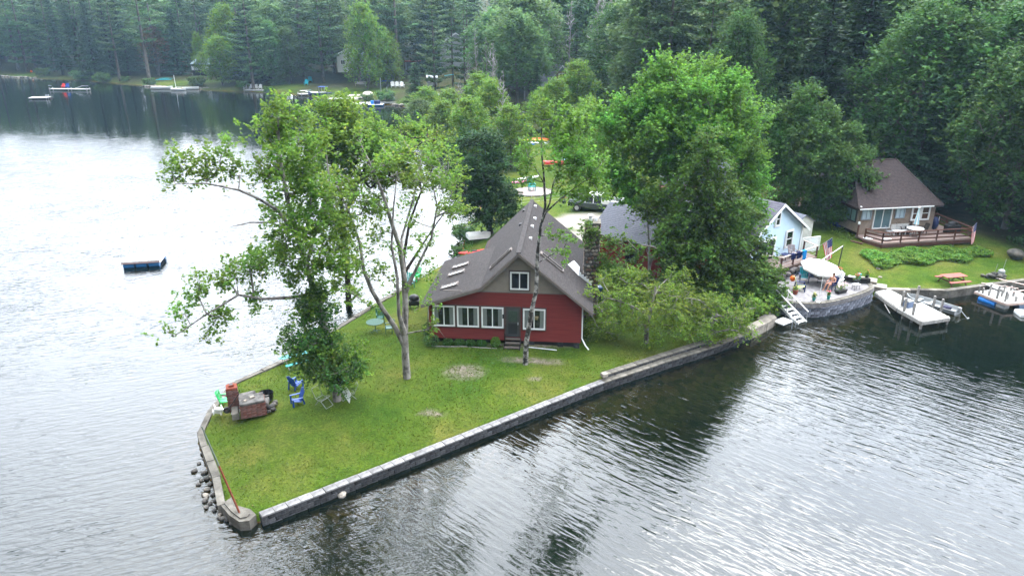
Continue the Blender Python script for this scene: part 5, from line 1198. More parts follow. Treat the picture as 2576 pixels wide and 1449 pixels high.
def adirondack(mseat, marm=None, seat_w=.52):
    """local: faces -y, origin on the ground"""
    marm = marm or mseat; t = thing("adirondack_chair", "", "chair")
    k = MB()
    for i in range(5): k.box(0, -.22 + i * .11, .36 - i * .028, seat_w, .095, .022)
    k.build("seat", mseat, t); k = MB()
    for i in range(5):
        x = -.22 + i * .11; h = .72 + .12 * (1 - abs(i - 2) / 2); k.hexa([(x - .05, .2, .26), (x + .05, .2, .26), (x + .05, .225, .26), (x - .05, .225, .26)], [(x * 1.25 - .05, .2 + h * .38, .26 + h), (x * 1.25 + .05, .2 + h * .38, .26 + h), (x * 1.25 + .05, .225 + h * .38, .26 + h), (x * 1.25 - .05, .225 + h * .38, .26 + h)])
    k.build("backrest", mseat, t)
    for s_ in (-1, 1):
        MB().box(s_ * .34, .02, .56, .13, .68, .025).build("arm", marm, t)
        MB().box(s_ * .31, -.27, 0, .05, .09, .56).build("leg", marm, t)
        MB().hexa([(s_ * .29 - .02, .38, 0), (s_ * .29 + .02, .38, 0), (s_ * .29 + .02, .48, 0), (s_ * .29 - .02, .48, 0)], [(s_ * .29 - .02, .28, .56), (s_ * .29 + .02, .28, .56), (s_ * .29 + .02, .36, .56), (s_ * .29 - .02, .36, .56)]).build("leg", marm, t)
    return t
def at_xy(t, x, y, z=None, rz=0, label=None, s=1.0, group=None):
    p = G(x, y) if z is None else Vector((x, y, z)); t.location = p; t.rotation_euler = (0, 0, rz); t.scale = (s, s, s)
    if label: t['label'] = label
    if group: t['group'] = group
    return t
at_xy(adirondack(C_BLUE), -11.96, 35.3, s=.84, rz=R(150), label="royal blue adirondack chair by the leafy trunk, the one farther from the fireplace")
at_xy(adirondack(C_BLUE), -11.4, 33.35, s=.84, rz=R(-60), label="royal blue adirondack chair on the lawn nearest the block wall side")
at_xy(adirondack(C_TURQ, C_NAVY), 22.4, 51.7, 1.0, R(-15), "turquoise adirondack chair with navy arms on the stone patio")
at_xy(adirondack(C_LIME, C_NAVY), 21.4, 49.75, 1.0, R(75), "lime green adirondack chair with dark legs on the patio")
def shell_chair(m, name="plastic_chair"):
    t = thing(name, "", "chair"); MB().box(0, 0, .38, .5, .48, .04).build("seat", m, t); k = MB()
    for i in range(7):
        a = R(-60 + 20 * i); x = .27 * math.sin(a); y = .1 + .16 * math.cos(a); k.hexa([(x - .035, y, .4), (x + .035, y, .4), (x + .035, y + .02, .4), (x - .035, y + .02, .4)], [(x * 1.15 - .04, y + .14, .86 + .05 * math.cos(a)), (x * 1.15 + .04, y + .14, .86 + .05 * math.cos(a)), (x * 1.15 + .04, y + .16, .86 + .05 * math.cos(a)), (x * 1.15 - .04, y + .16, .86 + .05 * math.cos(a))])
    k.box(0, .3, .84, .42, .03, .05); k.build("backrest", m, t)
    for sx in (-.22, .22):
        MB().box(sx * 1.1, 0, .6, .06, .44, .03).build("arm", m, t)
        for sy in (-.2, .2): MB().box(sx, sy, 0, .05, .05, .38 if sy > 0 else .6).build("leg", m, t)
    return t
at_xy(shell_chair(C_GREEN), -15.35, 33.75, rz=R(100), label="bright green plastic chair at the seawall behind the brick chimney", s=1.05)
wc = at_xy(shell_chair(C_WH, "broken_chair"), -15.55, 33.1, rz=R(40), label="white broken plastic chair lying by the green chair", s=.8); wc.rotation_euler = (R(95), R(20), R(30)); wc.location.z += .35
# --- brick fireplace with its own pieces
M_BRICK = [mat("old_brick_a", (.17, .065, .05), .9, (.09, .042, .035), 6, .3), mat("old_brick_b", (.23, .12, .10), .9, (.12, .065, .055), 6, .3), mat("old_brick_c", (.17, .09, .08), .9, (.1, .06, .05), 6, .3)]
M_CHAR = mat("sooty_concrete", (.16, .15, .14), .95, (.05, .047, .045), 3, .4, detail=7, contrast=(.35, .6)); M_TERR = mat("terracotta_flue", (.24, .07, .045), .85)
fp = thing("brick_fireplace", "old brick outdoor fireplace with square chimney and sooty concrete slabs", "fireplace", (-13.9, 33.0, .82), R(22))
bm_ = []
for m_ in M_BRICK:
    me_ = MB().box(0, 0, 0, .195, .095, .06, 0, .006).mesh("brick"); me_.materials.append(m_); bm_.append(me_)
rb_ = random.Random(5)
def bricks(root, x0, y0, x1, y1, z0, n, closed=True):
    sides = [((x0, y0), (x1, y0)), ((x1, y0), (x1, y1)), ((x1, y1), (x0, y1)), ((x0, y1), (x0, y0))]
    for c_ in range(n):
        for a, b in sides:
            a, b = Vector(a), Vector(b); L_ = (b - a).length; m = max(1, round(L_ / .215)); d = (b - a).normalized(); an = math.atan2(d.y, d.x)
            for i in range(m):
                t = (i + (.5 if c_ % 2 else .75)) / m
                if t > 1: continue
                p = a + d * (L_ * t); o = link("brick", rb_.choice(bm_), None, root, (p.x + rb_.uniform(-.008, .008), p.y + rb_.uniform(-.008, .008), z0 + c_ * .078), (0, 0, an + rb_.uniform(-.03, .03))); o.scale = (min(1.1, L_ / m / .21), 1, 1)
MB().box(-.62, .05, 0, .47, .47, 1.34).build("chimney_core", M_MORTAR, fp); bricks(fp, -.86, -.19, -.38, .29, 0, 16)
MB().box(-.62, .05, 1.26, .54, .54, .12, 0, .02).build("chimney_cap", M_TERR, fp); MB().box(-.62, .05, 1.38, .26, .26, .10).build("flue", M_TERR, fp); MB().box(-.62, .05, 1.482, .17, .17, .004).build("flue_hole_shade", M_BLK, fp)  # thin black plate on the flue stands in for shade in its opening
MB().box(.28, -.62, 0, 1.12, .86, .74).build("firebox_core", M_MORTAR, fp); bricks(fp, -.30, -1.07, .86, -.17, 0, 9)
MB().box(.26, -.62, .74, 1.22, .98, .10, R(2), .03).build("top_slab", M_CHAR, fp); MB().box(.30, -.6, .84, .26, .2, .09, .4, .03).build("top_stone", M_PALE, fp); MB().box(-.05, -.8, .84, .2, .14, .05, .9, .02).build("top_stone", M_STONE[2], fp)
MB().box(-.60, -.62, 0, .34, .9, .34, 0, .03).build("side_slab", M_CONC, fp); MB().box(.0, .62, 0, 1.0, .34, .52, R(8), .03).build("back_slab", M_CHAR, fp); MB().box(.95, .05, 0, .3, .9, .3, R(-10), .04).build("stone_border", M_CHAR, fp)
for i, (x, y, s_) in enumerate(((1.12, -.5, .22), (1.3, -.3, .18), (1.22, -.8, .16), (1.4, -.05, .15), (1.0, -.95, .13))): 
    o = link("loose_stone", RM[i % 7], None, fp, (x, y, .06)); o.scale = (s_,) * 3
k = MB(); k.tube([(1.0, .62, .02), (1.0, .62, .36)], [.36, .4], 16, cap=False); k.tube([(1.0, .62, .02), (1.0, .62, .36)], [.34, .37], 16, cap=False); k.tube([(1.0, .62, .0), (1.0, .62, .05)], .36, 16)
k.build("fire_ring", M_BLK, fp)
ht = thing("hand_truck", "rusty black hand truck with one wheel leaning at the fireplace", "hand truck", (-14.75, 32.45, .83), R(15))
MB().tube([(0, -.06, .17), (0, .06, .17)], .17, 14).build("wheel", M_BLK, ht); MB().tube([(0, -.065, .17), (0, .065, .17)], .07, 10).build("hub", M_BRICK[2], ht)
for s_ in (-.17, .17): MB().tube([(0, s_, .17), (.35, s_, .6), (.75, s_, 1.15)], .022, 6).build("handle_bar", M_BLK, ht)
MB().tube([(.45, -.17, .74), (.45, .17, .74)], .018, 5).build("crossbar", M_BLK, ht)
def board(name, label, x, y, pts, m, rz=0, cat="board"):
    tag(MB().slab(pts, .025, (0, 1, 0)).build(name, m, None, G(x, y), (0, 0, rz)), label, cat)
board("white_board", "white pointed board leaning on the brick firebox", -14.4, 32.55, [(-.2, 0, .25), (.08, -.1, 0), (.3, 0, .45), (.3, .15, .9), (-.05, .15, .85)], C_WH, R(15))
board("table_top", "white folding table top leaning on the trunk of the leafy tree", -8.95, 33.5, [(.35, -.15, 0), (.42, .0, .5), (.0, .2, 1.15), (-.35, .28, .95), (-.2, .2, .7)], C_WH, R(0), "table")
def folding_frame(x, y, rz, label, s=1.0):
    t = thing("folding_chair_frame", label, "chair", G(x, y), rz); t.scale = (s,) * 3
    for s_ in (-.25, .25):
        MB().tube([(s_, -.45, .03), (s_, -.1, .35), (s_, .25, .42), (s_, .5, .95)], .016, 5).build("side_rail", C_GREYM, t); MB().tube([(s_, .35, .02), (s_, 0, .45), (s_, -.3, .52)], .016, 5).build("leg", C_GREYM, t)
    for a in ((-.45, .03), (-.1, .35), (.25, .42), (.5, .95), (.35, .02), (-.3, .52)): MB().tube([(-.25, a[0], a[1]), (.25, a[0], a[1])], .013, 5).build("crossbar", C_GREYM, t)
folding_frame(-9.95, 33.2, R(60), "bare grey folding chair frame toppled on the lawn beside the trunk")
folding_frame(-8.7, 33.9, R(-70), "dark folding frame behind the leaning white table top", .9)
# --- green table and benches
gt = thing("picnic_bench_table", "small green topped metal picnic table against the seawall", "picnic table", G(-13.0, 38.6), R(35))
for i, y in enumerate((-.16, 0, .16)): MB().box(0, y, .68, 1.5, .15, .03).build("top_board", C_TEAL, gt)
for y in (-.62, .62): MB().box(0, y, .4, 1.5, .24, .03).build("bench", C_TEAL, gt)
for x in (-.55, .55): MB().tube([(x, -.62, .4), (x, -.62, .02), (x, -.2, .4), (x, -.15, .68)], .018, 5).build("leg", C_GREYM, gt); MB().tube([(x, .62, .4), (x, .62, .02), (x, .2, .4), (x, .15, .68)], .018, 5).build("leg", C_GREYM, gt)
mt = thing("mesh_table", "round weathered green metal table behind the grey forked trunk", "table", GP(945, 835, .8)); 
MB().tube([(0, 0, .70), (0, 0, .73)], .58, 18).build("table_top", mat("grey_green_mesh", (.08, .13, .105), .8, (.045, .08, .065), 14), mt); MB().tube([(0, 0, .1), (0, 0, .70)], .03, 6).build("column", C_DGREEN, mt)
for a in range(4): MB().beam((0, 0, .12), (.35 * math.cos(a * 1.57 + .7), .35 * math.sin(a * 1.57 + .7), .02), .03).build("leg", C_DGREEN, mt)
q = GP(958, 812, .8); at_xy(shell_chair(C_DGREEN), q.x, q.y, rz=R(10), label="dark green metal chair behind the round green table", s=1.05)
q = GP(975, 838, .8); at_xy(shell_chair(C_DGREEN), q.x + .1, q.y, rz=R(-80), label="dark green metal chair right of the round green table", s=1.0)
q = GP(1045, 706, .8); at_xy(adirondack(C_GREEN), q.x, q.y, rz=R(-30), label="green slatted chair on the grass left of the low roof eave")
q = GP(1040, 722, .8); at_xy(adirondack(C_TEAL), q.x - .3, q.y, rz=R(20), label="teal chair near the house corner, nearer than the green slatted one")
gr = thing("kettle_grill", "black covered grill standing at the left corner of the red house", "grill", GP(1043, 775, .8)); MB().ball((0, 0, .78), .33, 12, 8, (1.15, .9, .8)).build("lid", M_BLK, gr, smooth=True); MB().box(0, 0, .28, .72, .5, .34).build("cart", M_BLK, gr)
for x in (-.3, .3):
    for y in (-.2, .2): MB().box(x, y, 0, .05, .05, .28).build("leg", M_BLK, gr)
# --- mooring pole at the tip
pb = Vector((-11.45, 24.85, .54)); ptp = A(507, 1072, 25.2)
pl_ = thing("rusty_pole", "long thin rusty pole leaning from the concrete corner slab", "pole", pb); d = ptp - pb
MB().tube([(0, 0, -.05), tuple(d * .55)], [.045, .04], 8).build("lower_pole", mat("rust", (.20, .055, .03), .8, (.12, .04, .025), 8), pl_); MB().tube([tuple(d * .55), tuple(d)], [.035, .025], 6).build("upper_pole", mat("tarnished_pole", (.10, .12, .10), .6), pl_)
# --- plants and hose at the red house
C1, S1 = math.cos(HA), math.sin(HA)
def HL(u, v, z=0): return Vector((-5.16 + u * C1 - v * S1, 41.25 + u * S1 + v * C1, hz_ + z))
for i, (u, v, h_, wd, lb) in enumerate([(.2, -.65, .8, 1.0, "leafy hydrangea bush with pale blooms at the left corner of the red house"), (4.2, -.55, .75, .6, "bright green rounded bush beside the house steps"), (1.2, -.45, .45, .7, None), (1.9, -.4, .4, .7, None), (2.6, -.45, .42, .7, None), (3.3, -.4, .4, .7, None), (-.35, 1.0, .9, .7, "tall leafy plant against the left side wall of the red house")]):
    p = HL(u, v); rs = np.random.default_rng(i + 60); n_ = 420; P = unit(rs.normal(size=(n_, 3))) * rs.uniform(.5, 1, (n_, 1)) ** .5 * [wd * .52, wd * .45, h_ * .5] + [0, 0, h_ * .48]; P[:, 2] = np.maximum(P[:, 2], .03)
    Vv, Ff = leaf_mesh(P, .11, rs, .8); t = thing("garden_plant", lb or "low green perennial in the bed under the house windows", "plant", (p.x, p.y, p.z - .05), 0, None if lb else "perennials under the windows")
    link("foliage", raw_mesh("foliage", Vv, Ff), L_BRIGHT if i in (1,) else L_MAPDK, t); k = MB()
    for a in range(4): k.beam((0, 0, 0), (.12 * math.cos(a * 1.6), .12 * math.sin(a * 1.6), h_ * .6), .02)
    k.build("stem", M_DKBARK, t)
tag(MB().tube([tuple(HL(u, -.72 - .05 * math.sin(u * 2), .0)) for u in np.linspace(.2, 4.3, 12)], .035, 5).build("garden_edging", M_POST), "thin dark edging strip round the bed under the house windows", "edging")
tag(MB().tube([tuple(HL(u, -.42 - .35 * (u - 6) / 2.2, .03)) for u in (6.0, 7.0, 8.0)], .03, 5).build("white_pipe", M_FLASH), "white pipe lying on the ground below the right window of the red house", "pipe")
wb = thing("wheeled_bin", "dark blue wheeled cart with white label beside the stone chimney", "cart", GP(1502, 748, .9), R(10)); MB().box(0, 0, .16, .6, .8, .75, 0, .06).build("body", mat("dark_blue_paint", (.01, .05, .13), .4), wb)
MB().box(-.1, -.1, .912, .22, .3, .006).build("label_plate", C_WH, wb)
for s_ in (-.34, .34): MB().tube([(s_ - .05, -.35, .17), (s_ + .05, -.35, .17)], .17, 12).build("wheel", M_BLK, wb)
MB().tube([(0, -.55, .1), (0, -.55, .4), (0, -.42, .55)], .16, 10).build("motor", M_BLK, wb)
# --- boats
def boat_mesh(L_, Wd, H_, bow=.35, n=10, flat=.3, inv=False, deck=False, stern=.85):
    k = MB(); ring = []
    for i in range(n + 1):
        t = i / n; w_ = Wd / 2 * (stern + (1 - stern) * min(1, t * 3)) if t < 1 - bow else Wd / 2 * math.sqrt(max(0, 1 - ((t - (1 - bow)) / bow) ** 2)); w_ = max(w_, .02)
        rise = H_ * .28 * max(0, (t - .6) / .4) ** 2; x = (t - .5) * L_
        ring.append([(x, -w_, H_ + rise), (x, -w_ * .86, H_ * .35 + rise * .6), (x, -w_ * .45, rise * .8), (x, w_ * .45, rise * .8), (x, w_ * .86, H_ * .35 + rise * .6), (x, w_, H_ + rise)])
    vs = [v for r_ in ring for v in r_]; fs = []
    for i in range(n):
        for j in range(5): fs.append((6 * i + j, 6 * i + 6 + j, 6 * i + 7 + j, 6 * i + 1 + j))
    fs.append((0, 1, 2, 3, 4, 5))
    if deck:
        for i in range(n): fs.append((6 * i, 6 * i + 5, 6 * i + 11, 6 * i + 6))
    else:
        b = len(vs); vs += [(v[0] * .97, v[1] * .9, max(.06, v[2] - (.0 if j in (0, 5) else -.05))) for r_ in ring for j, v in enumerate(r_)]
        for i in range(n):
            for j in range(5): fs.append((b + 6 * i + 1 + j, b + 6 * i + 7 + j, b + 6 * i + 6 + j, b + 6 * i + j))
            fs.append((6 * i, b + 6 * i, b + 6 * i + 6, 6 * i + 6)); fs.append((6 * i + 11, b + 6 * i + 11, b + 6 * i + 5, 6 * i + 5))
        fs.append((0, 5, b + 5, b))
    if inv: vs = [(x, -y, H_ * 1.3 - z) for x, y, z in vs]; 
    return k.add(vs, fs)
def kayak(label, x, y, z, rz, m, L_=3.0, inv=False, cat="kayak", group=None, tilt=0):
    t = thing("kayak", label, cat, (x, y, z), rz, group); k = MB(); n = 12; vs = []
    for i in range(n + 1):
        t_ = i / n; w_ = .34 * math.sin(math.pi * min(.995, max(.005, t_))) ** .6; x_ = (t_ - .5) * L_; up = .12 * abs(2 * t_ - 1) ** 2.5
        for a in range(8): an = a * math.pi / 4; vs.append((x_, w_ * math.cos(an), .17 + up + .15 * math.sin(an) * (w_ / .34) ** .5))
    fs = [(8 * i + a, 8 * i + (a + 1) % 8, 8 * i + 8 + (a + 1) % 8, 8 * i + 8 + a) for i in range(n) for a in range(8)]
    k.add(vs, fs).build("hull", m, t, smooth=True); kk = MB(); pts = [(.1 + .42 * math.cos(a * math.pi / 6), .2 * math.sin(a * math.pi / 6)) for a in range(12)]; kk.prism(pts, .31, .335); kk.build("cockpit", M_BLK, t)
    if inv: t.rotation_euler = (R(180), 0, rz); t.location.z = z + .34
    if tilt: t.rotation_euler = (R(tilt), 0, rz)
    return t
q = GP(1205, 603, .8); rb2 = thing("rowboat", "white rowboat lying upside down by the water behind the red house", "boat", (q.x, q.y, q.z + .1), R(20)); boat_mesh(2.3, 1.25, .5, .3, inv=True, stern=.95).build("hull", C_WH, rb2)
k = MB(); k.beam((-.9, 0, .68), (.8, 0, .66), .05, .05); k.build("keel", C_WH, rb2)
q = GP(1188, 640, .8); kayak("red kayak with white stripe at the water beside the low roof", q.x, q.y, q.z, R(25), C_RED, 2.6)
# --- swim raft
sr = thing("swim_raft", "square swim raft on blue barrels floating in the open lake", "raft", tuple(W(363, 648, .5) - Vector((0, 0, .5))), R(12))
MB().box(0, 0, .5, 3.0, 2.6, .1).build("deck", M_WPLK, sr)
MB().box(0, -1.32, .40, 3.0, .05, .1).build("front_board", mat("faded_pink_wood", (.42, .3, .28), .8), sr); MB().box(1.52, 0, .34, .05, 2.6, .2).build("side_board", C_WH, sr)
for x in (-1.0, 0, 1.0): MB().tube([(x - .42, -1.0, .18), (x + .42, -1.0, .18)], .27, 12).build("barrel", col("raft_blue_barrel", (.01, .13, .33)), sr); MB().tube([(x - .42, 1.0, .18), (x + .42, 1.0, .18)], .27, 12).build("barrel", col("raft_blue_barrel", (.01, .13, .33)), sr)
for y in (-.3, .4): MB().tube([(1.1, y - .2, .18), (1.1, y + .45, .18)], .27, 12).build("barrel", C_NAVY, sr)
MB().tube([(-1.35, 1.1, .6), (-1.35, 1.1, 1.3), (-1.2, 1.25, 1.4), (-1.2, 1.5, 1.2), (-1.2, 1.5, -.2)], .02, 5).tube([(-1.05, 1.1, .6), (-1.05, 1.1, 1.3), (-.9, 1.25, 1.4), (-.9, 1.5, 1.2), (-.9, 1.5, -.2)], .02, 5).build("ladder", M_METAL, sr)
# --- near dock right of the patio
def plank_deck(name, A_, B_, C_, D_, z, th, step, m, parent, gap=.012):
    """planks across A-B .. D-C quad, one joined mesh of real boards"""
    A_, B_, C_, D_ = map(Vector, (A_, B_, C_, D_)); L_ = (D_ - A_).length; n = max(2, int(L_ / step)); k = MB(); g = gap / L_
    for i in range(n):
        t0, t1 = i / n + g / 2, (i + 1) / n - g / 2; P = [A_.lerp(D_, t0), B_.lerp(C_, t0), B_.lerp(C_, t1), A_.lerp(D_, t1)]; dz = random.uniform(-.006, .006); k.hexa([(p.x, p.y, z - th + dz) for p in P], [(p.x, p.y, z + dz) for p in P])
    o = k.build(name, m, parent); o['kind'] = 'stuff'; return o
nd = thing("plank_dock", "white weathered plank dock with tall posts right of the patio", "dock")
plank_deck("walkway_planks", (27.45, 50.55), (28.75, 51.15), (29.3, 48.3), (27.55, 47.4), .6, .05, .16, M_WPLK, nd)
plank_deck("platform_planks", (27.5, 47.35), (29.8, 48.45), (30.3, 45.7), (27.95, 44.95), .58, .05, .16, M_WPLK, nd)
k = MB()
for a, b in (((27.5, 47.3), (27.95, 44.9)), ((27.95, 44.9), (30.3, 45.65)), ((30.3, 45.65), (29.85, 48.4)), ((27.4, 50.5), (27.5, 47.4))): k.beam((*a, .43), (*b, .43), .05, .24)
k.build("rim_joist", M_WOODG, nd)
for (x, y, h_) in ((28.0, 47.75, 1.7), (29.5, 48.6, 1.8), (27.7, 46.8, 1.55), (27.95, 46.1, 1.45), (30.5, 48.1, 1.2), (30.75, 47.5, 1.2), (30.25, 45.8, .6), (28.0, 45.0, .6)): MB().box(x, y, -1.2, .13, .13, 1.2 + h_).build("post", M_POST, nd)
MB().beam((27.25, 48.6, .35), (27.35, 47.2, -.3), .05).build("brace", M_WOODG, nd)
cb = thing("dock_box", "blue cooler box with white lid standing on the plank dock", "cooler", (28.35, 47.55, .6), R(25)); MB().box(0, 0, 0, .55, .42, .42, 0, .02).build("box", col("slate_blue_plastic", (.09, .13, .22)), cb); MB().box(0, 0, .42, .58, .45, .1, 0, .02).build("lid", C_GREYM, cb)
ab = thing("rowing_boat", "grey aluminium rowing boat moored behind the plank dock", "boat", (30.95, 49.05, -.08), math.atan2(50.5 - 47.9, 30.0 - 31.9)); boat_mesh(3.7, 1.3, .45, .4, stern=.9).build("hull", C_GREYM, ab)
for x in (-.9, .1, .9): MB().box(x, 0, .3, .26, 1.08, .04).build("bench", C_GREYM, ab)
MB().ball((-1.15, .15, .42), .27, 8, 6, (1.2, 1, .6), .15).build("tarp", mat("navy_tarp", (.02, .02, .06), .6), ab)
MB().box(-1.9, 0, .25, .22, .2, .4, 0, .03).build("outboard_head", C_GREYM, ab); MB().tube([(-1.95, 0, .5), (-2.35, .1, .22), (-2.6, .15, .05)], .03, 5).build("outboard_shaft", C_GREYM, ab); MB().box(-2.62, .15, -.02, .08, .3, .12).build("propeller", C_GREYM, ab)
# --- pontoon dock with upright posts at the right edge
pd = thing("pontoon_dock", "weathered dock on blue barrels with many upright posts at the right edge", "dock")
plank_deck("planks", (35.15, 50.85), (35.95, 48.35), (38.9, 48.9), (38.3, 51.6), .52, .05, .16, M_WPLK, pd)
k = MB()
for a, b in (((35.15, 50.85), (35.95, 48.35)), ((35.95, 48.35), (38.9, 48.9))): k.beam((*a, .42), (*b, .42), .06, .16)
k.build("rim_joist", mat("pinkish_board", (.50, .38, .33), .8), pd)
MB().tube([(35.45, 50.5, .08), (35.95, 49.3, .08)], .26, 12).build("barrel", C_KBLUE, pd); MB().tube([(36.0, 49.2, .08), (36.25, 48.6, .08)], .28, 12).build("barrel", C_GREYM, pd); MB().tube([(37.1, 48.85, .1), (38.6, 49.1, .1)], .28, 12).build("barrel", col("dull_blue_plastic", (.1, .15, .24)), pd)
rp_ = random.Random(8)
for (u, v) in [(.08, .05), (.2, .05), (.38, .06), (.62, .08), (.85, .1), (.15, .3), (.5, .32), (.7, .3), (.9, .35), (.3, .55), (.55, .6), (.85, .62), (.2, .85), (.6, .9), (.95, .85)]:
    a = Vector((35.15, 50.85)).lerp(Vector((35.95, 48.35)), u); b = Vector((38.3, 51.6)).lerp(Vector((38.9, 48.9)), u); p = a.lerp(b, v); MB().box(p.x, p.y, .52, .11, .11, rp_.uniform(.35, 1.0), rp_.uniform(0, 1)).build("post", M_POST, pd)
for a, b in (((37.1, 51.3, 1.35), (38.9, 49.2, 1.35)), ((35.7, 51.1, 1.1), (38.0, 50.3, .95)), ((36.6, 49.4, 1.0), (38.8, 50.0, 1.0))): MB().beam(a, b, .12, .04).build("rail", mat("pinkish_board", (.50, .38, .33), .8), pd)
plank_deck("gangway_planks", (36.6, 52.2), (37.3, 52.3), (37.6, 50.9), (36.9, 50.8), .66, .05, .16, M_WPLK, pd)
kb = thing("kayak_float", "white flat float moored below the pontoon dock at the right edge", "float", (37.6, 47.35, 0), R(-8)); MB().box(0, 0, -.05, 2.6, 1.0, .32, 0, .08).build("hull", C_WH, kb); MB().box(0, 0, .27, 2.3, .7, .02).build("deck", C_GREYM, kb)
# --- stairs into the lake by the patio
sr2 = thing("lake_stairs", "white wooden stairs with rails going down into the lake from the patio", "stairs")
a0, a1 = Vector((19.15, 47.75, 1.05)), Vector((20.25, 45.9, .0)); dd = a1 - a0; side = Vector((.86, .51, 0)) * .42
for s_ in (-1, 1): MB().beam(a0 + side * s_, a1 + side * s_, .05, .2).build("stringer", C_WH, sr2)
for i in range(6): p = a0 + dd * ((i + .4) / 6); MB().hexa([p - side - Vector((.08, -.13, .03)), p + side - Vector((.08, -.13, .03)), p + side + Vector((.08, -.13, -.03)), p - side + Vector((.08, -.13, -.03))], [p - side - Vector((.08, -.13, 0)), p + side - Vector((.08, -.13, 0)), p + side + Vector((.08, -.13, 0)), p - side + Vector((.08, -.13, 0))]).build("step", C_WH, sr2)
for s_ in (-1, 1):
    MB().beam(a0 + side * s_ * 1.1 + Vector((0, 0, .85)), a1 + side * s_ * 1.1 + Vector((0, 0, .8)), .07, .05).build("rail", C_WH, sr2)
    for t in (.05, .5, .98): p = a0 + dd * t + side * s_ * 1.1; MB().beam(p + Vector((0, 0, -.3)), p + Vector((0, 0, .83)), .04).build("post", C_GREYM, sr2)
lp = thing("swim_platform", "small white folded swim ladder platform left of the lake stairs", "platform", (18.75, 45.55, .28), R(35)); MB().box(0, 0, 0, 1.1, .8, .08).build("deck", C_WH, lp)
for s_ in (-.2, .2): MB().tube([(.3 + s_, -.3, .05), (.3 + s_, -.45, .5), (.3 + s_, -.65, .4), (.3 + s_, -.65, -.3)], .022, 5).build("ladder_rail", M_METAL, lp)
# --- umbrella
um = thing("offset_umbrella", "large white offset umbrella tilted over the stone patio", "umbrella", (25.5, 53.0, 1.42)); cx = A(2066, 661, 51.4) - um.location
def cano(r_, zo): return [tuple(cx + Vector((r_ * math.cos(a * math.pi / 4 + .3) * 1.15, r_ * math.sin(a * math.pi / 4 + .3), zo - .10 * r_ * math.cos(a * math.pi / 4 + .3) + .22 * r_ * math.sin(a * math.pi / 4 + .3)))) for a in range(8)]
o1, o2 = cano(1.28, -.34), cano(.22, .02); ap = tuple(cx + Vector((0, 0, .05))); k = MB(); k.add(o1 + o2 + [ap], [(i, (i + 1) % 8, 8 + (i + 1) % 8, 8 + i) for i in range(8)] + [(8 + i, 8 + (i + 1) % 8, 16) for i in range(8)]); low = [(x, y, z - .14) for x, y, z in o1]; k.add(o1 + low, [(i, 8 + i, 8 + (i + 1) % 8, (i + 1) % 8) for i in range(8)])
k.build("canopy", mat("white_canvas", (.80, .79, .76), .8), um)
for i in range(8): MB().tube([o2[i], Vector(o1[i]) - Vector((0, 0, .04))], .012, 4).build("rib", M_METAL, um)
MB().tube([(0, 0, .06), (.15, .1, 2.05)], .045, 8).build("mast", M_BLK, um); MB().tube([(.15, .1, 2.0), tuple(cx + Vector((0, 0, .2)))], .035, 6).build("boom", M_METAL, um); MB().box(0, 0, 0, .7, .7, .07).build("base", M_BLK, um)
pp = W(2053, 905, 1.0); tag(MB().tube([(0, 0, 0), (0, 0, 0.05)], .12, 8).tube([(0, 0, 0), (.05, .0, 2.3)], .02, 6).build("white_pole", C_WH, None, (21.75, 47.25, 1.06)), "thin white pole standing on the patio wall edge under the umbrella", "pole")
# lounger, bin, flowers, table, stand
lo = thing("patio_lounger", "striped tan cushioned lounge chair in front of the blue bin", "lounger", (23.55, 51.9, 1.0), R(10)); M_CUSH = mat("striped_tan_cushion", (.30, .26, .21), .9, (.17, .15, .13), 6, stretch=(8, .3, .3))
MB().box(0, -.3, .3, .62, .7, .1, 0, .03).build("seat_cushion", M_CUSH, lo); MB().hexa([(-.3, .05, .36), (.3, .05, .36), (.3, .17, .34), (-.3, .17, .34)], [(-.3, .45, 1.1), (.3, .45, 1.1), (.3, .57, 1.07), (-.3, .57, 1.07)]).build("back_cushion", M_CUSH, lo)
for s_ in (-.36, .36): MB().tube([(s_, -.6, .02), (s_, -.55, .5), (s_, .1, .55), (s_, .5, .05)], .02, 5).build("side_frame", M_BLK, lo)
bb = thing("storage_bin", "blue open plastic bin against the dark patio wall", "bin", (23.6, 53.0, 1.0), R(15)); k = MB(); k.hexa([(-.3, -.3, 0), (.3, -.3, 0), (.3, .3, 0), (-.3, .3, 0)], [(-.38, -.38, .62), (.38, -.38, .62), (.38, .38, .62), (-.38, .38, .62)]); k.build("tub", mat("navy_bin", (.01, .05, .16), .5), bb)
k = MB()
for a, b in (((-.4, -.4), (.4, -.4)), ((.4, -.4), (.4, .4)), ((.4, .4), (-.4, .4)), ((-.4, .4), (-.4, -.4))): k.beam((*a, .64), (*b, .64), .05)
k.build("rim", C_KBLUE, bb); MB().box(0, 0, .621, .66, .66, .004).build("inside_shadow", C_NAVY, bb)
M_FL = [mat("pink_petals", (.75, .16, .22), .7), mat("pale_pink_petals", (.8, .5, .48), .7), mat("yellow_petals", (.7, .6, .12), .7), mat("red_petals", (.5, .05, .06), .7)]
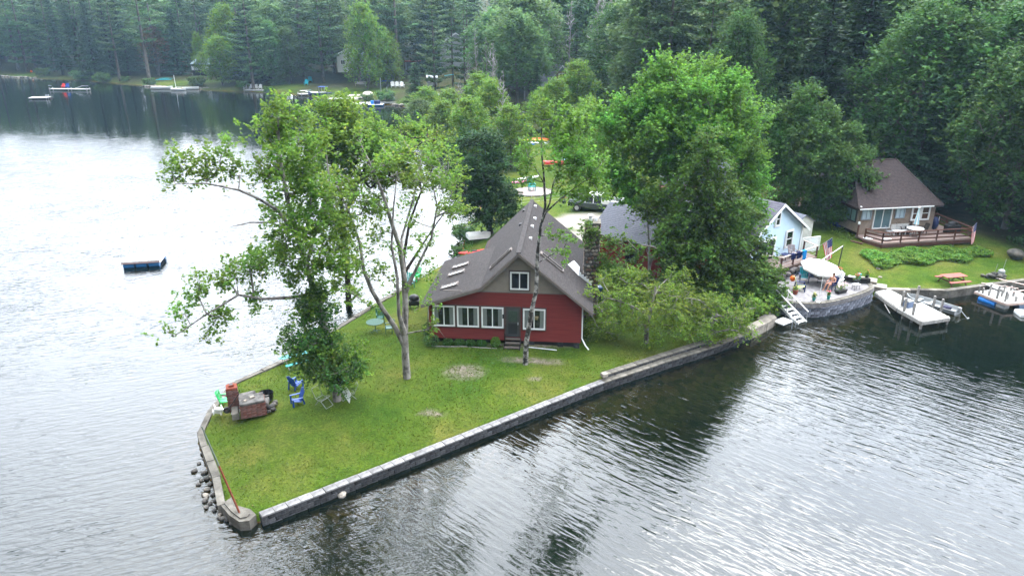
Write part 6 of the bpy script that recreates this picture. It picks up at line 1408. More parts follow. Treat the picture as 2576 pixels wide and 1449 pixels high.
def planter(label, x, y, z, fl, r=.2, h=.25, pot=None, rz=0, box=None, nfl=30, hh=.3):
    t = thing("flower_planter", label, "planter", (x, y, z), rz); k = MB()
    if box: k.hexa([(-box / 2 * .85, -.16, 0), (box / 2 * .85, -.16, 0), (box / 2 * .85, .16, 0), (-box / 2 * .85, .16, 0)], [(-box / 2, -.22, h), (box / 2, -.22, h), (box / 2, .22, h), (-box / 2, .22, h)])
    else: k.tube([(0, 0, 0), (0, 0, h)], [r * .7, r], 10)
    k.build("pot", pot or M_BLK, t); rs = np.random.default_rng(int(x * 100) % 977); ex = (box or 2 * r) * .5
    P = rs.normal(size=(170, 3)) * [ex * .55, ex * .35 if not box else .13, hh * .35] + [0, 0, h + hh * .5]; P[:, 2] = np.maximum(P[:, 2], h * .8); V_, F_ = leaf_mesh(P, .09, rs, .7); link("foliage", raw_mesh("foliage", V_, F_), L_MAPLE, t)
    P = rs.normal(size=(nfl, 3)) * [ex * .5, ex * .3 if not box else .1, hh * .25] + [0, 0, h + hh * .95]; V_, F_ = leaf_mesh(P, .085, rs, 1.5, 1.0); link("flowers", raw_mesh("flowers", V_, F_), fl, t); return t
planter("long dark flower box with pink blooms near the patio edge", 24.2, 49.25, 1.0, M_FL[1], h=.28, box=.95, rz=R(28), nfl=60, hh=.4)
planter("small teal pot with pink flower on the patio wall edge", 22.75, 47.95, 1.03, M_FL[0], .13, .25, C_TEAL)
planter("small teal pot with yellow flowers by the white pole", 21.6, 47.7, 1.03, M_FL[2], .13, .22, C_TEAL)
planter("pot of red flowers on a tall stand right on the patio", 25.75, 50.3, 1.45, M_FL[3], .2, .22, M_BLK, nfl=40, hh=.4)
planter("planter with orange red flowers on the dark patio wall", 25.2, 52.15, 1.42, M_FL[3], h=.2, box=.7, rz=R(-45), nfl=40)
planter("green planter beside the lime chair on the patio", 20.75, 49.0, 1.0, M_FL[2], .2, .3, M_TERR, nfl=6)
planter("green hanging plant on a hook near the stone steps", 27.15, 51.6, 1.35, M_FL[3], .16, .2, M_BLK, nfl=6)
ps = thing("plant_stand", "white topped black plant stand near the patio corner", "stand", (25.6, 49.95, 1.0), R(20)); MB().box(0, 0, .42, .55, .35, .025).build("top", C_WH, ps)
for x in (-.23, .23):
    for y in (-.14, .14): MB().beam((x, y, 0), (x * .9, y * .9, .42), .018).build("leg", M_BLK, ps)
st2 = thing("iron_stand", "black iron stand carrying the red flower pot", "stand", (25.75, 50.3, 1.0)); 
for a in range(4): MB().beam((.2 * math.cos(a * 1.57), .2 * math.sin(a * 1.57), 0), (.14 * math.cos(a * 1.57), .14 * math.sin(a * 1.57), .45), .018).build("leg", M_BLK, st2)
MB().tube([(0, 0, .43), (0, 0, .45)], .18, 12).build("ring", M_BLK, st2)
tag(MB().box(26.0, 51.55, 1.42, .55, .25, .05, R(-40)).build("white_tray", C_WH), "white tray on the dark patio wall beside the teal jar", "tray")
tag(MB().tube([(26.35, 51.2, 1.42), (26.35, 51.2, 1.75)], [.13, .15], 10).tube([(26.35, 51.2, 1.75), (26.35, 51.2, 1.82)], .155, 10).build("jar", C_TEAL), "teal lidded jar on the patio wall end", "jar")
tag(MB().ball((20.95, 50.3, 1.75), .2, 10, 8, (1, 1, 1.15)).build("orange_buoy", C_ORG, smooth=True), "orange round float hanging at the left edge of the patio", "buoy")
rc = thing("red_ball_stand", "small red cup shaped lantern on a stake by the concrete ledge", "lantern", GP(1845, 775, .9)); MB().tube([(0, 0, 0), (0, 0, .6)], .02, 5).build("stake", M_BLK, rc); MB().ball((0, 0, .78), .24, 10, 7, (1, .8, .8)).build("globe", C_ORG, rc, smooth=True)
# seated person
pe = thing("person", "person in a blue swimsuit sitting on a patio chair under the umbrella", "person", (23.75, 49.95, 1.0), R(-60))
def skin(name, pts, edges, m, parent, sub=1):
    me_ = bpy.data.meshes.new(name); me_.from_pydata([p[:3] for p in pts], edges, []); me_.update(); o = link(name, me_, m, parent)
    md = o.modifiers.new("skin", 'SKIN'); 
    for i, p in enumerate(pts): me_.skin_vertices[0].data[i].radius = (p[3], p[4] if len(p) > 4 else p[3])
    me_.skin_vertices[0].data[0].use_root = True; s_ = o.modifiers.new("sub", 'SUBSURF'); s_.levels = sub; s_.render_levels = sub; return o
# faces -y; pelvis, chest, neck, head, legs, arms
sk_ = [(0, 0, .48, .15, .12), (0, .06, .66, .13, .10), (0, .12, .86, .15, .10), (0, .13, 1.0, .055), (0, .11, 1.08, .065), (0, .09, 1.17, .085, .095), (0, .09, 1.25, .06),
       (-.1, -.05, .48, .095), (-.13, -.42, .52, .07), (-.14, -.52, .28, .055), (-.15, -.60, .07, .04), (-.15, -.74, .03, .035),
       (.1, -.05, .48, .095), (.13, -.42, .50, .07), (.13, -.48, .27, .055), (.13, -.55, .07, .04), (.13, -.69, .03, .035),
       (-.2, .12, .9, .055), (-.27, .0, .7, .042), (-.2, -.22, .66, .032), (-.16, -.33, .66, .026), (.2, .12, .9, .055), (.28, .02, .7, .042), (.2, -.2, .66, .032), (.15, -.31, .66, .026)]
se_ = [(0, 1), (1, 2), (2, 3), (3, 4), (4, 5), (5, 6), (0, 7), (7, 8), (8, 9), (9, 10), (10, 11), (0, 12), (12, 13), (13, 14), (14, 15), (15, 16), (2, 17), (17, 18), (18, 19), (19, 20), (2, 21), (21, 22), (22, 23), (23, 24)]
fi = []
for s_, wi in ((-1, 20), (1, 24)):
    bx = s_ * .15
    for j, (dx, ln) in enumerate(((-.024, .07), (-.008, .08), (.008, .075), (.024, .06))): sk_.append((bx + dx, -.36 - ln, .655, .009)); se_.append((wi, len(sk_) - 1))
    sk_.append((bx - s_ * .045, -.36, .655, .010)); se_.append((wi, len(sk_) - 1))
M_SKIN = mat("skin", (.50, .25, .17), .6)
skin("body", sk_, se_, M_SKIN, pe)
skin("swimsuit", [(0, 0, .48, .162, .132), (0, .06, .66, .142, .112), (0, .12, .84, .155, .11)], [(0, 1), (1, 2)], C_KBLUE, pe)
MB().ball((0, .12, 1.23), .105, 10, 7, (.95, 1, .95)).tube([(0, .17, 1.2), (0, .21, 1.02)], [.07, .03], 7).build("hair", mat("brown_hair", (.10, .05, .025), .7), pe, smooth=True)
pc = at_xy(shell_chair(C_NAVY, "patio_chair"), 23.75, 49.95, 1.0, R(-60), "navy patio chair with the seated person on it", s=1.08)
wch = at_xy(adirondack(C_WH), 24.5, 50.75, 1.0, R(-50), "white slatted chair behind the seated person on the patio")
ct = thing("side_table", "white square side table between lounger and seated person", "table", (23.9, 51.05, 1.0)); MB().box(0, 0, .45, .6, .5, .03).build("top", C_WH, ct)
for x in (-.25, .25):
    for y in (-.2, .2): MB().box(x, y, 0, .035, .035, .45).build("leg", M_METAL, ct)
# cottage deck chair and table
at_xy(shell_chair(col("taupe_sling", (.32, .27, .27)), "deck_chair"), 22.9, 55.7, 1.6, R(10), "taupe sling chair in front of the blue cottage window", s=1.1)
tt = thing("round_side_table", "small round dark table left of the taupe sling chair", "table", (22.1, 55.0, 1.6)); MB().tube([(0, 0, .48), (0, 0, .52)], .4, 14).build("top", C_NAVY, tt); MB().tube([(0, 0, 0), (0, 0, .48)], .03, 6).build("column", M_BLK, tt)
# flags
C_FR = col("flag_red", (.55, .035, .05), .8); C_FW = col("flag_white", (.8, .78, .76), .8); C_FB = col("flag_blue", (.02, .03, .16), .8)
def flag(label, base, tip, drop, wd, ang, mr=C_FR, mb=C_FB):
    t = thing("flag", label, "flag", base); d = Vector(tip) - Vector(base); MB().tube([(0, 0, 0), tuple(d)], .018, 5).build("pole", M_METAL, t)
    up = d.normalized(); dv = Vector((math.cos(ang) * .25, math.sin(ang) * .25, -1)).normalized(); Lf = drop
    def P(a, b):   # a along the hoist 0..1 from the tip, b along the fly 0..1
        p = d - up * (a * wd * (1 - .55 * b)) + dv * (b * Lf); s_ = math.sin(a * 9 + b * 3) * .07 * b; return p + Vector((s_, s_ * .6, 0))
    for i in range(13):
        k = MB(); n_ = 8; a0, a1 = i / 13, (i + 1) / 13; b0 = .4 if i < 7 else 0
        for j in range(n_):
            ba, bb_ = b0 + (1 - b0) * j / n_, b0 + (1 - b0) * (j + 1) / n_; k.add([P(a0, ba), P(a1, ba), P(a1, bb_), P(a0, bb_)], [(0, 1, 2, 3)])
        k.build("stripe", mr if i % 2 == 0 else C_FW, t)
    k = MB()
    for i in range(4):
        for j in range(4): k.add([P(i * 7 / 52, j * .1), P((i + 1) * 7 / 52, j * .1), P((i + 1) * 7 / 52, (j + 1) * .1), P(i * 7 / 52, (j + 1) * .1)], [(0, 1, 2, 3)])
    c_ = k.build("canton", mb, t); k = MB()
    for i in range(9):
        for j in range(6 if i % 2 == 0 else 5):
            a, b = (i + .7) / 10 * 7 / 13, (j + (.6 if i % 2 == 0 else 1.1)) / 6.4 * .4; p = P(a, b) 
            for off in (.006, -.006): q = p + Vector((0, off, 0)); k.add([q + Vector((.016 * math.cos(m * 1.2566 + .3), 0, .016 * math.sin(m * 1.2566 + .3))) for m in range(5)], [(0, 1, 2, 3, 4)])
    k.build("stars", C_FW, c_)
flag("american flag hanging from the corner post of the blue cottage deck", (25.05, 56.0, 2.45), tuple(A(2094, 598, 55.2)), 1.65, 1.0, R(-90))
bp_ = bei.location
flag("dark faded american flag at the far corner of the beige house deck", (41.2, 61.9, 2.4), tuple(A(2458, 560, 61.5)), 1.75, .8, R(-110))
# --- beige deck furniture
Rb = Matrix.Rotation(R(10), 4, 'Z')
def BL(u, v, z=1.44): q = Rb @ Vector((u, v, 0)); return Vector((31.4 + q.x, 62.8 + q.y, z))
ut = thing("patio_table", "round white table on the beige house deck", "table", BL(4.9, -1.2)); MB().tube([(0, 0, .70), (0, 0, .74)], .72, 22).build("table_top", C_WH, ut)
for a in range(4): MB().beam((.15 * math.cos(a * 1.57 + .5), .15 * math.sin(a * 1.57 + .5), .7), (.42 * math.cos(a * 1.57 + .5), .42 * math.sin(a * 1.57 + .5), 0), .04).build("leg", C_WH, ut)
cu = thing("closed_umbrella", "closed light blue and white striped umbrella through the round white table", "umbrella", BL(4.9, -1.2)); MB().tube([(0, 0, .02), (0, 0, 2.6)], .02, 6).build("pole", C_WH, cu)
for i in range(8):
    a = i * math.pi / 4; k = MB(); r0_, r1_ = .08, .2; vs = []
    for (rr, zz) in ((.055, 2.55), (.10, 2.0), (.2, 1.1)): vs += [(rr * math.cos(a), rr * math.sin(a), zz), (rr * 1.15 * math.cos(a + .39), rr * 1.15 * math.sin(a + .39), zz), (rr * math.cos(a + .785), rr * math.sin(a + .785), zz)]
    k.add(vs, [(0, 1, 4, 3), (1, 2, 5, 4), (3, 4, 7, 6), (4, 5, 8, 7)]); k.build("canopy_panel", C_WH if i % 2 else col("pale_aqua_canvas", (.30, .58, .66), .8), cu)
MB().ball((0, 0, 2.62), .11, 8, 5, (1, 1, 1)).build("finial", C_WH, cu)
lv = thing("loveseat", "white lattice backed loveseat against the beige house wall", "loveseat", BL(3.95, -.6), R(10)); MB().box(0, -.1, .38, 1.75, .5, .06).build("seat", C_WH, lv)
for i in range(3):
    k = MB(); x0 = -.86 + i * .58
    for j in range(6): k.beam((x0 + j * .1, .16, .46), (x0 + j * .1, .22, .95), .02); k.beam((x0, .165 + j * .01, .5 + j * .085), (x0 + .52, .165 + j * .01, .5 + j * .085), .02)
    k.build("backrest", C_WH, lv)
for x in (-.85, -.28, .28, .85): MB().box(x, -.3, 0, .04, .04, .6).build("leg", C_WH, lv); MB().box(x, .15, 0, .04, .04, .4).build("leg", C_WH, lv)
C_WIK = col("dark_wicker", (.06, .05, .045), .8)
for (u, v, rz, lb) in ((4.2, -.3, 200, "dark wicker chair left of the round white table"), (5.0, -.35, 180, "brown slatted chair against the wall behind the closed umbrella"), (5.95, -.9, 90, "grey wicker chair right of the round white table")): p = BL(u, v); at_xy(shell_chair(C_WIK, "wicker_chair"), p.x, p.y, p.z, R(rz + 180), lb, 1.15)
dg = thing("folding_side_chair", "grey folding chair frame under the sliding glass door", "chair", BL(2.6, -.8), R(20))
for s_ in (-.25, .25): MB().tube([(s_, -.4, 0), (s_, .25, .9)], .02, 5).build("side_rail", C_GREYM, dg); MB().tube([(s_, .3, 0), (s_, -.3, .48)], .02, 5).build("leg", C_GREYM, dg)
MB().box(0, -.05, .45, .48, .45, .03).build("seat", C_GREYM, dg)
tag(MB().tube([(0, 0, 0), (0, 0, .03), (0, 0, .1)], [.4, .42, .1], 14).build("round_cover", C_WH, None, BL(.3, -1.2, 1.445)), "white round lid on the deck boards by the deck steps", "lid")
tag(MB().ball((0, 0, .12), .3, 9, 5, (1.5, .8, .4)).build("white_cushion", C_WH, None, BL(1.5, -2.1, 1.445)), "white bundle on the deck inside the front corner post", "cushion")
for i, (u, v, z) in enumerate(((-.2, -.35, 2.55), (-.2, -.2, 3.95))): tag(MB().box(0, 0, 0, .16, .14, .22, 0, .03).build("wall_lamp", C_WH, None, BL(u, v, z)), ["small white lamp on the post beside the deck steps", "small white lamp under the eave of the beige house"][i], "lamp")
gg = thing("covered_grill", "black covered grill on the right side of the beige house deck", "grill", BL(9.0, -.9), R(10)); MB().box(0, 0, 0, 1.3, .6, .8, 0, .08).build("cover", M_BLK, gg); MB().ball((0, 0, .85), .35, 10, 6, (1.5, .8, .7)).build("hood", M_BLK, gg, smooth=True)
hd = thing("covered_kayaks", "dark blue covered heap with white board at the right deck corner", "cover", BL(8.3, .5), R(60)); MB().ball((0, 0, .55), .6, 10, 7, (1, .55, 1), .1).build("cover", C_NAVY, hd, smooth=True); MB().hexa([(.3, -.3, .5), (.75, -.3, .3), (.75, -.25, .3), (.3, -.25, .5)], [(.15, -.3, 1.2), (.5, -.3, 1.1), (.5, -.25, 1.1), (.15, -.25, 1.2)]).build("white_board", C_WH, hd)
# picnic table, stone grill on the right lawn
pk = thing("picnic_table", "red wooden picnic table on the right lawn", "picnic table", G(34.4, 52.55), R(12)); M_PIC = mat("faded_red_planks", (.36, .12, .10), .8, (.25, .09, .075), 4, stretch=(1, 6, 1))
for i in range(5): MB().box(0, -.32 + i * .16, .72, 1.85, .15, .04).build("top_plank", M_PIC, pk)
for y in (-.75, .75):
    for j in (-.07, .07): MB().box(0, y + j, .43, 1.85, .13, .04).build("seat_plank", M_PIC, pk)
for x in (-.65, .65):
    MB().beam((x, -.78, 0), (x, -.2, .72), .09, .05).build("leg", M_STAIN, pk); MB().beam((x, .78, 0), (x, .2, .72), .09, .05).build("leg", M_STAIN, pk); MB().beam((x, -.8, .40), (x, .8, .40), .05, .09).build("crossbeam", M_STAIN, pk)
sg = thing("stone_fire_pit", "heap of grey stones with milk can and two iron rods on the right lawn", "fire pit", G(38.6, 53.95)); rq = random.Random(3)
for i in range(18): 
    o = link("stone", RM[i % 7], None, sg, (rq.uniform(-1.0, .8), rq.uniform(-.35, .35), rq.uniform(.05, .35))); s_ = rq.uniform(.14, .24); o.scale = (s_,) * 3
MB().tube([(.55, .1, .0), (.55, .1, .6), (.55, .1, .72)], [.24, .25, .12], 12).build("milk_can", C_GREYM, sg)
for x, h_ in ((.1, 1.1), (.7, 1.5)): MB().tube([(x, .3, 0), (x + .12, .3, h_)], .02, 5).build("rod", C_GREYM, sg)
tag(rock(43.0, 58.2, .75, "grey boulder half hidden under the trees at the right edge", None, z=1.0), None, None)
for px_, py_, lb in ((2218, 690, "tan flat stone on the right lawn, smallest"), (2215, 697, "tan flat stone on the right lawn nearest the dock steps")):
    p = GP(2210 if 'small' in lb else 2214, py_ if 'near' in lb else 676, 1.0); rock(p.x, p.y, .17, lb, None, True, z=p.z - .05)
# leafy ground cover below the beige deck
rs = np.random.default_rng(77); n_ = 14000; tx = rs.uniform(29.8, 41.2, n_); ty = rs.uniform(54.6, 60.6, n_)
ce = 56.0 + (tx - 30) * .20; w1 = 1.55 + .35 * np.sin(tx * 1.7) - .8 * np.clip((tx - 38) / 3, 0, 1); m_ok = (np.abs(ty - ce - 1.0) < w1); tx, ty = tx[m_ok], ty[m_ok]
hz2 = gz(tx, ty); hgt = .38 + .18 * np.sin(tx * 2.3) * np.cos(ty * 2.9); P = np.stack([tx, ty, hz2 + rs.uniform(.03, 1, len(tx)) ** .5 * np.maximum(.12, hgt)], 1)
V_, F_ = leaf_mesh(P, .21, rs, 1.0); tag(link("ground_cover", raw_mesh("ground_cover", V_, F_), leafmat("hosta_leaves", (.05, .14, .02), (.11, .22, .03), (.2, .27, .05), .3)), kind='stuff')
def herb(n_, x0, x1, y0, y1, size, h_, leaf, name, fn=None, seed=1):
    rs = np.random.default_rng(seed); tx = rs.uniform(x0, x1, n_); ty = rs.uniform(y0, y1, n_); d = sdist(tx, ty); ok = (d > .2) if fn is None else fn(tx, ty, d)
    tx, ty = tx[ok], ty[ok]; P = np.stack([tx, ty, gz(tx, ty) + rs.uniform(.02, 1, len(tx)) * h_], 1); V_, F_ = leaf_mesh(P, size, rs, .5); return tag(link(name, raw_mesh(name, V_, F_), leaf), kind='stuff')
# short grass tufts and clover standing in the lawn
L_GR = leafmat("grass_tufts", (.055, .10, .012), (.085, .13, .018), (.14, .14, .045), .4)
herb(42000, -16, 17, 25, 44, .085, .055, L_GR, "lawn_tufts", lambda x, y, d: (d > .45) & ~((x > -5.3) & (x < 4.6) & (y > 40.4)), 5)
herb(2600, 24.5, 31.2, 55, 66, .2, .4, L_MAPLE, "side_undergrowth", lambda x, y, d: ((np.hypot(x - 30.6, (y - 64) * .55) < 1.1) | (np.hypot(x - 29.9, y - 68) < 1.2) | (np.hypot(x - 26.2, y - 61) < .8)), 6)
herb(9000, 41, 60, 55, 63, .3, .5, L_MAPDK, "wood_edge_undergrowth", lambda x, y, d: (d > .3) & (x * .9 + y * .45 > 68.5), 7)
herb(2200, 17.4, 21.5, 48.5, 53.5, .16, .8, L_HEM, "bank_shrubbery", lambda x, y, d: (y - 48.6) > (x - 18.2) * 1.25, 8)
herb(1500, -7, 0, 59, 74, .25, .6, L_MAPDK, "shore_herbs", lambda x, y, d: (d > 0) & (d < 1.3), 9)

herb(500, -15, 16, 26, 44, .08, .012, L_RUST, "fallen_leaves", lambda x, y, d: (d > .6) & (np.sin(x * 1.3 + 2) * np.cos(y * .9) > -.1) & ~((x > -5.3) & (x < 4.6) & (y > 40.2)), 15)
# ================================================================ far shore
def far_house(name, label, p, rz, w_, d_, h_, rise, mw, mr, gable='x', base=.4, wins=(), cat="house", over=.5):
    """gable house; local origin at the front left corner, front faces -y"""
    t = thing(name, label, cat, (p.x, p.y, p.z - .1), rz)
    if gable == 'front':
        P = [(0, 0), (w_, 0), (w_, h_), (w_ / 2, h_ + rise), (0, h_)]; wallbox("wall", P, 0, d_, mw, t); k = MB()
        roof_plane(k, (-over, h_ - over * rise / (w_ / 2)), (w_ / 2, h_ + rise + .12), -over, d_ + over, .4, .15); roof_plane(k, (w_ + over, h_ - over * rise / (w_ / 2)), (w_ / 2, h_ + rise + .12), -over, d_ + over, .4, .15)
        r_ = k.build("roof", mr, t); k = MB(); rake(k, (-over, h_ - over * rise / (w_ / 2)), (w_ / 2, h_ + rise + .1), -over - .05, .3); rake(k, (w_ / 2, h_ + rise + .1), (w_ + over, h_ - over * rise / (w_ / 2)), -over - .05, .3); k.build("rake_board", M_WHITE, r_)
    else:
        P = [(0, 0), (d_, 0), (d_, h_), (d_ / 2, h_ + rise), (0, h_)]; wallbox("wall", P, 0, w_, mw, t, 'y'); k = MB()
        roof_plane(k, (-over, h_ - over * rise / (d_ / 2)), (d_ / 2, h_ + rise + .12), -over, w_ + over, .4, .15, 'x'); roof_plane(k, (d_ + over, h_ - over * rise / (d_ / 2)), (d_ / 2, h_ + rise + .12), -over, w_ + over, .4, .15, 'x'); k.build("roof", mr, t)
    for (u, z, a, b) in wins: window(t, u, z, a, b, -.02, M_WHITE, M_GLASS, None, panes=2 if a > .9 else 1, fw=.12)
    return t
M_GREENR = mat("pale_green_roof", (.32, .42, .42), .6); M_GREYW = mat("grey_siding", (.26, .28, .30), .7); M_LGREY = mat("light_grey_siding", (.42, .44, .45), .7); M_GRNW = mat("sage_siding", (.22, .30, .28), .7)
def deck_(name, label, p, rz, w_, d_, h_, rail=True, m=None, cat="deck"):
    t = thing(name, label, cat, (p.x, p.y, p.z - .2), rz); m = m or M_STAIN
    MB().box(w_ / 2, -d_ / 2, h_, w_, d_, .15).build("platform", m, t)
    for x in np.linspace(.1, w_ - .1, max(2, int(w_ / 2.5) + 1)): MB().box(x, -d_ + .1, 0, .16, .16, h_ + (1.1 if rail else 0)).build("post", m, t)
    if rail:
        for z in (.5, 1.05): MB().box(w_ / 2, -d_ + .1, h_ + z, w_, .08, .1).build("rail", m, t)
    return t
# 1 small white cottage with brown deck
p = GP(488, 192, 3); far_house("white_cottage", "small white and dark cottage with pale green roof on the far shore", p, R(-12), 6.5, 7, 4.2, 1.5, M_DARK, M_GREENR, 'x')
c0 = thing("boathouse_front", "white front panel and dark base wall under the white cottage", "facade", p, R(-12)); MB().box(3.1, -.5, 1.9, 6.2, .3, 1.3).build("white_band", M_WHITE, c0); MB().box(3.1, -.4, -.3, 6.0, .3, 2.1).build("dark_base", M_DARK, c0)
q = GP(448, 186, 3); deck_("brown_deck", "tall brown deck with trellis left of the white cottage", q, R(-10), 5, 3, 1.6)
tg = thing("trellis", "bare wooden pergola frame on the brown deck left of the white cottage", "pergola", (q.x, q.y, q.z + 1.5), R(-10))
for x in (0, 1.2, 2.4, 4.4): MB().box(x, -1, 0, .14, .14, 2.6).build("post", M_PIC, tg)
MB().box(2.2, -1, 2.5, 4.6, .14, .16).build("beam", M_PIC, tg)
# 2 house behind the boats with raised deck
p = GP(850, 182, 3); far_house("white_house", "white walled house half hidden behind the green maple above the boats", p, R(8), 9, 8, 5.2, 2.2, mat("cream_white_siding", (.6, .6, .57), .6), M_ROOF, 'front', wins=((1, 2.2, 1.4, 1.4), (5, 2.2, 1.6, 1.4)))
q = GP(826, 184, 3); dd_ = deck_("raised_deck", "raised dark deck with chairs in front of the half hidden white house", q, R(5), 6, 3.5, 2.2)
# 3 large grey house with porch
p = GP(1108, 170, 5); far_house("grey_house", "large grey house with tall front gable behind the open pines", p, R(6), 10, 9, 7.0, 3.0, M_LGREY, M_GREYW, 'front', wins=((2, 4.5, 1.6, 1.5), (6, 4.5, 1.6, 1.5), (2, 1.2, 1.6, 1.5)))
q = GP(1022, 182, 4); pt_ = thing("porch", "long open porch with white posts and flat roof left of the large grey house", "porch", q, R(4)); MB().box(4.4, 2, 3.0, 9.6, 4.4, .25).build("roof", M_PIC, pt_)
for x in (0, 2.9, 5.8, 8.7): MB().box(x, 0, 0, .22, .22, 3.0).build("post", M_WHITE, pt_)
wallbox("wall", [(0, 0), (9, 0), (9, 3), (0, 3)], 3.6, 3.8, M_GREYW, pt_)
p = GP(1074, 217, 2); far_house("small_shed", "small grey weathered shed near the dock cluster", p, R(5), 2.9, 2.4, 2.4, .7, mat("weathered_grey_boards", (.3, .31, .3), .85, (.2, .2, .2), 3), M_LGREY, 'x', cat="shed", wins=((.5, 1.2, .5, .6),), over=.15)
# 4 gabled green house
p = GP(1372, 262, 2.5); gh = far_house("gabled_house", "grey green house with white edged gable behind the lawn", p, R(14), 7.5, 9, 4.4, 4.0, M_GRNW, mat("slate_roof", (.16, .17, .20), .8), 'front', wins=((2.9, 5.1, 1.7, 1.6), (.5, 1.6, 1.2, 1.6), (2.6, 1.6, 1.6, 1.6)))
MB().box(3.75, -.02, 4.7, 2.6, .06, 2.4).build("tan_gable_panel", mat("tan_panel", (.30, .20, .15), .8), gh)
# 5 dark shed behind the round tree, cottage behind the maple, fence
p = GP(1888, 285, 2.5); far_house("dark_shed", "dark grey shed with one white framed window behind the round tree", p, R(5), 5.4, 5, 3.2, 1.3, mat("dark_grey_boards", (.07, .068, .066), .85), M_ROOF, 'x', cat="shed", wins=((.6, 1.4, .75, 1.1),))
p = GP(1668, 470, 1.5); far_house("hidden_cottage", "grey cottage with red brown deck glimpsed through the largest maple", p, R(-8), 7, 6, 2.8, 1.8, M_GREYW, M_ROOFG, 'x', wins=((1.0, 1.0, 1.2, 1.1), (3.4, 1.0, 1.0, 1.1)))
q = GP(1655, 482, 1.5); deck_("cottage_porch_deck", "red brown deck of the cottage glimpsed through the largest maple", q, R(-8), 6, 2.2, .8)
fn = thing("board_fence", "dark board fence screen above the white dock chairs", "fence", GP(660, 204, 2), R(-4))
for i in range(12): MB().box(.2 + i * .42, 0, 0, .39, .06, 1.9 + .05 * (i % 2)).build("board", M_DARK, fn)
# stone shore rubble
for (x0, y0, x1, y1, n_, lb) in ((362, 217, 420, 219, 26, "pale stone in the rubble bank left of the mast boat"), (498, 222, 566, 226, 26, "pale stone in the rubble bank below the white cottage"), (0, 192, 88, 196, 30, "stone of the low shore wall at the far left cove"), (980, 262, 1035, 268, 10, "stone at the water beside the flat docks")):
    a, b = W(x0, y0, .2), W(x1, y1, .2)
    for i in range(n_): q = a.lerp(b, (i + random.random() * .7) / n_); rock(q.x, q.y + random.uniform(-.3, .9), random.uniform(.3, .65), lb, lb.replace('stone', 'stones', 1), pale=i % 3 > 0)
# docks: (label, px,py of left end, px,py of right end, depth, height, colour)
def fdock(label, a, b, dep, z=.5, m=M_WPLK, posts=True, name="dock"):
    A_, B_ = W(*a, z), W(*b, z); d = B_ - A_; L_ = d.length; t = thing(name, label, "dock", (A_.x, A_.y, 0), math.atan2(d.y, d.x)); MB().box(L_ / 2, dep / 2, z - .16, L_, dep, .16).build("deck", m, t)
    if posts:
        for x in np.linspace(.2, L_ - .2, max(2, int(L_ / 3))):
            for y in (.1, dep - .1): MB().box(x, y, -1.2, .16, .16, 1.2 + z + .35).build("post", M_WOODG, t)
    return t
t = fdock("narrow white dock with red and blue chair at the left cove", (122, 224), (219, 225), 1.6)
for x0, x1 in ((0, 1.0), (10.6, 12.4)): MB().beam((x0, .1, 1.4), (x1, .1, 1.4), .08).build("rail", M_WHITE, t)
MB().beam((8.2, .1, .7), (10.6, .1, 1.4), .1).build("rail", M_WHITE, t)
for px, m, lb in ((160, C_RED, "red adirondack chair on the narrow dock at the left cove"), (170, C_BLUE, "blue adirondack chair on the narrow dock at the left cove")): q = W(px, 222.5, .5); at_xy(adirondack(m), q.x, q.y, .5, R(10), lb, 1.25)
t = fdock("small white swim raft with ladder in the left cove", (70, 247), (117, 246), 3.2, .45, M_WPLK, False, "swim_raft"); t['category'] = "raft"; MB().box(2.8, 1.6, 0, 4.2, 2.4, .3).build("float", M_DARK, t)
for x in (4.2, 4.7): MB().tube([(x, .6, .4), (x, .6, 1.1), (x, 0, 1.0), (x, 0, .1)], .05, 5).build("ladder_rail", M_METAL, t)
tag(MB().ball((0, 0, .2), .45, 10, 6, (1, .3, 1)).build("ring_buoy", C_ORG, None, GP(79, 182, 1)), "orange ring buoy on the lawn of the far left cove", "buoy")
t = fdock("white plank dock with four white chairs below the dark fence", (612, 227), (660, 228), 2.6)
wchs = []
for i, px in enumerate((617, 632, 644, 655)):
    q = W(px, 225, .5); wchs.append(at_xy(adirondack(C_WH), q.x, q.y, .5, R(0), ["white chair on the dock below the dark fence, leftmost of four", "white chair on the dock below the dark fence, second of four", "white chair on the dock below the dark fence, third of four", "white chair on the dock below the dark fence, rightmost of four"][i], 1.25))
for i, px in enumerate((989, 1000, 1012)):
    q = GP(px, 222, 1.5); at_xy(adirondack(C_WH), q.x, q.y, rz=R(20), label=["white adirondack chair on the slope above the docks, left of three", "white adirondack chair on the slope above the docks, middle of three", "white adirondack chair on the slope above the docks, right of three"][i], s=1.6)
fdock("long pale dock where the white umbrella stands", (828, 250), (940, 247), 3.0)
fdock("wide pale dock with the mast reaching the dock cluster lawn", (885, 263), (1008, 257), 3.4)
fdock("short white float between the treetop and the pontoon raft", (846, 271), (882, 271), 1.6, .35, posts=False)
fdock("grey dock right of the dark conifer at the water", (1042, 290), (1098, 292), 3.0, .6)
fdock("long white dock seen through the yellowish tree", (1160, 317), (1262, 308), 1.8, .7)
fdock("pale dock with kayaks left of the speedboat", (757, 238), (792, 236), 3.2)
def far_boat(label, px, py, L_, m, rz=0, cat="boat", name="boat", deck=True, z=-.05, W_=None, H_=.7):
    q = W(px, py, .2); t = thing(name, label, cat, (q.x, q.y, z), rz); boat_mesh(L_, W_ or L_ * .33, H_, .4, deck=deck).build("hull", m, t, smooth=False); return t
sb = far_boat("dark blue and white speedboat with blue canopy at the far dock", 805, 241, 6.4, C_NAVY, R(175), name="speedboat", W_=2.4, H_=1.0)
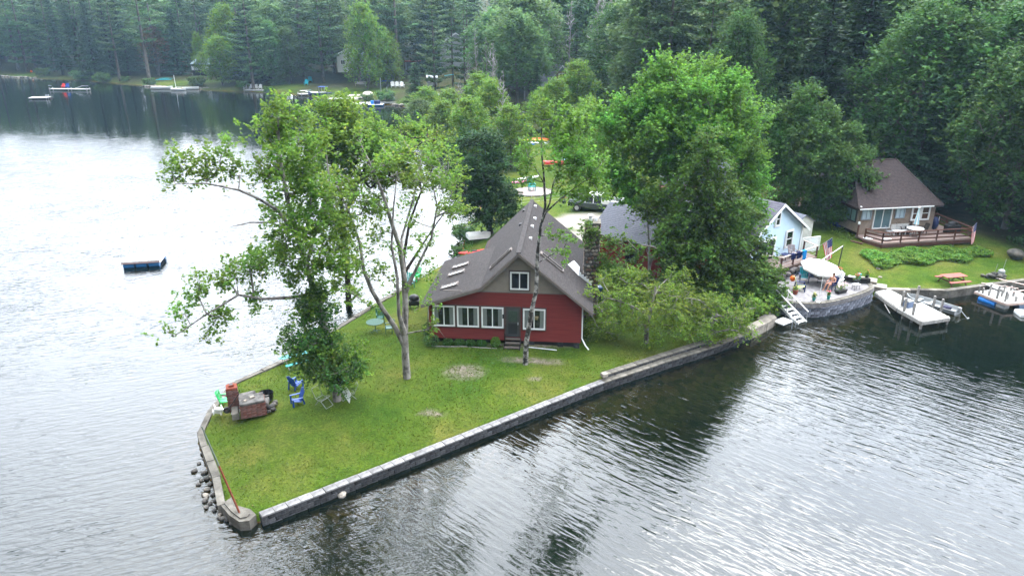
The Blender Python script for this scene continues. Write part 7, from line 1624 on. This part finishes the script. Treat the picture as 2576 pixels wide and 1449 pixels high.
MB().box(.4, 0, 1.0, 3.6, 1.9, .18, 0, .08).build("white_deck", C_WH, sb); MB().box(-1.0, 0, 2.5, 2.2, 2.1, .1, 0, .03).build("canopy", C_BLUE, sb); MB().hexa([(.2, -.9, 1.15), (.3, -.9, 1.15), (.3, .9, 1.15), (.2, .9, 1.15)], [(-.1, -.8, 1.7), (0, -.8, 1.7), (0, .8, 1.7), (-.1, .8, 1.7)]).build("windshield", M_GLASS, sb)
for x in (-1.9, -.2):
    for y in (-.95, .95): MB().beam((x * .8, y, 1.1), (x, y, 2.5), .07).build("canopy_pole", M_METAL, sb)
kayaks = [("white kayak on the shore dock left of the speedboat", 775, 229, C_WH, 30), ("turquoise kayak leaning toward the speedboat", 797, 228, C_TURQ, 28), ("pale boat hull beside the turquoise kayak", 790, 232, C_WH, 20)]
for lb, px, py, m, a in kayaks: q = W(px, py, .7); kayak(lb, q.x, q.y, .55, R(a), m, 4.6)
for lb, px, py, m, a, L_ in (("turquoise kayak upside down on the lawn of the white cottage", 412, 202, C_TURQ, 4, 5), ("green kayak behind the turquoise one on the cottage lawn", 418, 199, C_TEAL, 4, 4.5), ("white and green kayak on the bank right of the dark conifer, upper", 1090, 240, C_WH, 14, 5), ("mint green kayak on the bank right of the dark conifer", 1082, 243, C_TURQ, 14, 4.6), ("pale green kayak at the water behind the grey dock", 1112, 257, C_TURQ, 5, 4),
                         ("blue tarp covered kayak by the mast", 968, 206, C_BLUE, 8, 4.6)):
    q = GP(px, py, 1); kayak(lb, q.x, q.y, q.z, R(a), m, L_, inv=True)
far_boat("white canoe shaped boat by the rubble bank", 408, 223, 6, C_WH, R(8), deck=False)
ms = far_boat("small white sailing boat with bare mast near the rubble bank", 449, 227, 4.2, C_WH, R(4), name="sailboat"); MB().tube([(-.6, 0, .5), (-.7, 0, 4.4)], .07, 5).build("mast", C_WH, ms); MB().beam((-.6, 0, 1.1), (1.4, 0, 1.0), .08).build("boom", C_WH, ms); MB().box(1.2, 0, .55, .6, .5, .25).build("yellow_cover", C_YEL, ms)
far_boat("white rowing boat right of the small sailing boat", 480, 224, 4.5, C_WH, R(10), deck=False)
for (px, py, h_, lb) in ((960, 250, 5.2, "tall white mast standing on the dock cluster"), (975, 249, 2.9, "shorter thin pole right of the tall white mast")): q = W(px, py, .5); tag(MB().tube([(0, 0, 0), (0, 0, h_)], .07, 5).build("mast", M_METAL, None, tuple(q)), lb, "mast")
ub = thing("dock_umbrella", "low cream dome umbrella on the long pale dock", "umbrella", tuple(W(926, 246, .5))); MB().tube([(0, 0, 0), (0, 0, .9)], .08, 5).build("pole", M_METAL, ub); MB().ball((0, 0, .75), 1.45, 14, 8, (1, 1, .55)).build("canopy", mat("cream_canvas", (.75, .68, .58), .8), ub)
for lb, px, py in (("long cream boat cover on the pale dock, left", 893, 245), ("second cream covered boat lying on the wide dock", 905, 252)): q = W(px, py, .5); o = thing("covered_boat", lb, "boat", (q.x, q.y, .5), R(6)); boat_mesh(4.6, 1.5, .5, .45, inv=True, stern=.7).build("cover", mat("tan_white_canvas", (.66, .6, .52), .8), o)
pn = far_boat("small pontoon raft with blue floats and folding chairs at the wide dock", 946, 265, 3.6, C_KBLUE, 0, "raft", "pontoon_raft", W_=2.2, H_=.4); MB().box(0, 0, .4, 3.5, 2.1, .08).build("deck", C_WH, pn); MB().box(.3, 0, .48, 1.4, .9, .9, .3, .1).build("cover", C_NAVY, pn); MB().box(-.9, 0, .48, .7, .7, .8, 0, .05).build("chair", C_KBLUE, pn)
tag(MB().ball((0, 0, .1), .42, 10, 7).build("mooring_buoy", C_WH, None, tuple(W(733, 244, 0)), smooth=True), "white round mooring buoy left of the speedboat", "buoy")
at_xy(adirondack(C_TURQ), *W(771, 221, .6).xy, None, R(0), "turquoise chair at the head of the kayak dock", 1.5)
at_xy(adirondack(C_TURQ), *GP(781, 208, 1.5).xy, None, R(20), "turquoise chair on the lawn behind the kayaks", 1.6)
bn = thing("bench", "grey wooden bench on the shore right of the speedboat", "bench", GP(907, 217, 1), R(5)); MB().box(0, 0, .5, 3.2, .5, .08).build("seat", M_WOODG, bn); MB().box(0, .25, .6, 3.2, .06, .6).build("backrest", M_WOODG, bn)
for x in (-1.4, 1.4): MB().box(x, 0, 0, .12, .4, .5).build("leg", M_WOODG, bn)
sw = thing("lawn_swing", "low white swing frame on the bank below the white cottage", "swing", GP(472, 190, 1.5), R(-8)); MB().beam((-2.6, 0, .9), (2.2, 0, .6), .1).build("top_bar", M_WHITE, sw)
for x in (-2.5, 2.1): MB().beam((x, -.3, 0), (x, 0, .8), .08).build("leg", M_WHITE, sw)
hm_ = thing("hammock", "turquoise hammock slung between the pines near the shed", "hammock", GP(1130, 205, 2)); MB().hexa([(-1.2, -.4, 1.3), (1.2, -.4, 1.6), (1.2, .4, 1.6), (-1.2, .4, 1.3)], [(-1.2, -.4, 1.38), (1.2, -.4, 1.68), (1.2, .4, 1.68), (-1.2, .4, 1.38)]).build("bed", C_TURQ, hm_)
# racks and boats on the middle lawn
kr = thing("kayak_rack", "wooden kayak rack at the water behind the middle trees", "rack", GP(1290, 305, 1)); 
for x in (-1.6, 1.6): MB().box(x, 0, 0, .12, .12, 1.7).build("post", M_WOODG, kr); MB().box(x, 0, 1.5, .1, 1.2, .1).build("arm", M_WOODG, kr); MB().box(x, 0, .7, .1, 1.2, .1).build("arm", M_WOODG, kr)
q = GP(1290, 305, 1)
for i, (m, dz, lb) in enumerate(((C_GREYM, 1.6, "silver canoe on top of the far kayak rack"), (C_YEL, .8, "yellow kayak on the lower shelf of the far kayak rack"), (C_BLUE, .0, "blue kayak on the ground under the far kayak rack"))): kayak(lb, q.x + (.8 if i == 2 else 0), q.y, q.z + dz, R(6), m, 4.8, inv=i == 0)
q = GP(1335, 362, 1); yr = thing("boat_rack", "low rack of pale yellow and white boats behind the slim maple", "rack", q, R(4)); MB().box(0, 0, 0, 6.0, .12, .35).build("beam", M_WOODG, yr)
for i, (m, dy, dz, L_, lb) in enumerate(((C_YEL, 0, .4, 5.5, "pale yellow canoe on the low boat rack"), (C_WH, -.9, .1, 5.5, "white canoe in front of the pale yellow one"), (C_KBLUE, -1.5, 0, 3.4, "blue kayak lowest by the low boat rack"), (C_ORG, .7, .5, 3.6, "orange brown canoe behind the pale yellow one"))): kayak(lb, q.x + (-1 if i == 2 else 1.2 if i == 3 else 0), q.y + dy, q.z + dz, R(4), m, L_, inv=True)
q = GP(1400, 415, 1); pk2 = thing("red_canoe", "upturned red canoe on the middle lawn behind the slim maple", "canoe", q, R(5)); boat_mesh(3.6, 1.0, .45, .45, inv=True).build("hull", C_RED, pk2)
q = GP(1440, 410, 1); wb2 = thing("white_motorboat", "white and blue boat on the middle lawn right of the red canoe", "boat", q, R(8)); boat_mesh(4.4, 1.5, .6, .4).build("hull", C_WH, wb2); MB().box(0, 0, .45, 2.6, 1.1, .12, 0, .03).build("blue_cover", C_KBLUE, wb2)
q = GP(1330, 452, 1); kayak("white kayak at the shore hedge of the middle lawn", q.x, q.y, q.z, R(35), C_WH, 3.4); q = GP(1306, 462, 1); kayak("pink kayak at the shore hedge of the middle lawn", q.x, q.y, q.z, R(35), C_PINK, 2.2)
fpz = thing("lawn_fire_pit", "round gravel fire pit with pale log on the middle lawn", "fire pit", GP(1340, 484, 1)); MB().tube([(0, 0, -.3), (0, 0, .11)], 2.2, 22).build("gravel_bed", mat("grey_gravel", (.30, .25, .23), .95, (.18, .15, .14), 6), fpz); MB().beam((-2.6, -.9, .18), (-1.1, -1.0, .18), .3).build("log", M_PALE, fpz)
for i in range(14): a = i / 14 * 6.28; MB().box(2.25 * math.cos(a), 2.25 * math.sin(a), 0, .6, .25, .16, a + 1.57, .04).build("edge_stone", M_STONE[1], fpz)
q = GP(1338, 482, 1); at_xy(shell_chair(C_TEAL, "lawn_chair"), q.x, q.y, rz=R(15), label="teal chair standing in the gravel fire pit on the middle lawn", s=1.5)
wf = thing("wire_fence", "thin wire fence across the middle lawn", "fence", (0, 0, 0)); a, b = GP(1312, 520, 1), GP(1480, 500, 1)
for i in range(8): q = a.lerp(b, i / 7); MB().tube([tuple(q), tuple(q + Vector((0, 0, 1.1)))], .025, 5).build("post", M_METAL, wf)
for z in (.4, .75, 1.08): MB().tube([tuple(a + Vector((0, 0, z))), tuple(b + Vector((0, 0, z)))], .012, 4).build("wire", M_METAL, wf)
q = GP(1462, 318, 2); kayak("orange and black kayak between the conifers behind the slim maple", q.x, q.y, q.z + .6, R(5), C_ORG, 3.4); tag(MB().box(0, 0, 0, 2.2, 1.4, 1.5, R(5), .05).build("utility_box", M_LGREY, None, GP(1485, 318, 2)), "light grey box beside the orange kayak between the conifers", "box")
p = GP(1450, 528, 1.2); planter("pot of red flowers on the drive near the pickup truck", p.x - 1.2, p.y + 1.5, p.z + .3, M_FL[3], .25, .3)
# pickup truck
tk = thing("pickup_truck", "dark green and white pickup truck parked behind the red garage", "truck", GP(1492, 538, 1.2) + Vector((.4, 1.2, 0)), R(158)); M_CAR = mat("dark_green_paint", (.02, .04, .035), .25, spec=.6)
k = MB(); k.box(0, 0, .5, 5.4, 1.95, .55, 0, .1); k.build("body", M_CAR, tk); MB().box(1.9, 0, .95, 1.5, 1.85, .25, 0, .12).build("hood", M_CAR, tk)
MB().hexa([(-.9, -.92, 1.0), (1.3, -.92, 1.0), (1.3, .92, 1.0), (-.9, .92, 1.0)], [(-.7, -.75, 1.75), (.7, -.75, 1.75), (.7, .75, 1.75), (-.7, .75, 1.75)]).build("windows", M_GLASS, tk); MB().box(0, 0, 1.75, 1.5, 1.55, .07, 0, .03).build("roof", C_WH, tk)
for x in (-.75, .05, .8): 
    for s_ in (-1, 1): MB().beam((x * 1.15, s_ * .93, 1.0), (x * .95, s_ * .77, 1.76), .07).build("pillar", C_WH, tk)
for s_ in (-1, 1): MB().box(-1.8, s_ * .88, 1.0, 1.8, .12, .38).build("bed_side", C_WH, tk); MB().box(2.62, s_ * .7, .78, .08, .35, .2).build("headlight", C_WH, tk)
MB().box(-2.65, 0, .6, .1, 1.85, .7).build("tailgate", C_WH, tk); MB().box(2.68, 0, .45, .14, 1.9, .22).build("bumper", M_METAL, tk)
for x in (-1.75, 1.75):
    for s_ in (-1, 1): wq = MB().tube([(x, s_ * .78, .38), (x, s_ * 1.0, .38)], .39, 16).build("wheel", M_BLK, tk); MB().tube([(x, s_ * 1.0, .38), (x, s_ * 1.01, .38)], .22, 12).build("rim", M_METAL, wq)
# ================================================================ summer haze
hm = bpy.data.materials.new("haze_air"); hm.use_nodes = True
n = hm.node_tree.nodes; l = hm.node_tree.links; n.clear()
o_ = n.new('ShaderNodeOutputMaterial'); pv = n.new('ShaderNodeVolumePrincipled'); pv.inputs['Color'].default_value = (.5, .76, 1, 1); pv.inputs['Density'].default_value = 0.00015; pv.inputs['Anisotropy'].default_value = .2
l.new(pv.outputs[0], o_.inputs['Volume'])
tag(MB().hexa([(-560, -90, -4.5), (560, -90, -4.5), (560, 720, -4.5), (-560, 720, -4.5)], [(-560, -90, 95), (560, -90, 95), (560, 720, 95), (-560, 720, 95)]).build("haze", hm), kind='stuff')
